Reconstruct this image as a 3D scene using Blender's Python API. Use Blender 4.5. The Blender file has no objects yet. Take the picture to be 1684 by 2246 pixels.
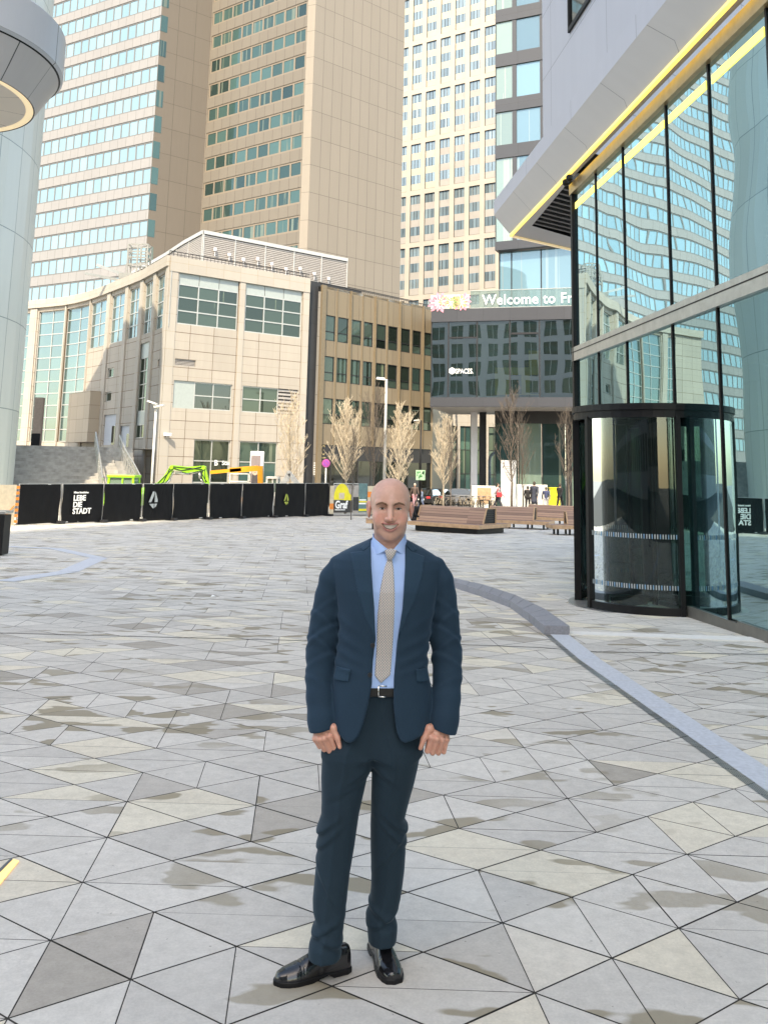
import bpy, bmesh, math, random
import numpy as np
from mathutils import Vector, Matrix, noise as mnoise
R = math.radians
random.seed(7)
rng = np.random.default_rng(7)
SC = bpy.context.scene
COL = SC.collection

# ------------------------------------------------------------------ camera
FPX, CXP, CYP = 1950.0, 842.0, 721.4          # focal length and principal point in photo pixels
PW, PH = 1684.0, 2246.0
CAMZ, SLOPE = 1.82, 0.019                      # eye height; the plaza falls gently away from the camera
_u = np.array([(1100 - CXP) / FPX, (-11500 - CYP) / FPX, 1.0]); _u /= np.linalg.norm(_u)
_f = np.array([0, 0, 1.0]) - _u * _u[2]; _f /= np.linalg.norm(_f)
_r = np.cross(_f, _u)
if _r[0] < 0: _r = -_r
cam_d = bpy.data.cameras.new("camera"); cam = bpy.data.objects.new("camera", cam_d); COL.objects.link(cam)
SC.camera = cam
def _c2w(v): return Vector((float(np.dot(v, _r)), float(np.dot(v, _f)), float(np.dot(v, _u))))
_X, _Yd, _Z = _c2w((1, 0, 0)), _c2w((0, 1, 0)), _c2w((0, 0, 1))
cam.matrix_world = Matrix(((_X.x, -_Yd.x, -_Z.x, 0), (_X.y, -_Yd.y, -_Z.y, 0), (_X.z, -_Yd.z, -_Z.z, CAMZ), (0, 0, 0, 1)))
cam_d.sensor_fit = 'VERTICAL'; cam_d.sensor_height = 24.0
cam_d.lens = FPX / PH * 24.0
cam_d.shift_x = 0.0
cam_d.shift_y = -(PH / 2 - CYP) / PH
cam_d.clip_start = 0.05; cam_d.clip_end = 3000

# ------------------------------------------------------------------ sky, sun, exposure
SUN_EL, SUN_AZ = R(50), R(13)                  # sun behind the camera, a little to the left
sun_dir = Vector((-math.sin(SUN_AZ) * math.cos(SUN_EL), -math.cos(SUN_AZ) * math.cos(SUN_EL), math.sin(SUN_EL)))
w = bpy.data.worlds.new("World"); SC.world = w; w.use_nodes = True
nt = w.node_tree
sky = nt.nodes.new('ShaderNodeTexSky'); sky.sky_type = 'NISHITA'; sky.sun_disc = False
sky.sun_elevation = SUN_EL; sky.sun_rotation = math.atan2(sun_dir.x, sun_dir.y)
sky.air_density = 1.0; sky.dust_density = 1.2; sky.ozone_density = 1.0
nt.links.new(sky.outputs[0], nt.nodes['Background'].inputs[0])
nt.nodes['Background'].inputs[1].default_value = 0.15
sl = bpy.data.lights.new("sun", 'SUN'); sl.energy = 2.0; sl.angle = R(0.5); sl.color = (1.0, 0.97, 0.92)
so = bpy.data.objects.new("sun", sl); COL.objects.link(so)
so.rotation_euler = (-sun_dir).to_track_quat('-Z', 'Y').to_euler(); so.location = (-40, -90, 90)
vs = SC.view_settings
SC.display_settings.display_device = 'sRGB'
vs.view_transform = 'Standard'; vs.look = 'None'; vs.gamma = 1.0; vs.use_curve_mapping = False
vs.exposure = 1.94
try:
    vs.use_white_balance = True; vs.white_balance_temperature = 8200; vs.white_balance_tint = 8
except Exception: pass
SC.cycles.max_bounces = 8; SC.cycles.transparent_max_bounces = 12
SC.cycles.use_denoising = True
SC.cycles.sample_clamp_indirect = 6.0

# ------------------------------------------------------------------ photo measurements -> places in the world
def ray(px, py):
    d = np.array([(px - CXP) / FPX, (py - CYP) / FPX, 1.0])
    return np.array([d @ _r, d @ _f, d @ _u])
def at_y(px, py, Y):
    d = ray(px, py); t = Y / d[1]; return np.array([d[0] * t, Y, CAMZ + d[2] * t])
def at_z(px, py, Z):
    d = ray(px, py); t = (Z - CAMZ) / d[2]; return np.array([d[0] * t, d[1] * t, Z])
FLAT_Y = 57.0
def gz(y): return -SLOPE * min(y, FLAT_Y)
def ground(px, py):
    d = ray(px, py)
    t = (0 - CAMZ) / (d[2] + SLOPE * d[1])
    if d[1] * t > FLAT_Y: t = (gz(99) - CAMZ) / d[2]
    return np.array([d[0] * t, d[1] * t, CAMZ + d[2] * t])
def on_plane(px, py, p0, n):
    d = ray(px, py); o = np.array([0, 0, CAMZ]); t = (np.array(p0) - o) @ np.array(n) / (d @ np.array(n)); return o + d * t
GZF = gz(99)

# ------------------------------------------------------------------ object helpers
def tag(o, label=None, cat=None, group=None, kind=None):
    if label: o['label'] = label
    if cat: o['category'] = cat
    if group: o['group'] = group
    if kind: o['kind'] = kind
    return o
def empty(name, loc, label=None, cat=None, group=None, rz=0.0):
    o = bpy.data.objects.new(name, None); COL.objects.link(o); o.location = loc; o.rotation_euler = (0, 0, rz)
    o.empty_display_size = 0.2
    return tag(o, label, cat, group)
def copy_tree(o, parent=None):
    c = o.copy(); COL.objects.link(c); c.parent = parent
    for ch in list(o.children): copy_tree(ch, c)
    return c
class MB:
    """collects faces in world (or thing) coordinates and links them as one mesh object"""
    def __init__(s): s.v = []; s.f = []; s.m = []; s.uv = []; s.attr = []
    def face(s, pts, mi=0, uv=None, a=0.0):
        i = len(s.v); s.v += [tuple(map(float, p)) for p in pts]; s.f.append(tuple(range(i, i + len(pts)))); s.m.append(mi)
        s.uv.append(uv or [(0, 0)] * len(pts)); s.attr.append(a)
    def mesh(s, verts, faces, mi=0, a=0.0):
        i = len(s.v); s.v += [tuple(map(float, p)) for p in verts]
        for f in faces:
            s.f.append(tuple(i + k for k in f)); s.m.append(mi); s.uv.append([(0, 0)] * len(f)); s.attr.append(a)
    def hexa(s, b, t, mi=0, a=0.0):
        """b, t: 4 bottom and 4 top points"""
        v = list(b) + list(t)
        s.mesh(v, [(3, 2, 1, 0), (4, 5, 6, 7), (0, 1, 5, 4), (1, 2, 6, 5), (2, 3, 7, 6), (3, 0, 4, 7)], mi, a)
    def box(s, c, d, mi=0, rz=0.0, a=0.0):
        x, y, z = d[0] / 2, d[1] / 2, d[2] / 2; cs, sn = math.cos(rz), math.sin(rz)
        P = lambda px, py, pz: (c[0] + px * cs - py * sn, c[1] + px * sn + py * cs, c[2] + pz)
        s.hexa([P(-x, -y, -z), P(x, -y, -z), P(x, y, -z), P(-x, y, -z)], [P(-x, -y, z), P(x, -y, z), P(x, y, z), P(-x, y, z)], mi, a)
    def bar(s, p, q, wd, ht=None, mi=0, up=(0, 0, 1), a=0.0):
        p, q = Vector(p), Vector(q); d = (q - p)
        if d.length < 1e-6: return
        d.normalize(); upv = Vector(up)
        if abs(d.dot(upv)) > .98: upv = Vector((0, 1, 0))
        sx = d.cross(upv).normalized() * wd / 2; sz = sx.cross(d).normalized() * (ht or wd) / 2
        s.hexa([p - sx - sz, p + sx - sz, p + sx + sz, p - sx + sz], [q - sx - sz, q + sx - sz, q + sx + sz, q - sx + sz], mi, a)
    def tube(s, pts, rads, n=10, mi=0, cap=True, a=0.0):
        pts = [Vector(p) for p in pts]
        if not hasattr(rads, '__len__'): rads = [rads] * len(pts)
        rings = []; prev = None
        for i, p in enumerate(pts):
            d = (pts[min(i + 1, len(pts) - 1)] - pts[max(i - 1, 0)]).normalized()
            if prev is None:
                ref = Vector((1, 0, 0)) if abs(d.x) < .8 else Vector((0, 1, 0))
                e1 = d.cross(ref).normalized()
            else:
                e1 = (prev - d * prev.dot(d)).normalized()
            prev = e1; e2 = d.cross(e1)
            rings.append([p + (e1 * math.cos(2 * math.pi * k / n) + e2 * math.sin(2 * math.pi * k / n)) * rads[i] for k in range(n)])
        v = [q for r_ in rings for q in r_]; f = []
        for i in range(len(pts) - 1):
            for k in range(n):
                f.append((i * n + k, i * n + (k + 1) % n, (i + 1) * n + (k + 1) % n, (i + 1) * n + k))
        if cap: f.append(tuple(range(n - 1, -1, -1))); f.append(tuple((len(pts) - 1) * n + k for k in range(n)))
        s.mesh(v, f, mi, a)
    def prism(s, poly, z0, z1, mi=0, a=0.0):
        n = len(poly)
        v = [(p[0], p[1], z0) for p in poly] + [(p[0], p[1], z1) for p in poly]
        s.mesh(v, [tuple(range(n - 1, -1, -1)), tuple(range(n, 2 * n))] + [(k, (k + 1) % n, n + (k + 1) % n, n + k) for k in range(n)], mi, a)
    def build(s, name, mats, parent=None, smooth=False, loc=None, weld=False, bevel=0):
        me = bpy.data.meshes.new(name)
        if loc is not None:
            me.from_pydata([(a - loc[0], b - loc[1], c - loc[2]) for a, b, c in s.v], [], s.f)
        else: me.from_pydata(s.v, [], s.f)
        if not isinstance(mats, (list, tuple)): mats = [mats]
        for m in mats: me.materials.append(m)
        me.polygons.foreach_set('material_index', s.m)
        uvl = me.uv_layers.new(name='UVMap'); flat = [c for q in s.uv for p in q for c in p]
        uvl.data.foreach_set('uv', flat)
        at = me.attributes.new('var', 'FLOAT', 'FACE'); at.data.foreach_set('value', s.attr)
        if weld:
            bm = bmesh.new(); bm.from_mesh(me); bmesh.ops.remove_doubles(bm, verts=bm.verts, dist=1e-4)
            bmesh.ops.recalc_face_normals(bm, faces=bm.faces); bm.to_mesh(me); bm.free()
        if smooth: me.polygons.foreach_set('use_smooth', [True] * len(me.polygons))
        me.update()
        o = bpy.data.objects.new(name, me); COL.objects.link(o)
        if parent is not None:
            o.parent = parent
            if loc is None and parent.type == 'EMPTY' and not s.__dict__.get('local'):
                o.location = -Vector(parent.location)      # faces were given in world coordinates
                if parent.rotation_euler.z: raise ValueError('rotated parent needs local=True')
            elif loc is None and parent.parent is not None and not s.__dict__.get('local'):
                pass
        elif loc is not None: o.location = loc
        if bevel:
            md = o.modifiers.new('bevel', 'BEVEL'); md.width = bevel; md.segments = 2; md.limit_method = 'ANGLE'
        return o
def LMB():
    m = MB(); m.local = True; return m

# ------------------------------------------------------------------ materials
def nodes(name):
    m = bpy.data.materials.new(name); m.use_nodes = True
    n = m.node_tree; b = n.nodes['Principled BSDF']
    return m, n, b
def N(n, t, **kw):
    q = n.nodes.new(t)
    for k, v in kw.items(): setattr(q, k, v)
    return q
def math_(n, op, a, b=None, c=None):
    q = N(n, 'ShaderNodeMath', operation=op)
    for i, v in enumerate((a, b, c)):
        if v is None: continue
        if isinstance(v, (int, float)): q.inputs[i].default_value = v
        else: n.links.new(v, q.inputs[i])
    return q.outputs[0]
def mixc(n, fac, a, b, mode='MIX'):
    q = N(n, 'ShaderNodeMix', data_type='RGBA', blend_type=mode)
    for i, v in ((0, fac), (6, a), (7, b)):
        if isinstance(v, (int, float)): q.inputs[i].default_value = v
        elif isinstance(v, tuple): q.inputs[i].default_value = (*v[:3], 1)
        else: n.links.new(v, q.inputs[i])
    return q.outputs[2]
def ramp(n, src, stops):
    q = N(n, 'ShaderNodeValToRGB'); cr = q.color_ramp
    while len(cr.elements) < len(stops): cr.elements.new(0.5)
    for e, (p, c) in zip(cr.elements, stops): e.position = p; e.color = (*c, 1) if len(c) == 3 else c
    n.links.new(src, q.inputs[0]); return q.outputs[0]
def noise_(n, scale, detail=4, rough=.55, vec=None, dim='3D'):
    q = N(n, 'ShaderNodeTexNoise'); q.inputs['Scale'].default_value = scale; q.inputs['Detail'].default_value = detail
    q.inputs['Roughness'].default_value = rough
    if vec is None:
        g = N(n, 'ShaderNodeNewGeometry'); vec = g.outputs['Position']
    n.links.new(vec, q.inputs['Vector']); return q.outputs['Fac']
def bump(n, b, h, strength=.3, dist=.01):
    q = N(n, 'ShaderNodeBump'); q.inputs['Strength'].default_value = strength; q.inputs['Distance'].default_value = dist
    n.links.new(h, q.inputs['Height']); n.links.new(q.outputs[0], b.inputs['Normal'])
def plain(name, col, rough=.6, metal=0.0, var=.12, scale=6.0, spec=.5, bmp=0.0, emit=None, es=1.0):
    m, n, b = nodes(name)
    f = noise_(n, scale, 5)
    lo = tuple(c * (1 - var) for c in col); hi = tuple(min(1, c * (1 + var)) for c in col)
    n.links.new(ramp(n, f, [(.3, lo), (.7, hi)]), b.inputs['Base Color'])
    b.inputs['Roughness'].default_value = rough; b.inputs['Metallic'].default_value = metal
    b.inputs['Specular IOR Level'].default_value = spec
    if bmp: bump(n, b, noise_(n, scale * 6, 4), bmp, .004)
    if emit: b.inputs['Emission Color'].default_value = (*emit, 1); b.inputs['Emission Strength'].default_value = es
    return m
def panels(name, col, pw, ph, joint=.02, jcol=None, rough=.55, var=.06, du=0.0, dv=0.0, metal=0.0, stag=False, hline=None, spec=.4, streak=.06):
    """cladding of pw x ph panels, uv in metres; dark open joints, each panel a slightly different tone"""
    m, n, b = nodes(name)
    uv = N(n, 'ShaderNodeUVMap'); sx = N(n, 'ShaderNodeSeparateXYZ'); n.links.new(uv.outputs[0], sx.inputs[0])
    u = math_(n, 'ADD', sx.outputs[0], du + 1000 * pw); v = math_(n, 'ADD', sx.outputs[1], dv + 1000 * ph)
    fu = math_(n, 'MODULO', u, pw); fv = math_(n, 'MODULO', v, ph)
    iu = math_(n, 'FLOOR', math_(n, 'DIVIDE', u, pw)); iv = math_(n, 'FLOOR', math_(n, 'DIVIDE', v, ph))
    ju = math_(n, 'LESS_THAN', math_(n, 'ABSOLUTE', math_(n, 'SUBTRACT', fu, pw / 2)), pw / 2 - joint / 2)
    jv = math_(n, 'LESS_THAN', math_(n, 'ABSOLUTE', math_(n, 'SUBTRACT', fv, ph / 2)), ph / 2 - joint / 2)
    ok = math_(n, 'MULTIPLY', ju, jv)
    if hline:      # thin secondary joints
        fv2 = math_(n, 'MODULO', v, hline); j2 = math_(n, 'GREATER_THAN', fv2, joint * .6)
        ok = math_(n, 'MULTIPLY', ok, math_(n, 'ADD', math_(n, 'MULTIPLY', j2, .35), .65))
    cx = N(n, 'ShaderNodeCombineXYZ'); n.links.new(iu, cx.inputs[0]); n.links.new(iv, cx.inputs[1])
    wn = N(n, 'ShaderNodeTexWhiteNoise', noise_dimensions='2D'); n.links.new(cx.outputs[0], wn.inputs['Vector'])
    tone = math_(n, 'ADD', math_(n, 'MULTIPLY', wn.outputs['Value'], 2 * var), 1 - var)
    mp = N(n, 'ShaderNodeMapping'); mp.inputs['Scale'].default_value = (2.5, .25, 1); n.links.new(uv.outputs[0], mp.inputs[0])
    st = noise_(n, 1.0, 5, .6, mp.outputs[0])
    tone = math_(n, 'MULTIPLY', tone, math_(n, 'ADD', math_(n, 'MULTIPLY', st, 2 * streak), 1 - streak))
    hs = N(n, 'ShaderNodeHueSaturation'); hs.inputs['Color'].default_value = (*col, 1); n.links.new(tone, hs.inputs['Value'])
    jc = jcol or tuple(c * .35 for c in col)
    n.links.new(mixc(n, ok, jc, hs.outputs[0]), b.inputs['Base Color'])
    b.inputs['Roughness'].default_value = rough; b.inputs['Metallic'].default_value = metal
    b.inputs['Specular IOR Level'].default_value = spec
    bump(n, b, ok, .5, .01)
    return m
def glass_win(name, tint, refl=.35, rough=.02, wave=.0, vary=.35, curtain=(.5, .52, .45), curt=.0, thin=0.0, wscale=.35, gcol=(.86, .97, 1.0)):
    """window pane over a room: dark tinted body, curtains in some panes, mirror reflection on top"""
    m, n, b = nodes(name)
    at = N(n, 'ShaderNodeAttribute', attribute_name='var')
    uv = N(n, 'ShaderNodeUVMap')
    wn = N(n, 'ShaderNodeTexWhiteNoise', noise_dimensions='1D'); n.links.new(at.outputs['Fac'], wn.inputs['W'])
    dark = mixc(n, wn.outputs['Value'], tuple(c * (1 - vary) for c in tint), tuple(c * (1 + vary) for c in tint))
    colr = dark
    if curt > 0:
        mp = N(n, 'ShaderNodeMapping'); mp.inputs['Scale'].default_value = (1.6, .02, 1); n.links.new(uv.outputs[0], mp.inputs[0])
        va = N(n, 'ShaderNodeVectorMath', operation='ADD'); n.links.new(mp.outputs[0], va.inputs[0])
        cc = N(n, 'ShaderNodeCombineXYZ'); n.links.new(math_(n, 'MULTIPLY', at.outputs['Fac'], 13.7), cc.inputs[0]); n.links.new(cc.outputs[0], va.inputs[1])
        s = noise_(n, 1.0, 2, .5, va.outputs[0])
        fold = noise_(n, 6.0, 2, .5, va.outputs[0])
        f = math_(n, 'GREATER_THAN', s, 1 - curt)
        cc2 = mixc(n, fold, tuple(c * .55 for c in curtain), curtain)
        colr = mixc(n, f, dark, cc2)
    n.links.new(colr, b.inputs['Base Color'])
    b.inputs['Roughness'].default_value = .5; b.inputs['Specular IOR Level'].default_value = 0.0
    gl = N(n, 'ShaderNodeBsdfGlossy'); gl.inputs['Roughness'].default_value = rough; gl.inputs['Color'].default_value = (*gcol, 1)
    if wave:
        g = N(n, 'ShaderNodeNewGeometry')
        h = noise_(n, wscale, .6, .4, g.outputs['Position'])
        bp = N(n, 'ShaderNodeBump'); bp.inputs['Strength'].default_value = 1.0; bp.inputs['Distance'].default_value = wave
        n.links.new(h, bp.inputs['Height']); n.links.new(bp.outputs[0], gl.inputs['Normal'])
    fr = N(n, 'ShaderNodeFresnel'); fr.inputs['IOR'].default_value = 1.5
    fac = math_(n, 'MINIMUM', math_(n, 'ADD', math_(n, 'MULTIPLY', fr.outputs[0], 1.0), refl), .95)
    mx = N(n, 'ShaderNodeMixShader'); n.links.new(fac, mx.inputs[0])
    body = b.outputs[0]
    if thin:
        tr = N(n, 'ShaderNodeBsdfTransparent'); tr.inputs['Color'].default_value = (.55, .72, .67, 1)
        m2 = N(n, 'ShaderNodeMixShader'); m2.inputs[0].default_value = thin
        n.links.new(body, m2.inputs[1]); n.links.new(tr.outputs[0], m2.inputs[2]); body = m2.outputs[0]
    n.links.new(body, mx.inputs[1]); n.links.new(gl.outputs[0], mx.inputs[2])
    n.links.new(mx.outputs[0], n.nodes['Material Output'].inputs['Surface'])
    return m

# ------------------------------------------------------------------ facades
class Facade:
    """a vertical wall over a plan polyline; u runs in metres along it"""
    def __init__(s, pts):
        s.p = [np.array(p[:2], float) for p in pts]
        s.l = [0.0]
        for a, b in zip(s.p, s.p[1:]): s.l.append(s.l[-1] + float(np.hypot(*(b - a))))
        s.L = s.l[-1]
    def seg(s, u):
        for i in range(len(s.l) - 1):
            if u <= s.l[i + 1] + 1e-9 or i == len(s.l) - 2: return i
    def nrm(s, i):
        d = s.p[i + 1] - s.p[i]; d /= np.hypot(*d); return np.array([d[1], -d[0]])     # right-hand side of travel = outside
    def P(s, u, z, d=0.0):
        i = s.seg(u); t = (u - s.l[i]) / (s.l[i + 1] - s.l[i]); q = s.p[i] + (s.p[i + 1] - s.p[i]) * t
        n = s.nrm(i)
        if d and len(s.p) > 2:       # mitred offset near the joints
            lo, hi = max(i - 1, 0), min(i + 1, len(s.p) - 2)
            a = s.nrm(lo) + n if t < 1e-6 else (s.nrm(hi) + n if t > 1 - 1e-6 else n * 2)
            n = a / 2
        return (q[0] + n[0] * d, q[1] + n[1] * d, z)
    def uz(s, px, py):
        best = None
        for i in range(len(s.p) - 1):
            n = s.nrm(i); h = on_plane(px, py, (*s.p[i], 0), (*n, 0))
            dv = s.p[i + 1] - s.p[i]; L = np.hypot(*dv); u = (h[:2] - s.p[i]) @ dv / L
            ex = max(0, -u, u - L)
            if best is None or ex < best[0]: best = (ex, s.l[i] + u, h[2])
        return best[1], best[2]
    def rect(s, p, q):
        a, b = s.uz(*p), s.uz(*q); return [min(a[0], b[0]), max(a[0], b[0]), min(a[1], b[1]), max(a[1], b[1])]
    def cuts(s, us): return sorted(set([round(u, 4) for u in us] + [round(u, 4) for u in s.l]))
    def wall(s, mb, z0, z1, holes=(), depth=.2, mi=0, u0=None, u1=None, d=0.0):
        u0 = 0 if u0 is None else u0; u1 = s.L if u1 is None else u1
        us = [u for u in s.cuts([u0, u1] + [h[0] for h in holes] + [h[1] for h in holes]) if u0 - 1e-3 <= u <= u1 + 1e-3]
        zs = sorted(set(round(z, 4) for z in [z0, z1] + [h[2] for h in holes] + [h[3] for h in holes] if z0 - 1e-3 <= z <= z1 + 1e-3))
        for a, b in zip(us, us[1:]):
            if b - a < 1e-3: continue
            for c, e in zip(zs, zs[1:]):
                um, zm = (a + b) / 2, (c + e) / 2
                if any(h[0] < um < h[1] and h[2] < zm < h[3] for h in holes): continue
                mb.face([s.P(a, c, d), s.P(b, c, d), s.P(b, e, d), s.P(a, e, d)], mi, [(a, c), (b, c), (b, e), (a, e)])
        if depth:
            for h in holes:
                a, b, c, e = max(h[0], u0), min(h[1], u1), max(h[2], z0), min(h[3], z1)
                for q in ([(a, c), (a, e)], [(b, e), (b, c)], [(a, e), (b, e)], [(b, c), (a, c)]):
                    (ua, za), (ub, zb) = q
                    mb.face([s.P(ua, za, d), s.P(ub, zb, d), s.P(ub, zb, d - depth), s.P(ua, za, d - depth)], mi, [(ua, za), (ub, zb), (ub, zb + .2), (ua, za + .2)])
    def pane(s, mb, u0, u1, z0, z1, d, mi, a=0.0):
        us = [u0] + [l for l in s.l if u0 + 1e-3 < l < u1 - 1e-3] + [u1]
        for p, q in zip(us, us[1:]):
            mb.face([s.P(p, z0, d), s.P(q, z0, d), s.P(q, z1, d), s.P(p, z1, d)], mi, [(p, z0), (q, z0), (q, z1), (p, z1)], a)
    def block(s, mb, u0, u1, z0, z1, d0, d1, mi=0, a=0.0):
        us = [u0] + [l for l in s.l if u0 + 1e-3 < l < u1 - 1e-3] + [u1]
        for p, q in zip(us, us[1:]):
            b = [s.P(p, z0, d1), s.P(q, z0, d1), s.P(q, z0, d0), s.P(p, z0, d0)]; t = [(x, y, z1) for x, y, _ in b]
            i0 = len(mb.f); mb.hexa(b, t, mi, a)
            # uv so that panel joints run across blocks as well
            uvs = [[(p, z0)] * 4, [(p, z1)] * 4, [(p, z0), (q, z0), (q, z1), (p, z1)], [(q, z0), (q, z0), (q, z1), (q, z1)], [(q, z0), (p, z0), (p, z1), (q, z1)], [(p, z0), (p, z0), (p, z1), (p, z1)]]
            for k in range(6): mb.uv[i0 + k] = uvs[k]
    def window(s, parent, u0, u1, z0, z1, nu, nz, glass, frame, d=-.14, fw=.06, name='window', zsplit=None, usplit=None, label=None):
        mb = MB()
        U = usplit or [u0 + (u1 - u0) * k / nu for k in range(nu + 1)]; Zs = zsplit or [z0 + (z1 - z0) * k / nz for k in range(nz + 1)]
        for i in range(len(U) - 1):
            for k in range(len(Zs) - 1): s.pane(mb, U[i], U[i + 1], Zs[k], Zs[k + 1], d, 0, random.random() * 10)
        for i, u in enumerate(U):
            a, b = (u, u + fw) if i == 0 else ((u - fw, u) if i == len(U) - 1 else (u - fw / 2, u + fw / 2))
            s.block(mb, a, b, z0, z1, d + .003, d + .05, 1)
        for k, z in enumerate(Zs):
            a, b = (z, z + fw) if k == 0 else ((z - fw, z) if k == len(Zs) - 1 else (z - fw / 2, z + fw / 2))
            s.block(mb, u0 + fw, u1 - fw, a, b, d + .005, d + .046, 1)
        o = mb.build(name, [glass, frame], parent)
        if label: o['label'] = label
        return o
def text_mesh(s, size, bold=0.0, align='LEFT', spacing=1.0):
    cu = bpy.data.curves.new('lettering', 'FONT'); cu.body = s; cu.size = size; cu.offset = bold; cu.align_x = align; cu.extrude = .004
    cu.space_character = spacing; cu.resolution_u = 3
    o = bpy.data.objects.new('lettering', cu); COL.objects.link(o)
    dg = bpy.context.evaluated_depsgraph_get(); me = bpy.data.meshes.new_from_object(o.evaluated_get(dg))
    V = [tuple(v.co) for v in me.vertices]; Fc = [tuple(p.vertices) for p in me.polygons]
    bpy.data.objects.remove(o); bpy.data.curves.remove(cu); bpy.data.meshes.remove(me)
    return V, Fc
def put_text(mb, s, size, origin, ux, uz=(0, 0, 1), mi=0, bold=0.0, align='LEFT', sx=1.0, spacing=1.0):
    """letters in the plane through origin spanned by ux (reading direction) and uz"""
    V, Fc = text_mesh(s, size, bold, align, spacing); ux, uz = Vector(ux).normalized(), Vector(uz).normalized(); nn = ux.cross(uz); o = Vector(origin)
    mb.mesh([o + ux * x * sx + uz * y + nn * z for x, y, z in V], Fc, mi)
# ================================================================== materials of the setting
M = {}
def paving_mat():
    m, n, b = nodes('concrete_slabs')
    g = N(n, 'ShaderNodeNewGeometry'); pos = g.outputs['Position']
    at = N(n, 'ShaderNodeAttribute', attribute_name='var')
    tone = ramp(n, at.outputs['Fac'], [(0.0, (.36, .328, .28)), (.045, (.42, .385, .34)), (.07, (.51, .482, .44)), (.45, (.56, .53, .482)), (.86, (.60, .568, .517)), (.885, (.64, .582, .475)), (1.0, (.66, .61, .50))])
    tone.node.color_ramp.interpolation = 'LINEAR'
    cl = noise_(n, 1.3, 6, .6, pos); fine = noise_(n, 90, 3, .7, pos); mid = noise_(n, 14, 5, .65, pos)
    k = math_(n, 'ADD', math_(n, 'ADD', math_(n, 'MULTIPLY', cl, .30), math_(n, 'MULTIPLY', fine, .36)), math_(n, 'ADD', math_(n, 'MULTIPLY', mid, .40), .47))
    hs = N(n, 'ShaderNodeHueSaturation'); n.links.new(tone, hs.inputs['Color']); n.links.new(k, hs.inputs['Value'])
    # damp olive-brown stains with soft outlines
    off = N(n, 'ShaderNodeVectorMath', operation='ADD'); n.links.new(pos, off.inputs[0])
    cmb = N(n, 'ShaderNodeCombineXYZ'); n.links.new(math_(n, 'MULTIPLY', math_(n, 'FLOOR', math_(n, 'MULTIPLY', at.outputs['Fac'], 9)), .37), cmb.inputs[0]); n.links.new(cmb.outputs[0], off.inputs[1])
    mp = N(n, 'ShaderNodeMapping'); mp.inputs['Scale'].default_value = (.75, 1.5, 1); mp.inputs['Rotation'].default_value = (0, 0, .5); n.links.new(off.outputs[0], mp.inputs[0])
    s1 = noise_(n, 1.7, 3, .5, mp.outputs[0])
    s = N(n, 'ShaderNodeMapRange'); s.inputs['From Min'].default_value = .597; s.inputs['From Max'].default_value = .618; n.links.new(s1, s.inputs[0])
    lim = noise_(n, .35, 2, .5, pos); l2 = N(n, 'ShaderNodeMapRange'); l2.inputs['From Min'].default_value = .36; l2.inputs['From Max'].default_value = .5; n.links.new(lim, l2.inputs[0])
    sf = math_(n, 'MULTIPLY', math_(n, 'MULTIPLY', s.outputs[0], l2.outputs[0]), .80)
    st = mixc(n, sf, hs.outputs[0], (.25, .21, .135))
    # faint drip marks and specks
    sp = noise_(n, 38, 2, .5, pos); spk = math_(n, 'MULTIPLY', math_(n, 'GREATER_THAN', sp, .755), .5)
    st = mixc(n, spk, st, (.16, .15, .13))
    n.links.new(st, b.inputs['Base Color'])
    n.links.new(math_(n, 'SUBTRACT', .78, math_(n, 'MULTIPLY', sf, .12)), b.inputs['Roughness'])
    b.inputs['Specular IOR Level'].default_value = .3
    bump(n, b, fine, .25, .003)
    return m
M['paving'] = paving_mat()
M['joint'] = plain('dark_joint_sand', (.05,.047,.042), .95)
M['asphalt'] = plain('asphalt', (.16, .155, .15), .9, var=.2, scale=3)
M['street'] = plain('pale_street_paving', (.27,.26,.24), .85, var=.15, scale=1.5)
M['granite'] = plain('grey_granite', (.235,.24,.27), .6, var=.16, scale=40, bmp=.1)
M['granite_light'] = plain('light_granite', (0.506, 0.529, 0.575), .6, var=.10, scale=30)
M['white_edge'] = plain('white_step_edge', (.72, .70, .66), .7, var=.06, scale=10)
M['slot'] = plain('drain_slot', (.10, .13, .15), .35, metal=.6)
M['stone'] = panels('limestone_cladding', (.415, .37, .318), 1.85, 1.25, .034, (.13, .085, .055), .8, .05, spec=.15, hline=.625, streak=.10)
M['stone_plain'] = panels('limestone_pilaster', (.43,.39,.34), 1.4, 1.25, .02, (.38, .30, .21), .8, .04, spec=.15)
M['stone_wing'] = panels('curved_limestone', (.43,.39,.34), 1.2, .8, .02, (.36, .28, .2), .8, .05, spec=.15)
M['white_panel'] = plain('pale_glass_panel', (.36,.40,.385), .3, var=.05)
M['alu'] = plain('grey_aluminium_frame', (.46, .46, .44), .35, metal=.3, var=.06)
M['dark_frame'] = plain('dark_metal_frame', (.025, .025, .028), .5, spec=.3)
M['black_metal'] = plain('black_metal', (.008, .008, .009), .45, spec=.25)
M['roof_metal'] = plain('pale_roof_metal', (.55, .53, .50), .4, metal=.4)
M['louvre'] = plain('grey_louvre', (.42, .38, .35), .5, metal=.2)
M['louvre_dark'] = plain('louvre_gap', (.07, .06, .055), .8)
M['bronze'] = panels('bronze_spandrel', (.225, .18, .125), 1.33, 20, .03, (.08, .06, .04), .5, .05, spec=.3)
M['bronze_plain'] = plain('bronze_fin', (.20,.155,.10), .45, metal=.1, var=.08)
M['dark_clad'] = panels('dark_slate_cladding', (.035, .035, .037), .9, 1.2, .012, (.015, .015, .016), .5)
M['beige_panel'] = panels('beige_metal_panel', (.245, .212, .174), 1.55, 3.62, .055, (.12, .10, .08), .55, .025, streak=.05)
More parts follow.
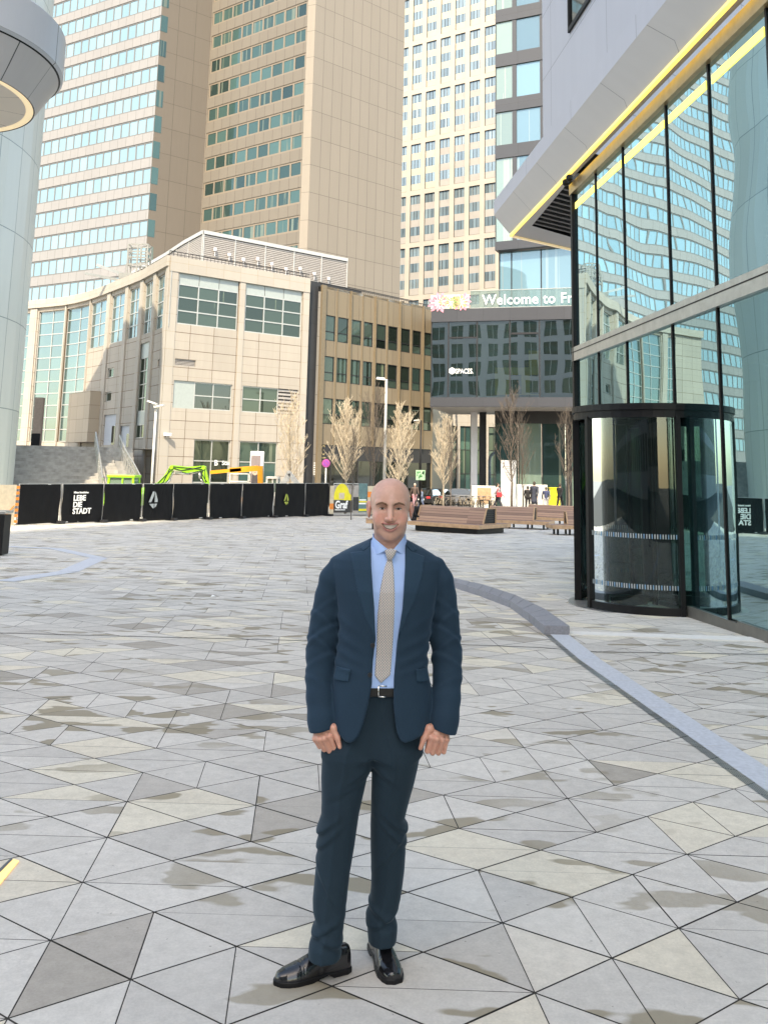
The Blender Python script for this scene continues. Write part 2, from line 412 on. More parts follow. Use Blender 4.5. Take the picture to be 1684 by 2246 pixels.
M['beige_shaded'] = panels('shaded_beige_panel', (.145, .122, .10), 2.6, 3.62, .06, (.085, .07, .055), .6, .025, streak=.06)  # darker beige: shade on the blank flank put into the colour
M['spandrel_shaded'] = panels('shaded_beige_spandrel', (.16, .138, .112), 1.6, 3.62, .06, (.075, .06, .045), .55, .03)  # darker spandrel tone carries the shade on the windowed face
M['pinkish'] = panels('pale_spandrel', (.255, .243, .238), 1.55, 40, .06, (.15, .14, .135), .5, .03)
M['cream'] = plain('cream_concrete_grid', (.39,.345,.29), .75, var=.06, scale=.3)
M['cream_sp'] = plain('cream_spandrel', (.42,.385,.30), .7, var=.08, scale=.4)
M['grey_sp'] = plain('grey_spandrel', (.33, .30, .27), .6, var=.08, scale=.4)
M['charcoal'] = panels('charcoal_band', (.052,.054,.062), 2.2, 9, .02, (.03, .03, .035), .45, .05)
M['pale_tower'] = panels('pale_green_grey_panel', (.53, .56, .525), 2.0, 4.6, .05, (.20, .25, .25), .35, .05, spec=.5)
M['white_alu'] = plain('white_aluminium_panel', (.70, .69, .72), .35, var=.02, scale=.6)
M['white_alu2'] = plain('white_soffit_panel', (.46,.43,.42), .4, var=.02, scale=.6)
M['gold'] = plain('bronze_gold_frame', (.40,.29,.16), .3, metal=.6)
M['steel'] = plain('brushed_steel', (.50, .49, .46), .3, metal=.7)
M['sill'] = plain('sill_metal', (.16,.15,.13), .4, metal=.4)
M['stair'] = plain('weathered_step_granite', (.37,.345,.31), .85, var=.25, scale=2.5)
M['led'] = plain('warm_light_strip', (1, .8, .3), .5, emit=(1.0, .76, .13), es=.5, var=0)
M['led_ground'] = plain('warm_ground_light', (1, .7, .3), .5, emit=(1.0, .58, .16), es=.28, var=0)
M['led_soft'] = plain('soft_warm_light', (1, .85, .6), .5, emit=(1.0, .80, .48), es=.11, var=0)
M['g_sky'] = glass_win('sky_mirror_pane', (.195, .31, .365), .06, .02, vary=.14, curt=.3, curtain=(.25, .315, .335))
M['g_teal'] = glass_win('teal_office_pane', (.030, .060, .056), .03, .02, curt=.40, curtain=(.15, .175, .135), vary=.6, gcol=(.75, .95, .9))
M['g_dark'] = glass_win('dark_office_pane', (.026, .038, .030), .03, .02, curt=.3, curtain=(.17, .20, .13), vary=.7, gcol=(.85, .95, .86))
M['g_black'] = glass_win('black_pane', (.012, .012, .01), .06, .03, vary=.4)
M['g_cream'] = glass_win('blue_grey_pane', (.15, .195, .215), .10, .03, vary=.35, curt=.4, curtain=(.33, .365, .36))
M['g_wing'] = glass_win('wing_pane', (.05, .095, .095), .16, .015, wave=.012, wscale=.6, vary=.25)
M['g_spaces'] = glass_win('box_glass', (.03, .05, .048), .34, .008, wave=.008, wscale=.35, vary=.5, thin=.6)
M['g_tall'] = glass_win('lit_office_glass', (.15, .205, .165), .10, .015, wave=.006, vary=.25, curt=.4, curtain=(.30, .34, .27))
M['g_blue'] = glass_win('sky_blue_office_glass', (.10, .175, .21), .09, .01, wave=.008, vary=.35, curt=.35, curtain=(.22, .29, .31), gcol=(.7, .9, 1.0))
M['g_right'] = glass_win('teal_facade_glass', (.020, .060, .062), .60, .006, wave=.016, wscale=.42, vary=.15, gcol=(.69, .93, 1.0))
M['g_right_low'] = glass_win('teal_entrance_glass', (.015, .045, .045), .42, .006, wave=.010, wscale=.42, vary=.15, thin=.6, gcol=(.58, .88, .95))
M['g_door'] = glass_win('door_glass', (.03, .06, .05), .03, .01, vary=.1, thin=.93)
M['interior'] = plain('dim_interior', (.03, .042, .04), .8, var=.3, scale=.7)
M['int_floor'] = plain('interior_stone_floor', (.09, .10, .10), .35)
M['int_lamp'] = plain('office_ceiling_light', (1, 1, .8), .5, emit=(1, .93, .6), es=1.0, var=0)
M['black_print'] = plain('black_tarpaulin', (.0045,.0045,.0055), .6, spec=.15, var=.25, scale=1.4)
M['white_print'] = plain('white_lettering', (.80, .80, .78), .6, var=.03)

# ================================================================== ground
def structure(o): o['kind'] = 'structure'; return o
A1 = np.array([.3978, -.2745]); A2 = np.array([.0473, -.5335]); O0 = np.array([.910, 4.413])
def tiles(mb, inside, jw=.0033, lift=0.0):
    nr = random.Random(3)
    Minv = np.linalg.inv(np.array([A1, A2]).T)
    def cell_col(i, j):
        h = math.sin(i * 127.1 + j * 311.7) * 43758.5453; return h - math.floor(h)
    for i in range(-150, 90):
        for j in range(-90, 170):
            o = O0 + A1 * i + (A1 - A2) * j
            if not (-22 < o[0] < 16 and 1.6 < o[1] < 58): continue
            B1 = A1 - A2
            long_ = nr.random() < .55
            tris = ([o, o + A1, o + A1 + B1], [o, o + A1 + B1, o + B1]) if long_ else ([o, o + A1, o + B1], [o + A1, o + A1 + B1, o + B1])
            pair = nr.random(); same = nr.random() < .5
            for k, tri in enumerate(tris):
                c = (tri[0] + tri[1] + tri[2]) / 3
                if not inside(c[0], c[1]): nr.random(); continue
                var = pair if same else nr.random()
                far = c[1] > 14
                ws = [jw * (.9 + .6 * nr.random()), jw * (.9 + .6 * nr.random()), jw * (.9 + .6 * nr.random())]
                ws[(2 if k == 0 else 0) if long_ else (1 if k == 0 else 2)] *= (.45 if long_ else .7)
                q = []
                for m_ in range(3):      # inset triangle, each edge by its own joint width
                    P0, P1, P2 = tri[m_], tri[(m_ + 1) % 3], tri[(m_ + 2) % 3]
                    e1 = (P1 - P0) / np.linalg.norm(P1 - P0); e2 = (P2 - P0) / np.linalg.norm(P2 - P0)
                    s = abs(e1[0] * e2[1] - e1[1] * e2[0]); wa_, wb_ = ws[m_], ws[(m_ + 2) % 3]
                    q.append(P0 + (e1 * wb_ + e2 * wa_) / s)
                dz = lift + (nr.random() - .5) * .0012
                pts = [(t[0], t[1], gz(t[1]) + dz) for t in q]
                n_ = (q[1][0] - q[0][0]) * (q[2][1] - q[0][1]) - (q[1][1] - q[0][1]) * (q[2][0] - q[0][0])
                if n_ < 0: pts.reverse()
                mb.face(pts, 0, None, var)
mb = MB()
ys = [-120, -40, 0, 20, FLAT_Y, 60, 90, 140, 260, 700]
for a, b in zip(ys, ys[1:]):
    za, zb = (gz(a) if a > 0 else 0) - .006, (gz(b) if b > 0 else 0) - .006
    mi = 0 if b <= FLAT_Y else 1
    mb.face([(-400, a, za), (400, a, za), (400, b, zb), (-400, b, zb)], mi)
structure(mb.build('ground', [M['joint'], M['street']]))

KL = [ground(*p)[:2] for p in ((975, 1283), (1050, 1307), (1118, 1333), (1160, 1364), (1193, 1392))]      # kerb, plaza side
KR = [ground(*p)[:2] for p in ((975, 1276), (1060, 1296), (1130, 1320), (1195, 1353), (1249, 1393))]
SL_ = [KL[-1], ground(1255, 1447)[:2], ground(1400, 1552)[:2], ground(1684, 1758)[:2]]
sd = SL_[-1] - SL_[-2]; SL_.append(SL_[-1] + sd * 1.6)
SWD = np.array([.30, .03])
def strip_x(y):
    for a, b in zip(SL_, SL_[1:]):
        if b[1] <= y <= a[1]: return a[0] + (b[0] - a[0]) * (y - a[1]) / (b[1] - a[1])
    return None
def paved(x, y):
    sx = strip_x(y)
    if sx is not None and sx + .12 < x < sx + .19 and False: return False
    return True
mb = MB(); tiles(mb, paved)
pv = structure(mb.build('plaza_paving', M['paving']))
# granite strip with slot drain
mb = MB()
for a, b in zip(SL_, SL_[1:]):
    n_ = 1
    L = np.linalg.norm(b - a); k = max(1, int(L / 1.0))
    for i in range(k):
        p, q = a + (b - a) * i / k, a + (b - a) * (i + 1) / k
        q2 = q + (p - q) * (.006 / np.linalg.norm(p - q))
        w0 = np.array([.075, 0]); w1 = np.array([.315, 0])
        f4 = [p + w0, p + w1, q2 + w1, q2 + w0]
        mb.face([(t[0], t[1], gz(t[1]) + .006) for t in reversed(f4)], 0)
        for s_ in range(5):
            x0, x1 = .004 + s_ * .014, .004 + s_ * .014 + .006
            mb.face([(t[0], t[1], gz(t[1]) + .0055) for t in reversed([p + [x0, 0], p + [x1, 0], q + [x1, 0], q + [x0, 0]])], 1)
structure(mb.build('drainage_strip', [M['granite_light'], M['slot']]))
# raised kerb
mb = MB(); H = .115
for i in range(len(KL) - 1):
  for q_ in range(3):
    L_ = lambda K, f: K[i] + (K[i + 1] - K[i]) * f
    a, b, c, d = L_(KL, q_ / 3), L_(KL, (q_ + 1) / 3), L_(KR, (q_ + 1) / 3), L_(KR, q_ / 3)
    e = (a - b) / np.linalg.norm(a - b) * .009
    P = lambda t, z: (t[0], t[1], gz(t[1]) + z)
    mb.hexa([P(a, -.05), P(b + e, -.05), P(c + e, -.05), P(d, -.05)], [P(a, H), P(b + e, H), P(c + e, H), P(d, H)])
structure(mb.build('kerb', M['granite'], bevel=.006))
# pale edge of the entrance plateau
mb = MB()
e0, e1 = ground(1247, 1386)[:2], ground(1684, 1400)[:2]; e2, e3 = ground(1684, 1411)[:2], ground(1247, 1393)[:2]
ext = (e1 - e0) * .8
mb.hexa([(e3[0], e3[1], -.6), (e2[0] + ext[0], e2[1] + ext[1], -.6), (e1[0] + ext[0], e1[1] + ext[1], -.6), (e0[0], e0[1], -.6)],
        [(p[0], p[1], gz(p[1]) + .012) for p in (e3, e2 + ext, e1 + ext, e0)])
structure(mb.build('step_edge', M['white_edge']))
# long dark slot joint crossing the plaza, and the blue-grey stone bands further back
mb = MB()
def groundstrip(pts, wd, mi, z=.002):
    pp = [ground(*p)[:2] for p in pts]
    for a, b in zip(pp, pp[1:]):
        d = (b - a) / np.linalg.norm(b - a); nn = np.array([-d[1], d[0]]) * wd / 2
        mb.face([(t[0], t[1], gz(t[1]) + z + .003) for t in (a - nn, b - nn, b + nn, a + nn)], mi)
groundstrip([(-200, 1384), (1000, 1414), (1190, 1421), (1290, 1430), (1684, 1436)], .022, 1, .0015)
groundstrip([(20, 1199), (120, 1203), (218, 1224)], .35, 0)
groundstrip([(218, 1224), (150, 1254), (10, 1275)], .42, 0)
structure(mb.build('stone_band', [M['granite_light'], M['joint']]))
mb = MB()
mb.face([(-60, 78, GZF + .004), (60, 78, GZF + .004), (60, 92, GZF + .004), (-60, 92, GZF + .004)], 0)
structure(mb.build('road', M['asphalt']))
# in-ground lamp at the lower left
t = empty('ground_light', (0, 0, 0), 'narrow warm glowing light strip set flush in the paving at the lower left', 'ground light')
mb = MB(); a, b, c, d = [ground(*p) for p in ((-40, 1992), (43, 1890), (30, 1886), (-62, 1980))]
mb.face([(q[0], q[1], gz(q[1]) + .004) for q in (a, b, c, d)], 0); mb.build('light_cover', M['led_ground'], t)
mb = MB(); a2, b2, c2, d2 = [ground(*p) for p in ((-66, 1982), (29, 1886), (24, 1884), (-74, 1978))]
mb.face([(q[0], q[1], gz(q[1]) + .004) for q in (a2, b2, c2, d2)], 0); mb.build('frame', M['slot'], t)
# ================================================================== buildings
def top_of(f, px, py): return f.uz(px, py)[1]
# ---- main tower
def yp(px, py, Y): return at_y(px, py, Y)[:2]
B = yp(337, 300, 113.8); A = yp(120, 300, 123.5); C = yp(450, 300, 118.5); Dd = yp(667, 230, 108.0); E_ = yp(685, 230, 107.6); Fq = yp(884, 230, 117.5)
A = A + (A - B) * 7
tower = empty('office_tower', (B[0], B[1], GZF), 'tall beige office tower with rows of ribbon windows and a blank panelled flank', 'office tower')
FL = 3.62; TOPZ = 84
f1, f2, f3, f4, f5 = Facade([A, B]), Facade([B, C]), Facade([C, Dd]), Facade([Dd, E_]), Facade([E_, Fq])
zt = f1.uz(337, 253)[1]; zb_ = f1.uz(335, 289)[1]; wh = zt - zb_
def tower_face(f, zt0, wh, glass, cl, pitch, name, umax=None, u0=0.0, fw=.2, dd=-.12, kfrom=-20, kto=30):
    holes = []; u1 = umax or f.L
    for k in range(kfrom, kto):
        t = zt0 + k * FL
        if t - wh < 4 or t > TOPZ - 2: continue
        holes.append([u0, u1, t - wh, t])
    mb = MB(); f.wall(mb, GZF, TOPZ, holes, .15); mb.build('wall', cl, tower)
    n_ = max(1, round((u1 - u0) / pitch))
    for h in holes:
        f.window(tower, h[0], h[1], h[2], h[3], n_, 1, glass, M['pier'] if name == 'L' else M['pier2'], d=dd, fw=fw, name='window_band')
M['pier'] = plain('pale_pier', (.15, .145, .14), .5, var=.04); M['pier2'] = plain('brown_pier', (.2, .16, .12), .5, var=.06)
tower_face(f1, zt, wh, M['g_sky'], M['pinkish'], 1.55, 'L', kfrom=-14)
mb = MB(); f2.wall(mb, GZF, TOPZ); mb.build('wall', M['beige_shaded'], tower)
zt3 = f3.uz(660, 233)[1]; wh3 = zt3 - f3.uz(658, 268)[1]
tower_face(f3, zt3, wh3, M['g_teal'], M['spandrel_shaded'], f3.L / 9, 'R', u0=.25, fw=.26, kfrom=-10)
mb = MB(); f4.wall(mb, GZF, TOPZ); f5.wall(mb, GZF, TOPZ); mb.build('wall', M['beige_panel'], tower)
# corner windows of the left face, seen edge-on at the arris
for k in range(-8, 14):
    t_ = zt + k * FL
    if 10 < t_ < TOPZ - 2: mb = MB(); f2.pane(mb, .03, 1.0, t_ - wh, t_, .02, 0, random.random() * 9); mb.build('corner_window', M['g_teal'], tower)
# ---- cream gridded tower behind
GL, GR = yp(870, 300, 177), yp(1092, 173, 165)
GLx = GL + (GL - GR) * .4; GRx = GR + (GR - GL) * .5
fg = Facade([GLx, GRx])
ct = empty('gridded_tower', (GLx[0], GLx[1], GZF), 'cream high-rise with a concrete grid of three-storey window bays', 'high-rise')
cols = [((x0 * .42194 + 600), (x1 * .42194 + 600)) for x0, x1 in ((662, 697), (715, 768), (790, 845), (864, 917), (940, 993), (1016, 1071), (1095, 1150))]
ucols = [(fg.uz(a, 295)[0], fg.uz(b, 295)[0]) for a, b in cols]
pit = (ucols[6][0] - ucols[1][0]) / 5; wdt = ucols[3][1] - ucols[3][0]
ucols = [(ucols[1][0] + pit * k, ucols[1][0] + pit * k + wdt) for k in range(-1, 8)]
zt6 = fg.uz(1030, 425 * .42194)[1]; zb6 = fg.uz(1028, 670 * .42194)[1]; zp = zt6 - fg.uz(1028, 695 * .42194)[1]
holes = []
for k in range(-2, 6):
    for ua, ub in ucols:
        if ua < .2 or ub > fg.L - .2: continue
        t_ = zt6 + zp * (-k); holes.append([ua, ub, t_ - (zt6 - zb6), t_])
holes = [h for h in holes if h[2] > 10]
mb = MB(); fg.wall(mb, GZF, max(h[3] for h in holes) + 1.2, holes, .35); mb.build('wall', M['cream'], ct)
def grid_bay(h, sp):
    mb = MB(); u0, u1, z0, z1 = h; d = -.25; H_ = (z1 - z0); g1 = .56
    for s_ in range(3):
        zb0 = z0 + H_ * s_ / 3; zs = zb0 + H_ / 3 * (1 - g1)
        mb_a = random.random() * 10
        fg.pane(mb, u0, u1, zb0, zs, d + .02, 2)
        nn = 3
        for q in range(nn): fg.pane(mb, u0 + (u1 - u0) * q / nn, u0 + (u1 - u0) * (q + 1) / nn, zs, zb0 + H_ / 3, d, 0, random.random() * 10)
        for q in range(1, nn): fg.block(mb, u0 + (u1 - u0) * q / nn - .04, u0 + (u1 - u0) * q / nn + .04, zs, zb0 + H_ / 3, d + .003, d + .05, 1)
    for (a, b, c, e) in ((u0, u0 + .07, z0, z1), (u1 - .07, u1, z0, z1), (u0 + .07, u1 - .07, z0, z0 + .09), (u0 + .07, u1 - .07, z1 - .09, z1)):
        fg.block(mb, a, b, c, e, d + .03, d + .12, 1)
    mb.build('window_bay', [M['g_cream'], M['dark_frame'], sp], ct)
for h in holes:
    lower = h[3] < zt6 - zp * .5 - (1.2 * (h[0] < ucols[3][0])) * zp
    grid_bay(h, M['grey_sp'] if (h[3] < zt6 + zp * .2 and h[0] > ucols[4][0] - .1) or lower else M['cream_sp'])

# ---- limestone building: flat front and concave wing
ZR = at_y(374, 564, 62)[2]
pts_px = [(54, 664), (100, 660), (145, 655), (172, 650), (199, 643), (230, 632), (262, 619), (290, 608), (316, 597), (345, 581), (374, 564)]
wing = [at_z(*p, ZR)[:2] for p in pts_px]
front = [at_z(374, 564, ZR)[:2], at_z(680, 615, ZR)[:2]]
w0 = wing[0] + (wing[0] - wing[1]) * 2.0
fw_, ff = Facade([w0] + wing), Facade(front)
lb = empty('limestone_building', (front[0][0], front[0][1], GZF), 'cream limestone building with a concave wing and a louvred plant room on its roof', 'office building')
def cr4(x, y): return (350 + x * .37975, 480 + y * .37975)
def cr3(x, y): return (x * .30139, 480 + y * .30139)
def fr(f, a, b, crop): return f.rect(crop(*a), crop(*b))
# openings of the front
W1 = fr(ff, (118, 288), (450, 625), cr4); W2 = fr(ff, (503, 350), (818, 670), cr4)
W1[2], W1[3] = ff.uz(*cr4(105, 605))[1], ff.uz(*cr4(125, 288))[1]; W2[2], W2[3] = W1[2], W1[3]
zp1 = ff.uz(*cr4(120, 372))[1]
MZ0, MZ1 = ff.uz(*cr4(200, 1098))[1], ff.uz(*cr4(205, 940))[1]
u_ = lambda f, x, y, c: f.uz(*c(x, y))[0]
M1p = [u_(ff, 80, 1010, cr4), u_(ff, 202, 1010, cr4), MZ0, MZ1]; M1 = [u_(ff, 202, 1010, cr4), u_(ff, 420, 1010, cr4), MZ0, MZ1]
M2 = [u_(ff, 478, 1040, cr4), u_(ff, 688, 1040, cr4), MZ0, MZ1]; M2l = [u_(ff, 690, 1040, cr4), u_(ff, 800, 1040, cr4), MZ0, MZ1]
G1 = [u_(ff, 198, 1350, cr4), u_(ff, 408, 1350, cr4), GZF + .3, ff.uz(*cr4(205, 1272))[1]]
G2 = [u_(ff, 462, 1350, cr4), u_(ff, 682, 1350, cr4), GZF + .3, G1[3]]
V1 = [u_(ff, 90, 825, cr4), u_(ff, 210, 825, cr4), ff.uz(*cr4(90, 845))[1], ff.uz(*cr4(92, 806))[1]]
mb = MB(); ff.wall(mb, GZF, ZR, [W1, W2, [M1p[0], M1[1], MZ0, MZ1], [M2[0], M2l[1], MZ0, MZ1], G1, G2, V1], .22)
mb.build('wall', M['stone'], lb)
# smooth piers and cornice stand 4 cm proud
up0, up1 = W1[1] + .06, W2[0] - .06
mb = MB()
ff.block(mb, 0.02, W1[0] - .1 if W1[0] > .5 else .5, GZF, ZR, .002, .05); ff.block(mb, up0, up1, GZF, ZR, .002, .05)
ff.block(mb, W2[1] + .06, ff.L, GZF, ZR, .002, .05); ff.block(mb, 0, ff.L, ZR - 1.0, ZR + .12, .052, .09)
mb.build('pier', M['stone_plain'], lb)
def shade_row(h, n_):      # opaque pale glass row at the head of the top windows
    mb = MB()
    for q in range(n_): ff.pane(mb, h[0] + (h[1] - h[0]) * q / n_ + .02, h[0] + (h[1] - h[0]) * (q + 1) / n_ - .02, zp1, h[3], -.10, 0)
    mb.build('opaque_panel', M['white_panel'], lb)
for h in (W1, W2):
    shade_row(h, 3)
    o = ff.window(lb, h[0], h[1], h[2], zp1, 3, 3, M['g_dark'], M['alu'], d=-.14, fw=.09)
    mb = MB()   # warm strip lights on the ceilings inside, just behind the glass line
ff.window(lb, *M1, 2, 2, M['g_black'], M['alu'], d=-.14, fw=.08)
mb = MB(); ff.pane(mb, *M1p, -.10, 0); mb.build('opaque_panel', M['white_panel'], lb)
ff.window(lb, *M2, 2, 2, M['g_dark'], M['alu'], d=-.14, fw=.08)
def louvre(f, h, n_, parent, name='louvre', mats=None, d=-.1):
    mb = MB(); f.pane(mb, *h, d - .05, 1)
    for k in range(n_):
        z = h[2] + (h[3] - h[2]) * (k + .2) / n_; f.block(mb, h[0], h[1], z, z + (h[3] - h[2]) / n_ * .55, d - .04, d + .02, 0)
    return mb.build(name, mats or [M['louvre'], M['louvre_dark']], parent)
louvre(ff, M2l, 7, lb); louvre(ff, V1, 5, lb)
ff.window(lb, *G1, 2, 3, M['g_dark'], M['alu'], d=-.16, fw=.08); ff.window(lb, *G2, 2, 3, M['g_teal'], M['alu'], d=-.16, fw=.08)
# small shop lettering on the ground-floor window
mb = MB(); p = ff.uz(*cr4(318, 1420)); p0 = ff.P(p[0], p[1], -.05); p1 = ff.P(p[0] + 1, p[1], -.05)
put_text(mb, 'B', .55, ff.P(p[0] - .02, p[1] - .05, -.05), Vector(p1) - Vector(p0), bold=.01); put_text(mb, 'Starbike', .42, ff.P(p[0] + .6, p[1], -.05), Vector(p1) - Vector(p0), bold=.008)
mb.build('shop_lettering', M['white_print'], lb)
# wall camera
mb = MB(); p = ff.uz(*cr4(40, 1245)); c = ff.P(max(p[0], .2), p[1], .25); mb.box(c, (.55, .2, .2)); mb.bar(c, ff.P(max(p[0], .2), p[1] - .2, 0), .06); mb.build('security_camera', M['white_alu'], lb)

# concave wing
def wr(x0, x1, y0, y1, xm=None):
    a = fw_.uz(*cr3(x0, (y0 + y1) / 2))[0]; b = fw_.uz(*cr3(x1, (y0 + y1) / 2))[0]
    return [min(a, b), max(a, b), fw_.uz(*cr3((x0 + x1) / 2, y1))[1], fw_.uz(*cr3((x0 + x1) / 2, y0))[1]]
ZW1 = fw_.uz(*cr3(720, 600))[1]; ZW0 = fw_.uz(*cr3(710, 935))[1]
tops = [(660, 775), (805, 905), (932, 1010), (1040, 1105), (1130, 1215)]
hw = []
for x0, x1 in tops: h = wr(x0, x1, 620, 900); hw.append([h[0], h[1], ZW0, ZW1])
ZB = fw_.uz(*cr3(500, 1630))[1]                       # level of the stair landing
tall = []
for x0, x1 in ((100, 180), (245, 440), (450, 620)):
    h = wr(x0, x1, 900, 1500); tall.append([h[0], h[1], ZB + .1, ZW1])
slot = wr(1002, 1070, 1010, 1400); slot2 = wr(985, 1042, 1495, 1595); slotp = wr(1010, 1080, 905, 1010); slotp2 = wr(990, 1046, 1400, 1490)
for s_ in (slot2, slotp, slotp2): s_[0], s_[1] = slot[0], slot[1]
slotp[2] = slot[3]; slotp2[3] = slot[2]; slotp2[2] = slot2[3]
sm = [wr(785, 828, 1085, 1155), wr(765, 810, 1260, 1330)]; sm[1][0], sm[1][1] = sm[0][0] - .15, sm[0][1] - .15
vent = wr(1150, 1182, 1020, 1072)
door = wr(752, 840, 1425, 1645); door2 = wr(868, 940, 1505, 1660)
hole_all = hw + tall + [[slot[0], slot[1], slot2[2], slotp[3]]] + sm + [vent, door, door2]
mb = MB(); fw_.wall(mb, GZF, ZR, hole_all, .25); mb.build('wall', M['stone'], lb)
mb = MB()          # pilasters between the bays and the band under the eaves
edges = [tall[0][1], tall[1][1], tall[2][1]] + [h[1] for h in hw]
nxt = [tall[1][0], tall[2][0], hw[0][0]] + [h[0] for h in hw[1:]] + [fw_.L - .45]
for a, b in zip(edges, nxt):
    c0, c1 = a + (b - a) * .12, b - (b - a) * .12
    fw_.block(mb, c0, c1, GZF, ZW1 + .3, .003, .12)
fw_.block(mb, fw_.L - .75, fw_.L - .02, GZF, ZR, .003, .05)
mb.build('pilaster', M['stone_plain'], lb)
mb = MB(); fw_.block(mb, 0, fw_.L, ZW1 + .35, ZR + .12, .004, .22); mb.build('cornice', M['stone_plain'], lb)
for h in tall: fw_.window(lb, *h, 2, 11, M['g_wing'], M['alu'], d=-.18, fw=.08)
for h in hw: fw_.window(lb, *h, 2, 4, M['g_wing'], M['alu'], d=-.16, fw=.08)
fw_.window(lb, *slot, 2, 4, M['g_dark'], M['alu'], d=-.15, fw=.07); fw_.window(lb, *slot2, 2, 1, M['g_dark'], M['alu'], d=-.15, fw=.07)
for s_ in (slotp, slotp2): mb = MB(); fw_.pane(mb, *s_, -.1, 0); mb.build('opaque_panel', M['white_panel'], lb)
for s_ in sm: fw_.window(lb, *s_, 1, 1, M['g_dark'], M['alu'], d=-.15, fw=.09)
louvre(fw_, vent, 5, lb)
M['grey_door'] = plain('grey_door', (.42, .44, .48), .5, var=.05)
for h in (door, door2):
    mb = MB(); fw_.block(mb, *h, -.2, -.12); o = mb.build('door', M['grey_door'], lb)
    mb = MB(); fw_.pane(mb, h[0] + (h[1] - h[0]) * .62, h[0] + (h[1] - h[0]) * .88, h[2], h[2] + (h[3] - h[2]) * .62, -.11, 0); mb.build('glazing', M['g_black'], o)
# roof and plant room
n2 = np.array(ff.nrm(0)); dvf = (front[1] - front[0]) / np.linalg.norm(front[1] - front[0])
mb = MB(); inner = [tuple(p) for p in [w0] + wing] + [tuple(front[1])]
back = [tuple(front[1] + np.array([-2, 25])), tuple(w0 + np.array([4, 30]))]
mb.prism(inner + back, ZR - .25, ZR + .02, 0); mb.build('roof', M['roof_metal'], lb)
pr = [at_z(*p, ZR + .1)[:2] for p in ()]
o1 = front[0] - n2 * 1.6 + dvf * .5; o2 = front[0] - n2 * 1.6 + dvf * (ff.L * 1.27)
PZ = on_plane(445, 505, (*o1, 0), (*n2, 0))[2]
o0 = at_z(447, 505, PZ)[:2]
wl = [at_z(*p, PZ)[:2] for p in ((268, 612), (300, 590), (330, 575), (366, 554), (405, 528))] + [o0]
fpr = Facade([wl[0] + (wl[0] - wl[1]) * .3] + wl[1:]); oE = at_z(762, 567, PZ)[:2]; fpf = Facade([o0, oE])
for f in (fpr, fpf):
    mb = MB(); f.pane(mb, 0, f.L, ZR - .1, PZ, -.06, 1)
    for k in range(17):
        z = ZR + .1 + (PZ - ZR - .4) * k / 17; f.block(mb, 0, f.L, z, z + (PZ - ZR) / 17 * .6, -.05, .02, 0)
    n_ = max(2, int(f.L / 2.6))
    for k in range(n_ + 1): f.block(mb, min(f.L - .08, f.L * k / n_), min(f.L, f.L * k / n_ + .08), ZR, PZ, .022, .06, 2)
    f.block(mb, 0, f.L, PZ - .28, PZ, .025, .1, 2)
    mb.build('plant_louvre', [M['louvre'], M['louvre_dark'], M['roof_metal']], lb)
mb = MB(); mb.prism([tuple(p) for p in wl] + [tuple(oE), tuple(oE - n2 * 9), tuple(wl[0] - n2 * 9)], PZ - .05, PZ + .03, 0); mb.build('roof', M['roof_metal'], lb)
mb = MB()
for k in range(9):        # lamps and brackets fixed to the louvres
    u, z = fpf.uz(470 + k * 31, 548 + k * 7.0 + (k % 3) * 4); c = fpf.P(min(max(u, .3), fpf.L - .3), z, .18); mb.box(c, (.22, .2, .22)); mb.bar(c, (c[0], c[1], c[2] - .5), .04)
mb.build('roof_lamp', M['white_alu'], lb)
mb = MB()         # dark roof-edge rail
for f in (ff,):
    for k in range(40):
        a = f.P(f.L * k / 40, ZR + .12, -.15); mb.bar(a, (a[0], a[1], a[2] + .4), .03)
    mb.bar(f.P(0, ZR + .5, -.15), f.P(f.L, ZR + .5, -.15), .05); mb.bar(f.P(0, ZR + .3, -.15), f.P(f.L, ZR + .3, -.15), .03)
mb.build('railing', M['dark_frame'], lb)
# facade lift cradle on the roof
ck = at_y(305, 575, 72)
t = empty('cleaning_cradle', (ck[0], ck[1], ZR), 'white steel facade cleaning cradle parked on the roof of the limestone wing', 'cradle')
mb = MB(); cz = ZR
for dx in (-.8, 0, .8):
    for dy in (-.5, .5): mb.bar((ck[0] + dx, ck[1] + dy, cz), (ck[0] + dx, ck[1] + dy, cz + 3.3), .12)
for z in (1.6, 2.2, 2.7, 3.3):
    for dy in (-.5, .5): mb.bar((ck[0] - .8, ck[1] + dy, cz + z), (ck[0] + .8, ck[1] + dy, cz + z), .1)
    for dx in (-.8, .8): mb.bar((ck[0] + dx, ck[1] - .5, cz + z), (ck[0] + dx, ck[1] + .5, cz + z), .1)
mb.build('cage', M['steel'], t)
mb = MB(); mb.bar((ck[0] - .5, ck[1], cz + .6), (ck[0] - 3.6, ck[1] + .5, cz + 1.7), .22); mb.bar((ck[0] - .5, ck[1] + .3, cz + .2), (ck[0] - 4.6, ck[1] + .7, cz + 1.0), .2)
mb.box((ck[0] - .6, ck[1], cz + .6), (1.6, 1.2, .5)); mb.build('jib', M['steel'], t)

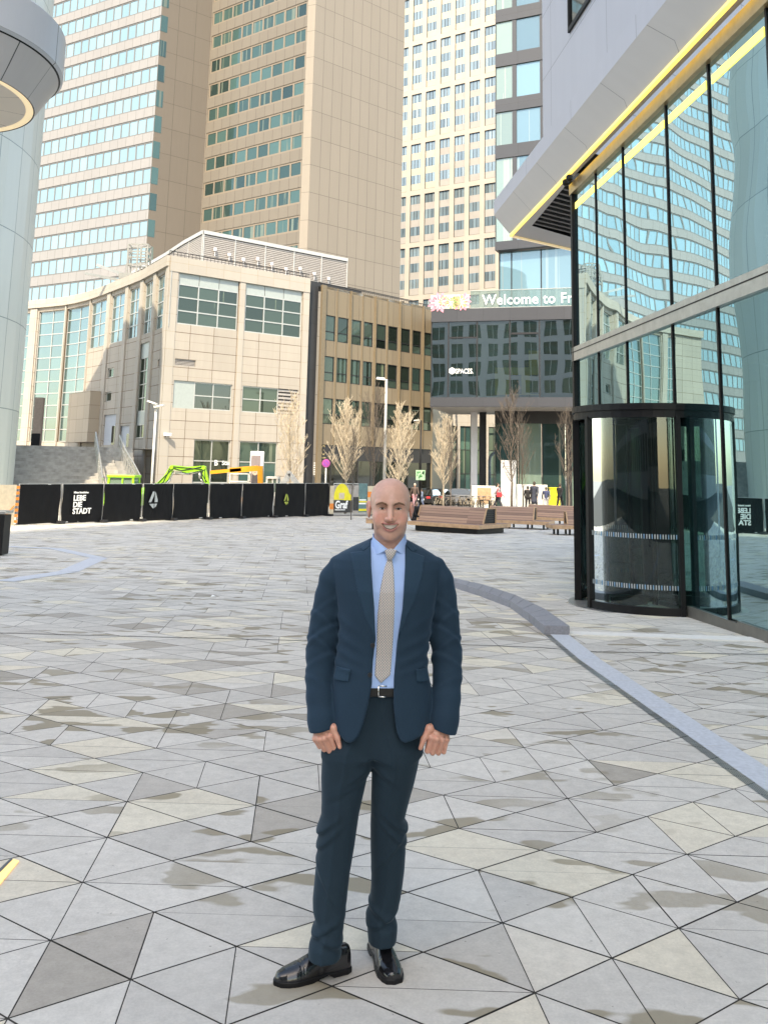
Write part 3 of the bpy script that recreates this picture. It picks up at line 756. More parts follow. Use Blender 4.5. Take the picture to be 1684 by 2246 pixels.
# ---- brown office block and the dark joint beside it
q0 = front[1] + dvf * .02
bl0 = q0; bl1 = at_y(952, 672, 79)[:2]
fb = Facade([q0, bl1])
bb = empty('brown_office_block', (q0[0], q0[1], GZF), 'brown metal-clad office block with tall narrow windows behind the bare trees', 'office building')
def cb(x, y): return cr4(x, y)
uB = [u_(fb, x, 640, cb) for x in (870, 925)]
ZBt = fb.uz(*cb(1180, 435))[1]; ZDt = fb.uz(*cb(880, 352))[1]; uD2 = u_(fb, 1180, 405, cb)
cw = [(955, 1015), (1030, 1090), (1108, 1165), (1180, 1232), (1253, 1308), (1322, 1375), (1395, 1447), (1462, 1510), (1530, 1575)]
uc = [(u_(fb, a, 640, cb), u_(fb, b, 640, cb)) for a, b in cw]
rows = []
for ya, yb in ((558, 705), (795, 940), (1037, 1187)):
    rows.append((fb.uz(*cb(985, yb))[1], fb.uz(*cb(985, ya))[1]))
zsh = fb.uz(*cb(985, 1305))[1]
hb = [[a, b, z0, z1] for a, b in uc for z0, z1 in rows]
shop = [uc[0][0] - .4, fb.L - .1, GZF + .1, zsh]
mb = MB(); fb.wall(mb, GZF, ZBt, hb + [shop], .10, u0=uB[1]); mb.build('wall', M['bronze'], bb)
mb = MB(); fb.wall(mb, GZF, ZDt, (), 0, u0=0, u1=uB[1], d=-.3); fb.block(mb, uB[1], uD2, ZBt, ZDt, -2, -.3); mb.build('wall', M['dark_clad'], bb)
for h in hb: fb.window(bb, *h, 1, 1, M['g_dark'], M['dark_frame'], d=-.08, fw=.06, zsplit=[h[2], h[2] + (h[3] - h[2]) * .36, h[3]])
mb = MB()
for k in range(len(uc)):
    um = (uc[k][1] + uc[k + 1][0]) / 2 if k + 1 < len(uc) else None
    if um: fb.block(mb, um - .045, um + .045, zsh, ZBt, .003, .17 if k % 2 else .06)
fb.block(mb, uB[1], uc[0][0] - .1, GZF, ZBt + .03, .003, .2)
mb.build('fin', M['bronze_plain'], bb)
mb = MB(); fb.pane(mb, *shop, -.095, 0)
for k in range(9): u = shop[0] + (shop[1] - shop[0]) * k / 9; fb.block(mb, u, u + .07, shop[2], shop[3], -.09, -.05, 1)
fb.block(mb, shop[0], shop[1], zsh - 1.2, zsh - .02, -.088, -.04, 1)
mb.build('shopfront', [M['g_black'], M['dark_clad']], bb)
M['tan_sign'] = plain('tan_emblem', (.42, .32, .16), .5)
mb = MB()      # emblem: an oval leaf over a small line of lettering
p = fb.uz(*cb(948, 1335)); c = Vector(fb.P(p[0], p[1], -.03)); ux = Vector(fb.P(p[0] + 1, p[1], -.1)) - c
for r0, r1 in ((.22, .30), (0, .05)):
    for k in range(20):
        a0, a1 = 2 * math.pi * k / 20, 2 * math.pi * (k + 1) / 20
        mb.face([c + ux * math.cos(a) * r * .8 + Vector((0, 0, math.sin(a) * r * 1.35)) for a, r in ((a0, r0), (a0, r1), (a1, r1), (a1, r0))])
for k in range(13): mb.bar(c + ux * (-.62 + k * .1) - Vector((0, 0, .6)), c + ux * (-.55 + k * .1) - Vector((0, 0, .6)), .02, .11)
mb.build('emblem', M['tan_sign'], bb)
mb = MB(); p = fb.uz(*cb(893, 1410))
for k in range(6): a = fb.P(p[0], p[1] - k * .17, -.03); b = fb.P(p[0] + .55 - .15 * (k % 3), p[1] - k * .17, -.03); mb.bar(a, b, .02, .09)
mb.build('notice', M['white_print'], bb)
mb = MB(); mb.prism([tuple(fb.P(uB[1], 0)[:2]), tuple(fb.P(fb.L, 0)[:2]), (bl1[0] + 2, bl1[1] + 14), (q0[0] + 2, q0[1] + 16)], ZBt - .2, ZBt - .02); mb.build('roof', M['roof_metal'], bb)
mb = MB()
for k in range(60): a = fb.P(uB[1] + .2 + (fb.L - uB[1] - .3) * k / 60, ZBt, -.3); mb.bar(a, (a[0], a[1], a[2] + .3), .04)
mb.bar(fb.P(uB[1], ZBt + .3, -.3), fb.P(fb.L, ZBt + .3, -.3), .05); mb.bar(fb.P(uD2, ZBt + 1.0, -2.5), fb.P(fb.L, ZBt + 1.0, -2.5), .06)
mb.build('railing', M['dark_frame'], bb)
# right flank of the brown block towards the street
fbe = Facade([bl1, bl1 + np.array([3.0, 16])]); mb = MB(); fbe.wall(mb, GZF, ZBt); mb.build('wall', M['bronze'], bb)

# ---- projecting glass box and the glazed building above it
def c5(x, y): return (850 + x * .32561, 480 + y * .32561)
s0 = at_y(*c5(291, 950), 74.0)[:2]; s1 = at_y(*c5(1262, 950), 71.0)[:2]; s1x = s1 + (s1 - s0) * .9
fs = Facade([s0, s1x])
sb = empty('glass_box_building', (s0[0], s0[1], GZF), 'dark framed glass building whose upper storey juts out over the street', 'glass building')
z_b0 = fs.uz(*c5(700, 1266))[1]; z_b1 = fs.uz(*c5(700, 1203))[1]; z_t0 = fs.uz(*c5(600, 690))[1]; z_t1 = fs.uz(*c5(600, 603))[1]
mb = MB(); fs.block(mb, 0, fs.L, z_b0, z_b1, -3, .12); mb.build('lower_band', M['charcoal'], sb)
mb = MB(); fs.block(mb, 0, fs.L, z_t0, z_t1, -3, .06); fs.block(mb, 0, fs.L, z_t0, z_t0 + .35, .062, .14); mb.build('upper_band', M['charcoal'], sb)
um = [0.02] + [u_(fs, x, 950, c5) for x in (408, 601, 822, 1022, 1246)]
st_ = um[-1] - um[-2]
while um[-1] + st_ < fs.L: um.append(um[-1] + st_)
for a, b in zip(um, um[1:]):
    mb = MB(); fs.pane(mb, a + .05, b - .05, z_b1, z_t0, -.05, 0, random.random() * 9)
    if abs(a - um[3]) < .1: fs.block(mb, a + .1, b - .1, fs.uz(*c5(900, 778))[1], fs.uz(*c5(900, 765))[1], -.045, .02, 1)
    if abs(a - um[1]) < .1: fs.block(mb, a + .06, b - .06, fs.uz(*c5(500, 805))[1], fs.uz(*c5(500, 795))[1], -.045, .0, 1)
    o = mb.build('glass_pane', [M['g_spaces'], M['dark_frame']], sb)
    mb = MB(); fs.block(mb, b - .05, b + .05, z_b1, z_t0, -.1, .05); mb.build('mullion', M['dark_frame'], sb)
mb = MB(); fs.block(mb, 0, .07, z_b1, z_t0, -3, .05); mb.build('mullion', M['dark_frame'], sb)
fside = Facade([s0 + np.array([.6, 9]), s0 + np.array([0, .02])]); mb = MB(); fside.pane(mb, 0, fside.L - 3.0, z_b1, z_t0, -.05, 0, 1.0); fside.pane(mb, 0, fside.L, z_t0, z_t1, -.02, 1); fside.pane(mb, 0, fside.L, z_b0, z_b1, -.02, 1); mb.build('side_glazing', [M['g_spaces'], M['charcoal']], sb)
mb = MB(); fs.pane(mb, 0, fs.L, z_b1, z_t0, -3.2, 0); fs.block(mb, 0, fs.L, z_t0 - .25, z_t0, -3.2, -.2, 0); fs.block(mb, 0, fs.L, z_b1, z_b1 + .1, -3.2, -.2, 0); mb.build('interior', M['interior'], sb)
M['yellow_wall'] = plain('yellow_painted_wall', (.70, .50, .06), .6, var=.1, scale=1)
mb = MB(); ya, yb = fs.uz(*c5(705, 1140)), fs.uz(*c5(1012, 985)); fs.block(mb, ya[0], yb[0], z_b1 + .35, yb[1], -1.7, -1.5); fs.block(mb, yb[0] - .9, yb[0], yb[1], yb[1] + 1.4, -1.7, -1.5)
for k in range(3): fs.block(mb, ya[0] + 1.2 + k * 1.7, ya[0] + 2.2 + k * 1.7, z_b1 + .4, z_b1 + 2.0, -1.498, -1.46, 1)
mb.build('inner_wall', [M['yellow_wall'], M['g_black']], sb)
# lettering behind the glass
p = fs.uz(*c5(455, 1042)); o_ = fs.P(p[0], p[1], -.02); ux = Vector(fs.P(p[0] + 1, p[1], -.02)) - Vector(o_)
mb = MB(); put_text(mb, 'SPACES.', .58, o_, ux, bold=.006, sx=.74)
c = Vector(fs.P(fs.uz(*c5(433, 1030))[0], p[1] + .23, -.02))
mb.mesh([c + ux * .3 * math.cos(R(60 * k + 30)) + Vector((0, 0, .3 * math.sin(R(60 * k + 30)))) for k in range(6)], [(0, 1, 2, 3, 4, 5)])
mb.build('lettering', M['white_print'], sb)
# terrace, banner and balustrade
ZT = z_t1
mb = MB(); fs.block(mb, 0, fs.L, ZT - .02, ZT + .04, -9, .0); mb.build('terrace', M['roof_metal'], sb)
ba, bz1 = fs.uz(*c5(293, 530)); bb_, _ = fs.uz(*c5(548, 560)); bz1 = fs.uz(*c5(400, 515))[1]
M['banner'] = plain('white_banner_cloth', (.82, .80, .74), .8, var=.03)
M['pink'] = plain('pink_print', (.62, .26, .33), .7, var=.25, scale=4); M['yellow_print'] = plain('yellow_print', (.66, .56, .22), .7, var=.2, scale=4); M['green_print'] = plain('green_print', (.22, .34, .12), .7, var=.2, scale=4)
t = empty('banner', fs.P(ba, ZT, .1), 'white welcome banner printed with pink and yellow flowers along the terrace edge', 'banner')
mb = MB(); fs.block(mb, ba, bb_, ZT + .05, bz1, .06, .1); mb.build('cloth', M['banner'], t)
mb = MB()
def flower(u, z, r, mi, n_=11):
    c = Vector(fs.P(u, z, .106)); ux_ = (Vector(fs.P(u + 1, z, .106)) - c)
    for k in range(n_):
        a = 2 * math.pi * k / n_; w_ = math.pi / n_ * .8
        rr = r * (.8 + .3 * random.random())
        mb.face([c + ux_ * rr_ * math.cos(aa) + Vector((0, 0, rr_ * math.sin(aa))) for aa, rr_ in ((a, r * .22), (a - w_, rr * .75), (a, rr), (a + w_, rr * .75))], mi)
for (x, y, r, mi) in ((345, 572, .95, 0), (380, 545, .5, 1), (330, 590, .5, 0), (430, 575, .55, 2), (455, 560, .45, 1), (510, 560, .85, 0), (470, 590, .4, 2), (600, 560, .7, 1)):
    u, z = fs.uz(*c5(x, y)); flower(min(u, bb_ - .6) if x < 560 else bb_ - .8, min(max(z, ZT + .55), bz1 - .5), r, mi)
mb.build('flower_print', [M['pink'], M['yellow_print'], M['green_print']], t)
t2 = empty('welcome_lettering', fs.P(bb_, ZT, 0), 'white welcome lettering standing along the glass balustrade of the terrace', 'lettering')
mb = MB(); o_ = fs.P(bb_ + 1.1, ZT + .28, .02); put_text(mb, 'Welcome to Frankfurt', 1.22, o_, ux, bold=.012, sx=.92, spacing=1.05); mb.build('letters', M['white_print'], t2)
mb = MB(); fs.pane(mb, bb_ + .1, fs.L, ZT + .05, ZT + 1.5, -.1, 0, 2.0); fs.block(mb, bb_, fs.L, ZT + 1.5, ZT + 1.55, -.12, -.07, 1)
mb.build('balustrade', [glass_win('clear_balustrade', (.20, .25, .25), .12, .02, thin=.55), M['alu']], sb)
# recessed storeys above
r0 = at_y(*c5(748, 380), 80)[:2]; r1 = at_y(*c5(1262, 380), 77)[:2]; r1x = r1 + (r1 - r0) * 1.5
fr_ = Facade([r0, r1x]); zr1 = fr_.uz(*c5(900, 215))[1]
ur = [0] + [u_(fr_, x, 400, c5) for x in (833, 1032, 1245)]; stp = ur[-1] - ur[-2]
while ur[-1] + stp < fr_.L: ur.append(ur[-1] + stp)
for a, b in zip(ur, ur[1:]):
    mb = MB(); fr_.pane(mb, a + .03, b - .03, ZT, zr1, -.05, 0, random.random() * 9); fr_.block(mb, b - .04, b + .04, ZT, zr1, -.06, .03, 1); mb.build('glass_pane', [M['g_blue'], M['dark_frame']], sb)
mb = MB(); fr_.block(mb, 0, .1, ZT, zr1, -6, .03); mb.build('mullion', M['dark_frame'], sb)
def c2(x, y): return (600 + x * .42194, y * .42194)
v0 = at_y(*c5(724, 170), 79.5)[:2]; v1 = at_y(*c5(1250, 170), 76.5)[:2]; v1 = v1 + (v1 - v0) * 1.5
fv = Facade([v0, v1]); zsl1 = fv.uz(*c5(800, 150))[1]; zsl0 = fv.uz(*c5(800, 208))[1]
ua, ub, uc2 = u_(fv, 1240, 650, c2), u_(fv, 1262, 650, c2), u_(fv, 1385, 650, c2)
zs2 = fv.uz(*c2(1200, 790))[1]; per = fv.uz(*c2(1200, 550))[1] - zs2
bands = [(zsl0, zsl1)] + [(zs2 + per * k - per * .13, zs2 + per * k + per * .15) for k in range(0, 7)]
for z0, z1 in bands: mb = MB(); fv.block(mb, 0, fv.L, z0, z1, -8, .1); mb.build('floor_band', M['charcoal'], sb)
for (a, z0), (b, z1) in zip([(x[1], x[0]) for x in bands], [(x[0], x[1]) for x in bands[1:]]):
    for q_, (u0, u1) in enumerate(((.05, ua), (ub, uc2), (uc2 + .3, uc2 * 2), (uc2 * 2 + .3, fv.L))):
        mb = MB(); fv.pane(mb, u0, u1, a, b, -.05, 0, random.random() * 9); mb.build('glass_pane', M['g_blue' if q_ else 'g_tall'], sb)
zt_ = bands[-1][1]
mb = MB(); fv.block(mb, ua, ub, zsl1, zt_, -.2, .04); fv.block(mb, uc2, uc2 + .3, zsl1, zt_, -.2, .04); fv.block(mb, -.0, .06, zsl1, zt_, -8, .04); mb.build('mullion', M['charcoal'], sb)
# street level below the jutting storey
zg = z_b0
fl = Facade([s0 + np.array([.2, 8.5]), s0 + np.array([8.6, 8.0])])
fl2 = Facade([at_y(*c5(722, 1500), 77)[:2], at_y(*c5(1262, 1500), 74.5)[:2] + np.array([9, -1.5])])
mb = MB(); fl2.block(mb, 0, fl2.L, zg - 1.1, zg, -.5, .1); mb.build('lower_band', M['dark_clad'], sb)
n_ = 8
for k in range(n_):
    a, b = fl2.L * k / n_, fl2.L * (k + 1) / n_
    mb = MB(); fl2.pane(mb, a + .04, b - .04, GZF, zg - 1.1, -.05, 0, random.random() * 9)
    fl2.block(mb, a - .0, a + (.5 if k in (3, 5) else .08), GZF, zg - 1.1, -.04, .05, 1); mb.build('glass_pane', [M['g_tall'] if k % 2 else M['g_teal'], M['dark_frame']], sb)
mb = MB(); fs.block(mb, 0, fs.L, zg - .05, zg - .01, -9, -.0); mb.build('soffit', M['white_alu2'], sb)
for x in (580, 640):
    p_ = at_y(*c5(x, 1500), 79)[:2]; mb = MB(); mb.box((p_[0], p_[1], (GZF + zg) / 2), (.55, .55, zg - GZF)); mb.build('column', M['white_alu'] if x == 580 else M['dark_frame'], sb)
# street front beyond, seen between the brown block and the glass box
e0_, e1_ = at_y(*c5(180, 1400), 96)[:2], at_y(*c5(760, 1400), 98)[:2]
fe = Facade([e0_, e1_]); sfb = empty('street_front', (e0_[0], e0_[1], GZF), 'plain building front with tall glazing at the end of the side street', 'building front')
mb = MB(); hs_ = [[fe.L * k / 6 + .25, fe.L * (k + 1) / 6 - .1, GZF + .2, 6.8] for k in range(6)]; fe.wall(mb, GZF, 12, hs_, .2); mb.build('wall', M['stone_wing'], sfb)
for h in hs_: fe.window(sfb, *h, 2, 3, M['g_teal'], M['dark_frame'], d=-.15, fw=.08)
# ================================================================== glass-fronted building with the revolving door (right)
FA, FB_ = np.array([4.17, 19.2]), np.array([4.17 + .1 * 33.2, -14.0])
fR = Facade([FA, FB_]); dR = (FB_ - FA) / np.linalg.norm(FB_ - FA); nR = np.array(fR.nrm(0))
rb = empty('glass_corner_building', (FA[0], FA[1], 0), 'white and glass office building on the right, overhang edged by a yellow light strip', 'office building')
ZS0 = -.02; ZB0, ZB1, ZG0, ZG1, ZSO = 4.26, 4.56, 8.02, 8.26, 8.40
um = [u_(fR, x, y, lambda a, b: (a, b)) for x, y in ((1304, 400), (1363, 330), (1457, 230), (1550, 150), (1677, 20))]
um = [0.0] + um; st_ = 1.72
while um[-1] + st_ < fR.L: um.append(um[-1] + st_)
bz = lambda u: gz(FA[1] + dR[1] * u)
DRC = np.array([4.57, 15.2]); DRR = 1.25; uD = float((DRC - FA) @ dR); DRH = 2.86
for i, (a, b) in enumerate(zip(um, um[1:])):
    mb = MB(); zb_ = bz(b) + .13
    inside = uD - DRR - .05 < (a + b) / 2 < uD + DRR + .05
    z_low = DRH + .12 if (uD - DRR < (a + b) / 2 < uD + DRR) else zb_
    fR.pane(mb, a + .03, b - .03, z_low, ZB0, -.018, 0, i * 1.3); mb.build('lower_pane', M['g_right_low'], rb)
    mb = MB(); fR.pane(mb, a + .03, b - .03, ZB1, ZG0, -.018, 0, i * 1.3 + .7); mb.build('upper_pane', M['g_right'], rb)
    mb = MB()
    if i: fR.block(mb, a - .022, a + .022, ZB1, ZG0, -.05, .004, 0); fR.block(mb, a - .022, a + .022, z_low if abs(a - uD) < DRR * .8 else bz(a), ZB0, -.05, .004, 0)
    else: fR.block(mb, -.06, .05, bz(0), ZG1, -.12, .05, 0)
    mb.build('mullion', M['black_metal'], rb)
mb = MB(); fR.block(mb, -.08, fR.L, ZB0, ZB1, -.12, .05); fR.block(mb, -.08, fR.L, ZB0 + .18, ZB0 + .2, .052, .056, 1)
mb.build('transom_band', [M['steel'], M['black_metal']], rb)
mb = MB(); fR.block(mb, -.08, fR.L, ZG0, ZG1, -.12, .07); mb.build('head_frame', M['gold'], rb)
for a, b in ((0, uD - DRR), (uD + DRR, fR.L)):
    mb = MB(); n_ = max(1, int((b - a) / 1.5))
    for k in range(n_):
        p, q = a + (b - a) * k / n_, a + (b - a) * (k + 1) / n_; zz = bz(q)
        fR.block(mb, p, q, zz - .3, zz + .13, -.12, .03)
    mb.build('base_sill', M['sill'], rb)
# reflection of the cove light as a bar just under the head frame
mb = MB(); fR.block(mb, .15, fR.L, ZG0 - .42, ZG0 - .36, -.014, -.01)
# end wall of glass, turning the corner
fRe = Facade([FA + np.array([9, 1.4]), FA + np.array([.05, .02])])
mb = MB(); fRe.pane(mb, 0, fRe.L, -.4, ZSO, -.05, 0, 2.0); mb.build('end_glazing', M['g_right'], rb)
# overhanging white storey
def off(u, o): p = FA + dR * u + nR * o; return (float(p[0]), float(p[1]))
tip = at_z(1119, 515, ZSO)[:2]; uT = float((tip - FA) @ dR); oT = float((tip - FA) @ nR)
led2 = at_z(1262, 548, ZSO)[:2]
nose = at_z(1083, 472, 9.2)[:2]; uN = float((nose - FA) @ dR); oN = float((nose - FA) @ nR)
d2 = (led2 - tip) / np.linalg.norm(led2 - tip)
LEND = fR.L
tipE = tip + d2 * 9
oE_ = oT; oW = oN
ZF0, ZF1, ZTOP = 9.2, 9.62, 30.0
uWall = float((on_plane(1190, 252, (*off(0, oW), 0), (*nR, 0))[:2] - FA) @ dR)
noseE = nose + d2 * 9.5
A0, A1_ = (tip[0], tip[1], ZSO), (*off(LEND, oE_), ZSO)
B0, B1_ = (nose[0], nose[1], ZF0), (*off(LEND, oW), ZF0)
mb = MB()
def quad(mb, a, b, c, d, mi=0):
    uL = (Vector(b) - Vector(a)).length; vL = (Vector(d) - Vector(a)).length
    mb.face([a, b, c, d], mi, [(0, 0), (uL, 0), (uL, vL), (0, vL)])
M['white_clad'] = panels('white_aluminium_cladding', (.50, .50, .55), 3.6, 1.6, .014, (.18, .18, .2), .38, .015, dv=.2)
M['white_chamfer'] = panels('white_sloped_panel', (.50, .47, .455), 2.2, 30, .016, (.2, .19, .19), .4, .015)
B0t, B1t = (*B0[:2], ZF1), (*B1_[:2], ZF1)
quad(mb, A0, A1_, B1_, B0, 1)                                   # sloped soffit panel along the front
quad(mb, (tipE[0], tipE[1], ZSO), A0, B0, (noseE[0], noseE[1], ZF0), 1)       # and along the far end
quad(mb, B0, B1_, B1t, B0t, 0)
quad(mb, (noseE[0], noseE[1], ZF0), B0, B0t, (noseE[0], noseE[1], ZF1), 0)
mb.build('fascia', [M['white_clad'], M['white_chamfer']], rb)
mb = MB()
W0 = off(uWall, oW)
mb.face([(*W0, ZF1), (*off(LEND, oW), ZF1), (*off(LEND, oW), ZTOP), (*W0, ZTOP)], 0, [(uWall, ZF1), (LEND, ZF1), (LEND, ZTOP), (uWall, ZTOP)])
Wb = np.array(W0) + d2 * 12
mb.face([(*Wb, ZF1), (*W0, ZF1), (*W0, ZTOP), (*Wb, ZTOP)], 0, [(0, ZF1), (12, ZF1), (12, ZTOP), (0, ZTOP)])
bk = np.array(off(LEND, -14)); bk2 = np.array(off(uWall, -14))
mb.face([(*Wb, ZTOP), (*W0, ZTOP), (*off(LEND, oW), ZTOP), (*bk, ZTOP)])
mb.face([(*B0[:2], ZF1), (*W0, ZF1), (*Wb, ZF1), (noseE[0], noseE[1], ZF1)])
mb.build('upper_wall', M['white_clad'], rb)
# window in the white wall
fW = Facade([off(uWall, oW), off(LEND, oW)])
wa = fW.uz(1251, 70); wb = fW.uz(1281, 15)
mb = MB(); u0w, u1w = min(wa[0], wb[0]), max(wa[0], wb[0])
fW.pane(mb, u0w, u0w + 4.5, wa[1] + .1, wa[1] + 2.6, .006, 0, 1.0)
for q in ((u0w - .06, u0w, wa[1], wa[1] + 2.7), (u0w, u0w + 4.5, wa[1], wa[1] + .1), (u0w, u0w + 4.5, wa[1] + 2.6, wa[1] + 2.7), (u0w + 4.5, u0w + 4.56, wa[1], wa[1] + 2.7)): fW.block(mb, *q, .003, .05, 1)
mb.build('window', [M['g_black'], M['black_metal']], rb)
# soffit with a dark louvred field at the far end
inT = tip + (dR * .75 - nR * .35) ; 
mb = MB()
p_a, p_b = off(uT + .0, oE_), off(LEND, oE_); p_c, p_d = off(LEND, .0), off(.9, .0)
ins = tip + dR * 1.0 - nR * .34
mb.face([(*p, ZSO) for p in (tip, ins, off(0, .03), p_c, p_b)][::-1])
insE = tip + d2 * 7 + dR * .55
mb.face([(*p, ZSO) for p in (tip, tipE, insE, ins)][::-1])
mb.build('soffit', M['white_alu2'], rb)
mb = MB(); mb.face([(*p, ZSO + .3) for p in (ins, insE, off(-1, -8), off(0, 0))][::-1], 1)
insv, insEv = np.array(ins), np.array(insE)
for k in range(12):
    a = insv + (np.array(off(0, .03)) - insv) * (k + .5) / 12; mb.bar((*a, ZSO + .12), (*(a + d2 * 7), ZSO + .12), .09, .2, 0)
for q0_, q1_ in ((ins, off(0, .03)), (ins, insE)): mb.face([(*q0_, ZSO), (*q1_, ZSO), (*q1_, ZSO + .3), (*q0_, ZSO + .3)], 1)
mb.build('soffit_louvre', [plain('dark_soffit_blade', (.10, .085, .08), .5), M['black_metal']], rb)
mb = MB()
lo = Vector((*(nR * .012), 0))
mb.bar(Vector(A0) - Vector((0, 0, .03)), Vector(A1_) - Vector((0, 0, .03)), .075, .05, 0)
mb.build('light_strip', M['led'], rb)
mb = MB(); mb.bar(Vector(A0) - Vector((0, 0, .03)), Vector((tipE[0], tipE[1], ZSO - .03)), .07, .05, 0); mb.build('light_strip', M['led_soft'], rb)
for px, py in ((1240, 402), (1248, 392)):
    mb = MB(); c = at_z(px, py, ZSO - .14); mb.tube([(c[0], c[1], ZSO), (c[0], c[1], ZSO - .1)], .05, 10); mb.tube([(c[0], c[1], ZSO - .08), (c[0], c[1], ZSO - .16), (c[0], c[1], ZSO - .2)], [.075, .075, .03], 12)
    mb.build('security_camera', M['black_metal'], rb)
# rooms behind the glass
mb = MB()
mb.face([(*off(.1, -6.5), -.5), (*off(LEND, -6.5), -.5), (*off(LEND, -6.5), 8.3), (*off(.1, -6.5), 8.3)], 0)
mb.face([(*off(.1, -.15), 8.2), (*off(LEND, -.15), 8.2), (*off(LEND, -6.5), 8.2), (*off(.1, -6.5), 8.2)], 0)
mb.face([(*off(.1, -.15), 4.4), (*off(LEND, -.15), 4.4), (*off(LEND, -6.5), 4.4), (*off(.1, -6.5), 4.4)], 0)
mb.build('interior', M['interior'], rb)
mb = MB(); n_ = 12
for k in range(n_):
    a, b = .1 + (LEND - .1) * k / n_, .1 + (LEND - .1) * (k + 1) / n_
    mb.face([(*off(a, -.12), bz(a) + .01), (*off(a, -6.5), bz(a) + .01), (*off(b, -6.5), bz(b) + .01), (*off(b, -.12), bz(b) + .01)], 0)
mb.build('interior_floor', M['int_floor'], rb)
# glowing bars standing in for the cove reflection at the head of the glass
for i, (a, b) in enumerate(zip(um[:6], um[1:7])):
    mb = MB(); fR.block(mb, a + .10, b - .08, ZG0 - .36, ZG0 - .22, -.014, -.008); mb.build('cove_reflection', M['led'], rb)

# ---- revolving door
rd = empty('revolving_door', (DRC[0], DRC[1], gz(DRC[1])), 'black framed glass revolving door drum set into the glass front', 'revolving door')
gz0 = gz(DRC[1])
def arc(a0, a1, r, n): return [(DRC[0] + r * math.cos(a0 + (a1 - a0) * k / n), DRC[1] + r * math.sin(a0 + (a1 - a0) * k / n)) for k in range(n + 1)]
def ring(mb, a0, a1, r0, r1, z0, z1, n=40, mi=0):
    i, o = arc(a0, a1, r0, n), arc(a0, a1, r1, n)
    for k in range(n): mb.hexa([(*i[k], z0), (*o[k], z0), (*o[k + 1], z0), (*i[k + 1], z0)], [(*i[k], z1), (*o[k], z1), (*o[k + 1], z1), (*i[k + 1], z1)], mi)
mb = MB(); ring(mb, 0, 2 * math.pi, 0.001, DRR + .06, DRH, DRH + .10, 48); ring(mb, 0, 2 * math.pi, DRR - .05, DRR + .03, DRH - .12, DRH - .002, 48); mb.build('canopy', M['black_metal'], rd)
mb = MB(); ring(mb, 0, 2 * math.pi, .9, DRR + .16, gz0 + .0, gz0 + .018, 48); mb.build('floor_ring', M['steel'], rd)
angF = math.atan2(nR[1], nR[0])        # towards the plaza
# curved screens left and right of the opening
scr = [(angF + R(16), angF + R(86)), (angF - R(86), angF - R(24)), (angF + R(118), angF + R(150)), (angF - R(150), angF - R(118))]
for a0, a1 in scr:
    mb = MB(); p = arc(a0, a1, DRR, 16)
    for k in range(16): mb.face([(*p[k + 1], gz0 + .14), (*p[k], gz0 + .14), (*p[k], DRH - .1), (*p[k + 1], DRH - .1)], 0, None, 1.0)
    o = mb.build('curved_glass', M['g_door'], rd, smooth=True, weld=True)
    mb = MB(); ring(mb, a0, a1, DRR - .035, DRR + .035, gz0 + .02, gz0 + .14, 16)
    for a in (a0, a1):
        q = (DRC[0] + DRR * math.cos(a), DRC[1] + DRR * math.sin(a)); mb.box((q[0], q[1], (gz0 + DRH) / 2 - .04), (.11, .07, DRH - gz0 - .1), rz=a)
    mb.build('frame', M['black_metal'], rd)
    # white-blue manifestation marks on the glass
    mb = MB()
    for zz in (gz0 + 1.16, gz0 + .40):
        nn = int((a1 - a0) / .032)
        for k in range(nn):
            aa = a0 + (a1 - a0) * (k + .25) / nn; ab = aa + .014; rr = DRR + .006
            c0, c1 = (DRC[0] + rr * math.cos(aa), DRC[1] + rr * math.sin(aa)), (DRC[0] + rr * math.cos(ab), DRC[1] + rr * math.sin(ab))
            mb.face([(*c1, zz), (*c0, zz), (*c0, zz + .07), (*c1, zz + .07)], k % 3 == 0)
    mb.build('glass_marking', [plain('white_film', (.40, .45, .46), .6), plain('blue_film', (.16, .32, .48), .6)] if 'white_film' not in bpy.data.materials else [bpy.data.materials['white_film'], bpy.data.materials['blue_film']], o)
mb = MB(); mb.tube([(DRC[0], DRC[1], gz0 + .02), (DRC[0], DRC[1], DRH - .05)], .05, 12); mb.build('centre_post', M['black_metal'], rd)
for k in range(3):
    a = angF + R(28 + 120 * k); d = Vector((math.cos(a), math.sin(a), 0)); c = Vector((DRC[0], DRC[1], 0)); r1 = DRR - .06
    mb = MB(); p, q = c + d * .06, c + d * r1
    mb.face([(p.x, p.y, gz0 + .08), (q.x, q.y, gz0 + .08), (q.x, q.y, DRH - .12), (p.x, p.y, DRH - .12)], 1, None, 1.0)
    for e in ((p, .22), (q, .07)):
        e2 = e[0] + (d * e[1] / 2 if e[0] is p else -d * e[1] / 2); mb.box((e2.x, e2.y, (gz0 + DRH) / 2 - .02), (e[1], .045, DRH - gz0 - .22), rz=a)
    for zz, hh in ((gz0 + .12, .16), (DRH - .16, .08)): m_ = (p + q) / 2; mb.box((m_.x, m_.y, zz), ((q - p).length - .3, .044, hh), rz=a)
    mb.build('door_wing', [M['black_metal'], M['g_door']], rd)

# ================================================================== round panel-clad tower, disc canopy and stairs on the left
cyl_r = 11.0
e_px = at_y(66, 640, 50)                      # its right-hand silhouette
dirx = e_px[:2] / np.linalg.norm(e_px[:2]); perp = np.array([-dirx[1], dirx[0]])       # towards the left
CC = e_px[:2] + perp * cyl_r
cy = empty('round_tower', (CC[0], CC[1], GZF), 'round tower clad in pale grey-green panels at the left edge, above the stairs', 'tower')
npts = 44; pts = [(CC[0] + cyl_r * math.cos(a), CC[1] + cyl_r * math.sin(a)) for a in [R(-200) + R(300) * k / npts for k in range(npts + 1)]]
fc = Facade(pts); mb = MB(); fc.wall(mb, GZF, 31.2, (), 0); mb.build('wall', M['pale_tower'], cy, smooth=False)
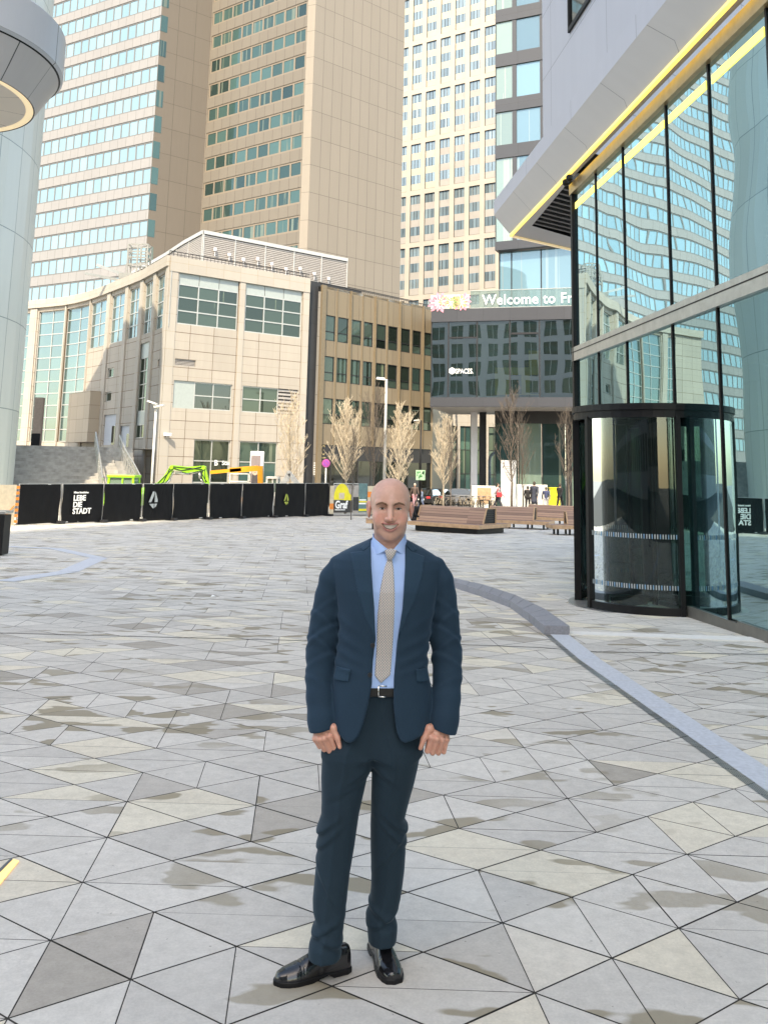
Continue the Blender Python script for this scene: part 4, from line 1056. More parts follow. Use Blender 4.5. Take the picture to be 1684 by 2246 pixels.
# landing and stairs
zl = at_y(120, 978, 57)[2]
L0, L1 = at_y(-700, 976, 54)[:2], at_y(238, 980, 58.5)[:2]
b0 = at_y(-700, 1070, 46)[:2]; b1 = at_y(300, 1066, 50)[:2]
sg = empty('stairs', (L1[0], L1[1], GZF), 'broad weathered granite stairs rising to the wing beside the round tower', 'stairs')
mb = MB(); NS = 20
for k in range(NS):
    t0, t1 = k / NS, (k + 1) / NS
    lo0, lo1 = b0 + (L0 - b0) * t0, b1 + (L1 - b1) * t0; hi0, hi1 = b0 + (L0 - b0) * t1, b1 + (L1 - b1) * t1
    z = GZF + (zl - GZF) * t1; zp_ = GZF + (zl - GZF) * t0
    mb.face([(*lo0, zp_), (*lo1, zp_), (*lo1, z), (*lo0, z)], 0); mb.face([(*lo0, z), (*lo1, z), (*hi1, z), (*hi0, z)], 0)
    mb.face([(*lo1, GZF), (*hi1, GZF), (*hi1, z), (*lo1, z)], 0)
mb.build('flight', M['stair'], sg)
mb = MB(); far = at_y(300, 976, 80)[:2]
mb.face([(*L0, zl), (*L1, zl), (*far, zl), (L0[0] - 20, 85, zl)], 0); mb.face([(*L1, GZF), (*far, GZF), (*far, zl), (*L1, zl)], 0); mb.build('landing', M['stair'], sg)
mb = MB()
mid = lambda t, s: ((b0 + (b1 - b0) * s) * (1 - t) + (L0 + (L1 - L0) * s) * t)
mb.bar((*mid(.42, 0), GZF + (zl - GZF) * .42 + .02), (*mid(.42, 1), GZF + (zl - GZF) * .42 + .02), .3, .08); mb.build('landing_edge', M['white_edge'], sg)
def handrail(pxs, name_label):
    pts = []
    for (x, y), Y in pxs: pts.append(Vector(at_y(x, y, Y)))
    t = empty('handrail', tuple(pts[-1]), name_label, 'handrail', 'handrails of the stairs')
    mb = MB(); mb.tube(pts, .05, 8); mb.tube([p - Vector((0, 0, .45)) for p in pts], .03, 8); mb.build('rail', M['steel'], t)
    for i in range(len(pts) - 1):
        for k in range(4):
            p = pts[i] + (pts[i + 1] - pts[i]) * k / 4; mb = MB(); mb.bar(p, p - Vector((0, 0, 1.25)), .07); mb.build('post', M['steel'], t)
    return t
handrail([((211, 948), 58), ((217, 985), 55.5), ((224, 1030), 51.5), ((226, 1050), 50)], 'steel handrail at the edge of the broad stairs, left of the pair')
handrail([((263, 955), 59), ((278, 990), 56), ((296, 1020), 53), ((309, 1045), 51)], 'steel handrail against the limestone wall, right of the pair')
# side stair between the rails
mb = MB(); s_a, s_b = at_y(232, 985, 58.5), at_y(290, 985, 60); t_a, t_b = at_y(240, 1062, 50.2), at_y(312, 1062, 51.5)
for k in range(14):
    t0, t1 = k / 14, (k + 1) / 14; z = GZF + (zl - GZF) * t1; z0_ = GZF + (zl - GZF) * t0
    p0, p1 = t_a[:2] + (s_a[:2] - t_a[:2]) * t0, t_b[:2] + (s_b[:2] - t_b[:2]) * t0; p2, p3 = t_a[:2] + (s_a[:2] - t_a[:2]) * t1, t_b[:2] + (s_b[:2] - t_b[:2]) * t1
    mb.face([(*p0, z0_), (*p1, z0_), (*p1, z), (*p0, z)]); mb.face([(*p0, z), (*p1, z), (*p3, z), (*p2, z)])
mb.face([(*s_a[:2], zl + .004), (*s_b[:2], zl + .004), (*(s_b[:2] + [2, 6]), zl + .004), (*(s_a[:2] + [0, 6]), zl + .004)])
mb.build('side_flight', M['stair'], sg)
# stair parapet + wing-corner block, its brown standing in for shade on the stone
mb = MB(); h = wr(575, 735, 1270, 1640); fw_.block(mb, h[0], h[1], ZB, h[3], .13, 1.0); mb.build('porch_wall', panels('shade_brown_limestone', (.46, .38, .29), 1.5, 1.1, .02, (.2, .15, .1), .8, .04), lb)
mb = MB(); c = at_y(85, 918, 66); mb.box((c[0], c[1], zl + 1.9), (.62, .4, 3.6)); c2_ = (c[0], c[1] - .22, zl + .5)
mb.box(c2_, (.64, .04, 1.1), 1)
o = mb.build('pylon', [plain('brown_granite', (.30, .23, .18), .5), M['black_metal']]); tag(o, 'brown stone pylon with a dark foot standing before the tall wing glazing', 'pylon')

# disc-shaped canopy at the upper left
DZ, RD, RI = 6.0, 1.44, 1.15
DC = np.array([-5.34, 9.79])
dc = empty('disc_canopy', (DC[0], DC[1], DZ), 'white round canopy with a slanted underside and a thin warm light ring', 'canopy')
def rings(mb, prof, n, mis):
    P = [[(DC[0] + r * math.cos(2 * math.pi * k / n), DC[1] + r * math.sin(2 * math.pi * k / n), z) for k in range(n)] for r, z in prof]
    for i in range(len(prof) - 1):
        for k in range(n):
            k2 = (k + 1) % n; uu = 2 * math.pi * max(q[0] for q in prof)
            mb.face([P[i][k], P[i][k2], P[i + 1][k2], P[i + 1][k]], mis[i], [(k / n * uu, 0), ((k + 1) / n * uu, 0), ((k + 1) / n * uu, 1), (k / n * uu, 1)])
M['disc_white'] = panels('white_disc_panel', (.62, .64, .68), 2 * math.pi * RD / 8, 30, .014, (.1, .1, .11), .35, .01)
M['disc_under'] = panels('grey_disc_bevel', (.62, .59, .59), 2 * math.pi * RI / 8, 30, .014, (.08, .08, .08), .35, .01)
mb = MB(); rings(mb, [(RD - .03, DZ + .42), (RD, DZ + .45), (RD, DZ + .92), (RD - .03, DZ + .95), (.05, DZ + 1.0)], 96, [0, 0, 0, 0]); mb.build('rim', M['disc_white'], dc)
mb = MB(); rings(mb, [(RI, DZ), (RD - .05, DZ + .41)], 96, [0]); mb.build('bevel', M['disc_under'], dc)
mb = MB(); rings(mb, [(RD - .05, DZ + .41), (RD - .03, DZ + .42)], 96, [0]); mb.build('shadow_gap', M['black_metal'], dc)
mb = MB(); rings(mb, [(RI - .10, DZ + .012), (RI - .015, DZ + .004)], 96, [0]); mb.build('light_ring', M['led_soft'], dc)
mb = MB(); rings(mb, [(.01, DZ + .02), (RI - .10, DZ + .012)], 96, [0]); mb.build('ceiling', panels('beige_soffit_sheet', (.74, .66, .55), .55, 30, .010, (.15, .12, .1), .5, .01), dc)
mb = MB(); rings(mb, [(RI - .015, DZ + .004), (RI, DZ)], 96, [0]); mb.build('shadow_gap', M['black_metal'], dc)
mb = MB(); mb.box((DC[0] - 3.2, DC[1], DZ + .6), (5.6, 1.0, .5)); mb.box((DC[0] - 5.6, DC[1], DZ / 2), (.9, .9, DZ + 1.2)); mb.build('support_arm', M['white_alu'], dc)

# unseen towers added behind the camera to shade the plaza and fill the reflections
ob = empty('office_tower', (-22, -82, 0), 'unseen grey stone tower added behind the camera to shade the plaza', 'office tower')
fo = Facade([(-8.5, -80), (-38, -80)]); hs_ = []
for k in range(32):
    for i in range(5): hs_.append([1.0 + i * 5.0, 4.6 + i * 5.0, 3 + k * 5.2, 6.4 + k * 5.2])
mb = MB(); fo.wall(mb, -1, 174, hs_, .3); M['tower_stone'] = panels('grey_tower_stone', (.42, .40, .37), 2.4, 2.6, .03)
for a, b in (((-38, -80), (-46, -108)), ((-15, -108), (-8.5, -80))): Facade([a, b]).wall(mb, -1, 174)
mb.face([(-8.5, -80, 174), (-38, -80, 174), (-46, -108, 174), (-15, -108, 174)]); mb.build('wall', M['tower_stone'], ob)
mb = MB()
for h in hs_: fo.pane(mb, *h, -.2, 0, random.random() * 9); fo.block(mb, (h[0] + h[1]) / 2 - .06, (h[0] + h[1]) / 2 + .06, h[2], h[3], -.19, -.1, 1)
mb.build('window', [M['g_dark'], M['alu']], ob); ob.children[-1]['kind'] = 'stuff'

# lower block added to the left behind, for the glass box to mirror
lo_ = empty('added_block', (-70, -40, 0), 'unseen white framed block added behind the camera for the glass box to mirror', 'building')
fo2 = Facade([(-17, -40), (-120, -30)]); hs_ = []
for k in range(10):
    for i in range(24): hs_.append([1.5 + i * 4.2, 4.2 + i * 4.2, 2.2 + k * 4.1, 5.2 + k * 4.1])
mb = MB(); fo2.wall(mb, -1, 44, hs_, .4); mb.face([(-17, -40, 44), (-120, -30, 44), (-120, -60, 44), (-17, -60, 44)]); mb.build('wall', M['white_alu2'], lo_)
mb = MB()
for h in hs_: fo2.pane(mb, *h, -.25, 0, random.random() * 9); fo2.block(mb, (h[0] + h[1]) / 2 - .06, (h[0] + h[1]) / 2 + .06, h[2], h[3], -.24, -.15, 1)
mb.build('window', [M['g_dark'], M['alu']], lo_); lo_.children[-1]['kind'] = 'stuff'
# ================================================================== implicit-surface modelling kit
def nets(fn, lo, hi, h):
    """mesh of the surface fn(x,y,z)=0 inside the box, by naive surface nets"""
    lo, hi = np.array(lo, float), np.array(hi, float); nn = np.maximum(np.ceil((hi - lo) / h).astype(int) + 1, 4)
    ax = [(lo[i] + h * np.arange(nn[i])).astype(np.float32) for i in range(3)]
    X, Y, Z = ax[0][:, None, None], ax[1][None, :, None], ax[2][None, None, :]
    f = np.broadcast_to(fn(X, Y, Z), tuple(nn)).astype(np.float32)
    s = f < 0
    c = np.zeros(tuple(nn - 1), np.int8)
    for i in (0, 1):
        for j in (0, 1):
            for k in (0, 1): c += s[i:nn[0] - 1 + i, j:nn[1] - 1 + j, k:nn[2] - 1 + k]
    m = (c > 0) & (c < 8); idx = np.full(m.shape, -1, np.int64); I = np.argwhere(m); idx[m] = np.arange(len(I))
    acc = np.zeros((len(I), 3)); cnt = np.zeros(len(I))
    cor = [(i, j, k) for i in (0, 1) for j in (0, 1) for k in (0, 1)]
    for a in cor:
        for d in range(3):
            if a[d]: continue
            b = list(a); b[d] = 1
            fa = f[I[:, 0] + a[0], I[:, 1] + a[1], I[:, 2] + a[2]]; fb_ = f[I[:, 0] + b[0], I[:, 1] + b[1], I[:, 2] + b[2]]
            ok = (fa < 0) != (fb_ < 0); t = np.where(ok, fa / np.where(ok, fa - fb_, 1), 0)
            p = np.tile(np.array(a, float), (len(I), 1)); p[:, d] += t
            acc += p * ok[:, None]; cnt += ok
    V = lo + (I + acc / cnt[:, None]) * h
    F = []
    for d in range(3):
        e1, e2 = (d + 1) % 3, (d + 2) % 3
        sl0 = [slice(0, n) for n in nn]; sl1 = [slice(0, n) for n in nn]; sl0[d] = slice(0, nn[d] - 1); sl1[d] = slice(1, nn[d])
        ch = s[tuple(sl0)] != s[tuple(sl1)]; pos = s[tuple(sl0)]
        E = np.argwhere(ch); E = E[(E[:, e1] > 0) & (E[:, e2] > 0) & (E[:, e1] < nn[e1] - 1) & (E[:, e2] < nn[e2] - 1)]
        if not len(E): continue
        def cell(o1, o2):
            q = E.copy(); q[:, e1] -= o1; q[:, e2] -= o2; return idx[q[:, 0], q[:, 1], q[:, 2]]
        quad_ = np.stack([cell(1, 1), cell(0, 1), cell(0, 0), cell(1, 0)], 1)
        flip = ~pos[E[:, 0], E[:, 1], E[:, 2]]; quad_[flip] = quad_[flip][:, ::-1]
        F.append(quad_)
    return V, np.concatenate(F) if F else np.zeros((0, 4), int)
def smin(a, b, k): h = np.clip(.5 + .5 * (b - a) / k, 0, 1); return b * (1 - h) + a * h - k * h * (1 - h)
def smax(a, b, k): return -smin(-a, -b, k)
def ell(X, Y, Z, c, r):
    k = np.sqrt(((X - c[0]) / r[0]) ** 2 + ((Y - c[1]) / r[1]) ** 2 + ((Z - c[2]) / r[2]) ** 2); return (k - 1) * min(r)
def ell2(X, Y, Z, c, r):
    a, b, d = (X - c[0]) / r[0], (Y - c[1]) / r[1], (Z - c[2]) / r[2]
    k0 = np.sqrt(a * a + b * b + d * d); k1 = np.sqrt((a / r[0]) ** 2 + (b / r[1]) ** 2 + (d / r[2]) ** 2) + 1e-6; return k0 * (k0 - 1) / k1
def cap(X, Y, Z, a, b, ra, rb=None):
    rb = ra if rb is None else rb; a, b = np.array(a, float), np.array(b, float); d = b - a; L = d @ d + 1e-12
    t = np.clip(((X - a[0]) * d[0] + (Y - a[1]) * d[1] + (Z - a[2]) * d[2]) / L, 0, 1)
    return np.sqrt((X - a[0] - t * d[0]) ** 2 + (Y - a[1] - t * d[1]) ** 2 + (Z - a[2] - t * d[2]) ** 2) - (ra + (rb - ra) * t)
def chain(X, Y, Z, pts, rad, k=.015):
    o = None
    for i in range(len(pts) - 1):
        q = cap(X, Y, Z, pts[i], pts[i + 1], rad[i], rad[i + 1]); o = q if o is None else smin(o, q, k)
    return o
def table(X, Y, Z, rows, n=2.4):
    """rows: (z, xl, xr, yf, yb) - a body of superellipse sections"""
    rows = sorted(rows); zs = np.array([r[0] for r in rows]); g = lambda i: np.interp(Z, zs, np.array([r[i] for r in rows]))
    xl, xr, yf, yb = g(1), g(2), g(3), g(4)
    a, b = (xr - xl) / 2, (yb - yf) / 2
    r = ((np.abs(X - (xl + xr) / 2) / a) ** n + (np.abs(Y - (yf + yb) / 2) / b) ** n) ** (1 / n)
    return (r - 1) * np.minimum(a, b)
def poly2(X, Z, P):
    """signed distance to a polygon in the x-z plane"""
    P = np.array(P, float); d = None; sgn = None; n = len(P)
    for i in range(n):
        a, b = P[i], P[(i + 1) % n]; e = b - a; wx, wz = X - a[0], Z - a[1]
        t = np.clip((wx * e[0] + wz * e[1]) / (e @ e + 1e-12), 0, 1); q = (wx - e[0] * t) ** 2 + (wz - e[1] * t) ** 2
        d = q if d is None else np.minimum(d, q)
        c1, c2, c3 = Z >= a[1], Z < b[1], e[0] * wz > e[1] * wx
        fl = (c1 & c2 & c3) | (~c1 & ~c2 & ~c3); fl = np.where(fl, -1.0, 1.0); sgn = fl if sgn is None else sgn * fl
    return sgn * np.sqrt(d)
def skin_obj(name, parts, mat, parent=None, tint=None, it=0, loc=None):
    """parts: list of (V, F) joined to one mesh; smooth shaded"""
    Vs, Fs, o = [], [], 0
    for V, Fq in parts: Vs.append(V); Fs.append(Fq + o); o += len(V)
    V = np.concatenate(Vs); Fq = np.concatenate(Fs)
    me = bpy.data.meshes.new(name); off_ = np.array(loc) if loc is not None else np.zeros(3)
    me.from_pydata([tuple(v) for v in (V - off_).tolist()], [], [tuple(f) for f in Fq.tolist()])
    for m in (mat if isinstance(mat, list) else [mat]): me.materials.append(m)
    if tint is not None:
        c = me.color_attributes.new('tint', 'FLOAT_COLOR', 'POINT'); t = tint(V); buf = np.ones((len(V), 4), np.float32); buf[:, :t.shape[1]] = t; c.data.foreach_set('color', buf.ravel())
    if it:
        bm = bmesh.new(); bm.from_mesh(me)
        for _ in range(it): bmesh.ops.smooth_vert(bm, verts=bm.verts, factor=.5, use_axis_x=True, use_axis_y=True, use_axis_z=True)
        bm.to_mesh(me); bm.free()
    me.polygons.foreach_set('use_smooth', [True] * len(me.polygons)); me.update()
    ob = bpy.data.objects.new(name, me); COL.objects.link(ob)
    if parent is not None: ob.parent = parent
    if loc is not None and parent is None: ob.location = loc
    return ob

# ================================================================== cloth and skin
def cloth(name, col, weave=900, rough=.85, sheen=.45, var=.22):
    m, n, b = nodes(name)
    tc = N(n, 'ShaderNodeNewGeometry'); f = noise_(n, 260, 3, .7, tc.outputs['Position']); g = noise_(n, 9, 3, .5, tc.outputs['Position'])
    mp = N(n, 'ShaderNodeMapping'); mp.inputs['Scale'].default_value = (420, 420, 60); n.links.new(tc.outputs['Position'], mp.inputs[0]); w_ = noise_(n, 1, 2, .5, mp.outputs[0])
    k = math_(n, 'ADD', math_(n, 'MULTIPLY', f, var), math_(n, 'ADD', math_(n, 'MULTIPLY', w_, var), math_(n, 'ADD', math_(n, 'MULTIPLY', g, .25), 1 - var - .125)))
    hs = N(n, 'ShaderNodeHueSaturation'); hs.inputs['Color'].default_value = (*col, 1); n.links.new(k, hs.inputs['Value']); n.links.new(hs.outputs[0], b.inputs['Base Color'])
    b.inputs['Roughness'].default_value = rough; b.inputs['Sheen Weight'].default_value = sheen; b.inputs['Sheen Roughness'].default_value = .4
    b.inputs['Sheen Tint'].default_value = (*[min(1, c * 4 + .1) for c in col], 1); b.inputs['Specular IOR Level'].default_value = .25
    bump(n, b, f, .15, .002)
    return m
def skin_mat():
    m, n, b = nodes('skin')
    at = N(n, 'ShaderNodeAttribute', attribute_name='tint'); g = N(n, 'ShaderNodeNewGeometry')
    f = noise_(n, 70, 5, .65, g.outputs['Position']); k = math_(n, 'ADD', math_(n, 'MULTIPLY', f, .36), .82)
    hs = N(n, 'ShaderNodeHueSaturation'); n.links.new(at.outputs['Color'], hs.inputs['Color']); n.links.new(k, hs.inputs['Value']); n.links.new(hs.outputs[0], b.inputs['Base Color'])
    b.inputs['Roughness'].default_value = .36; b.inputs['Specular IOR Level'].default_value = .5
    b.inputs['Subsurface Weight'].default_value = .12; b.inputs['Subsurface Radius'].default_value = (.012, .004, .002); b.inputs['Subsurface Scale'].default_value = .6
    bump(n, b, noise_(n, 500, 2, .6, g.outputs['Position']), .12, .001)
    return m
M['suit'] = cloth('navy_wool', (.0150, .037, .063)); M['trouser'] = cloth('shaded_navy_wool', (.0125, .028, .042)); M['lapel'] = cloth('navy_wool_lapel', (.0175, .044, .074))  # trouser navy is the suit cloth with shade worked into the colour
M['shirt'] = cloth('light_blue_cotton', (.36, .52, .84), sheen=.1, var=.06)
M['skin'] = skin_mat()
M['leather'] = plain('black_polished_leather', (.010, .010, .012), .16, var=.3, scale=20, spec=.7)
M['belt'] = plain('black_belt_leather', (.012, .012, .013), .4, spec=.5)
M['buckle'] = plain('silver_buckle', (.70, .70, .68), .2, metal=1.0)
M['brow'] = plain('brown_hair', (.16, .085, .05), .8, var=.3, scale=300)
M['eye_dark'] = plain('dark_iris', (.035, .025, .02), .15); M['eye_white'] = plain('eye_white', (.62, .55, .52), .25); M['teeth'] = plain('teeth', (.78, .72, .64), .3, var=.05, scale=60)
M['lash'] = plain('dark_lashes', (.035, .022, .018), .8); M['mouth'] = plain('inner_mouth', (.10, .025, .022), .6)
M['button'] = plain('dark_horn_button', (.008, .009, .012), .5)
def tie_mat():
    m, n, b = nodes('patterned_silk')
    g = N(n, 'ShaderNodeNewGeometry'); mp = N(n, 'ShaderNodeMapping'); mp.inputs['Rotation'].default_value = (0, R(45), 0); mp.inputs['Scale'].default_value = (135, 1, 135); n.links.new(g.outputs['Position'], mp.inputs[0])
    sx = N(n, 'ShaderNodeSeparateXYZ'); n.links.new(mp.outputs[0], sx.inputs[0])
    a = math_(n, 'GREATER_THAN', math_(n, 'FRACT', sx.outputs[0]), .42); c = math_(n, 'GREATER_THAN', math_(n, 'FRACT', sx.outputs[2]), .42)
    k = math_(n, 'MULTIPLY', a, c)
    n.links.new(mixc(n, k, (.30, .29, .31), (.68, .60, .50)), b.inputs['Base Color']); b.inputs['Roughness'].default_value = .5; b.inputs['Sheen Weight'].default_value = .3
    return m
M['tie'] = tie_mat()

# ================================================================== the man in the suit
MY = 3.75
def ja(cx, cy, Y=MY): p = at_y(620 + .3028 * cx, 1030 + .3028 * cy, Y); return float(p[0]), float(p[2])
def tr(cx, cy, Y=MY): p = at_y(580 + .2833 * cx, 1600 + .2833 * cy, Y); return float(p[0]), float(p[2])
def hd(fx, fy, Y=MY): p = at_y(750 + .12658 * fx, 1030 + .12658 * fy, Y); return float(p[0]), float(p[2])
def ha(x, y, Y): p = at_y(640 + .2351 * x, 1540 + .2351 * y, Y); return np.array([p[0], Y, p[2]])
def jrow(cy, xl, xr, yf, yb, Y=MY): a, b = ja(xl, cy, Y), ja(xr, cy, Y); return (a[1], a[0], b[0], MY + yf, MY + yb)
JR = [jrow(*r) for r in ((470, 690, 850, .02, .085), (500, 640, 890, -.02, .10), (525, 585, 945, -.045, .11), (560, 500, 1015, -.07, .118), (600, 420, 1088, -.088, .122), (640, 362, 1145, -.10, .125), (700, 355, 1152, -.115, .13), (850, 378, 1122, -.14, .135), (1000, 402, 1092, -.145, .13),
      (1150, 412, 1064, -.138, .115), (1300, 399, 1047, -.130, .105), (1400, 384, 1049, -.130, .105), (1500, 364, 1062, -.133, .115), (1600, 354, 1076, -.137, .125), (1700, 349, 1090, -.14, .135), (1850, 345, 1085, -.143, .14), (2050, 340, 1080, -.146, .14))]
FY = MY - .125
def jp(pts, Y=FY): return [ja(x, y, Y) for x, y in pts]
OPEN = jp([(634, 440), (640, 700), (663, 1000), (672, 1230), (652, 1400), (645, 1560), (620, 1700), (587, 1830), (548, 1930), (515, 1970), (482, 1986), (440, 1972), (410, 1940), (375, 1905), (250, 2200), (1200, 2200), (1052, 1890), (1010, 1945), (940, 1968), (885, 1980), (852, 1960), (827, 1905), (813, 1820), (801, 1700), (806, 1500), (829, 1250), (836, 1200), (868, 1000), (888, 700), (893, 440)])
ZHEM = ja(700, 1935)[1]
def wr_(X, Y, Z, seed, sc, amp):
    r_ = np.random.RandomState(seed); o = 0
    for _ in range(5):
        k = r_.randn(3); k /= np.linalg.norm(k); k = k * sc * (.6 + r_.rand()); o = o + np.sin(X * k[0] + Y * k[1] + Z * k[2] + r_.rand() * 6.28)
    return o * amp / 5
SLV = {}
for side, rows in (('l', ((690, 400, 62, .0), (790, 352, 74, .002), (920, 327, 82, .008), (1050, 311, 92, .012), (1200, 297, 100, .018), (1350, 277, 94, .016), (1500, 265, 86, .0), (1650, 271, 87, -.022), (1800, 282, 89, -.045), (1960, 292, 88, -.066))),
                   ('r', ((700, 1115, 62, .0), (800, 1150, 72, .002), (920, 1166, 78, .008), (1050, 1172, 87, .012), (1200, 1173, 98, .018), (1350, 1187, 94, .016), (1500, 1191, 89, .0), (1650, 1181, 90, -.022), (1800, 1168, 89, -.045), (1960, 1158, 86, -.066)))):
    pts, rad = [], []
    for cy_, cx_, hw_, dy in rows:
        x, z = ja(cx_, cy_, MY + dy); pts.append((x, MY + dy, z)); rad.append(hw_ * .000585)
    SLV[side] = (pts, rad)
CUF = {'l': [ja(185, 1902, MY - .05), ja(385, 1853, MY - .05)], 'r': [ja(1060, 1851, MY - .05), ja(1260, 1917, MY - .05)]}
def sleeve(X, Y, Z, s):
    d = chain(X, Y, Z, *SLV[s], .03)
    ze = SLV[s][0][4][2]
    for k, (dz, am, sl) in enumerate(((.05, .006, .8), (.0, .008, -.6), (-.05, .007, .7), (-.10, .005, -.5), (.10, .004, -.7), (-.2, .004, .5))):
        sg_ = 1 if s == 'l' else -1
        q = (Z - ze - dz) + sl * sg_ * (X - SLV[s][0][4][0]) + .5 * (Y - MY); d = d - .5 * am * np.exp(-(q / .013) ** 2) + am * .4 * np.exp(-((q - .02) / .012) ** 2)
    d = d + wr_(X, Y, Z, 11 if s == 'l' else 12, 30, .002)
    (xa, za), (xb, zb2) = CUF[s]; zc = za + (zb2 - za) * (X - xa) / (xb - xa)
    return smax(d, (zc - Z) * .97, .006)
def torso(X, Y, Z): return table(X, Y, Z, JR, 2.35)
def jacket_solid(X, Y, Z):
    d = torso(X, Y, Z)
    zw = ja(700, 1350)[1]
    d = d + wr_(X, Y, Z, 5, 22, .004)
    for dz, am, sl in ((.0, .005, .35), (-.045, .004, .3), (.05, .004, .4), (.11, .003, .5)):
        for sg_ in (-1, 1):
            xc = ja(705, 1350)[0]; q = (Z - zw - dz) - sl * (np.abs(X - xc) - .08); mk = np.clip((np.abs(X - xc) - .05) / .08, 0, 1) * (sg_ * (X - xc) > 0); d = d - am * mk * np.exp(-(q / .015) ** 2)
    return d
def jacket(X, Y, Z):
    d = jacket_solid(X, Y, Z)
    op = poly2(X, Z, OPEN); op = np.maximum(op, Y - (MY + .035)); d = smax(d, -op, .008)
    d = smax(d, ZHEM - Z + 0 * X + 0 * Y, .006)
    # armhole seams
    dl, dr_ = sleeve(X, Y, Z, 'l'), sleeve(X, Y, Z, 'r')
    d = smin(d, dl, .009); d = smin(d, dr_, .009)
    # hollow neck so that the collar stands inside
    nk = np.sqrt((X - NX) ** 2 + (Y - (MY + .012)) ** 2) - .066; return smax(d, -nk, .006)
NX, NZ0 = hd(820, 1100)
man = None
jx = [ja(178, 1500)[0] - .03, ja(1282, 1350)[0] + .03]; jz = [ja(700, 2000)[1] - .02, ja(700, 470)[1] + .03]
Vj = nets(jacket, (jx[0], MY - .22, jz[0]), (jx[1], MY + .2, jz[1]), .0046)
# trousers
def trow(cy, xl, xr, yc, b, Y): a, c = tr(xl, cy, Y), tr(xr, cy, Y); return (a[1], a[0], c[0], yc - b, yc + b)
LL = [trow(c, a, b, y, h, y) for c, a, b, y, h in ((-300, 680, 830, 3.75, .06), (-60, 640, 840, 3.75, .08), (60, 530, 850, 3.75, .10), (125, 462, 850, 3.748, .11), (180, 452, 850, 3.745, .112), (280, 448, 834, 3.745, .108), (360, 445, 792, 3.742, .10), (500, 448, 762, 3.738, .095), (650, 442, 731, 3.73, .088), (740, 414, 720, 3.728, .085), (900, 405, 698, 3.725, .08), (1100, 390, 662, 3.72, .078), (1300, 370, 636, 3.715, .076), (1390, 372, 624, 3.708, .075), (1450, 386, 620, 3.703, .072), (1490, 394, 612, 3.70, .069), (1560, 364, 602, 3.696, .075), (1650, 346, 592, 3.69, .082), (1800, 336, 590, 3.686, .086))]
RL = [trow(c, a, b, y, h, y) for c, a, b, y, h in ((-300, 850, 990, 3.75, .06), (-60, 840, 1040, 3.75, .08), (60, 830, 1140, 3.75, .10), (125, 824, 1205, 3.75, .11), (180, 822, 1200, 3.752, .112), (280, 836, 1185, 3.755, .108), (400, 833, 1160, 3.758, .10), (580, 826, 1112, 3.765, .092), (680, 820, 1088, 3.77, .086), (740, 818, 1110, 3.775, .085), (900, 816, 1100, 3.785, .08), (1080, 822, 1086, 3.80, .078), (1200, 822, 1068, 3.805, .076), (1300, 814, 1050, 3.808, .075), (1370, 800, 1025, 3.805, .073), (1420, 781, 1001, 3.80, .07), (1470, 783, 1014, 3.795, .07), (1500, 788, 1026, 3.795, .072), (1560, 795, 1021, 3.795, .075), (1750, 815, 1000, 3.795, .078))]
HP = [jrow(*r) for r in ((1545, 415, 1000, -.100, .09), (1700, 400, 1015, -.098, .11), (1850, 385, 1015, -.098, .12), (1930, 372, 1010, -.100, .12), (2000, 310, 1000, -.100, .125))] 
def trousers(X, Y, Z):
    l = table(X, Y, Z, LL, 2.3); r_ = table(X, Y, Z, RL, 2.3); h = table(X, Y, Z, HP, 2.4)
    h = np.maximum(h, HP[4][0] - .02 - Z)
    d = smin(l, r_, .012); d = smin(d, h, .03)
    # pressed creases, hanging folds and the breaks above the shoes
    for rows, am in ((LL, .004), (RL, .004)):
        zs = np.array([q[0] for q in sorted(rows)]); cx_ = np.interp(Z, zs, np.array([(q[1] + q[2]) / 2 for q in sorted(rows)])); d = d - am * np.exp(-((X - cx_ + .006) / .009) ** 2) * (Y < MY + .05)
    d = d + wr_(X, Y, Z * .35, 21, 34, .005)
    for cxx, cyy, sl, am in ((430, 760, .8, .006), (450, 850, .9, .005), (1060, 760, -.8, .006), (1040, 850, -.9, .005), (450, 1480, .5, .008), (520, 1560, -.4, .007), (860, 1430, -.5, .008), (930, 1500, .4, .007), (700, 340, .5, .004), (900, 300, -.6, .005), (640, 420, .5, .004), (980, 950, 1.2, .004), (480, 1150, -1.6, .004)):
        x0, z0 = tr(cxx, cyy, 3.72); q = (Z - z0) - sl * (X - x0); d = d - am * np.exp(-(q / .013) ** 2) * np.exp(-((X - x0) / .07) ** 2) + am * .7 * np.exp(-((q + .02) / .012) ** 2) * np.exp(-((X - x0) / .07) ** 2)
    xm = tr(700, 1600, 3.7)[0]; hem = np.where(X < xm, tr(460, 1738, 3.69)[1] - .03 * (X - tr(460, 1738, 3.69)[0]) + .06 * np.clip(3.69 - Y, -1, .0) * 0, tr(910, 1632, 3.79)[1])
    d = smax(d, hem - Z + 0 * Y, .005)
    return smax(d, Z - ja(700, 1562, MY - .1)[1] + 0 * X + 0 * Y, .004)
tx = [tr(336, 1650)[0] - .03, tr(1235, 0)[0] + .03]; tz = [tr(460, 1760, 3.69)[1] - .02, ja(700, 1540)[1]]
Vt = nets(trousers, (tx[0], MY - .2, tz[0]), (tx[1], MY + .2, tz[1]), .0048)
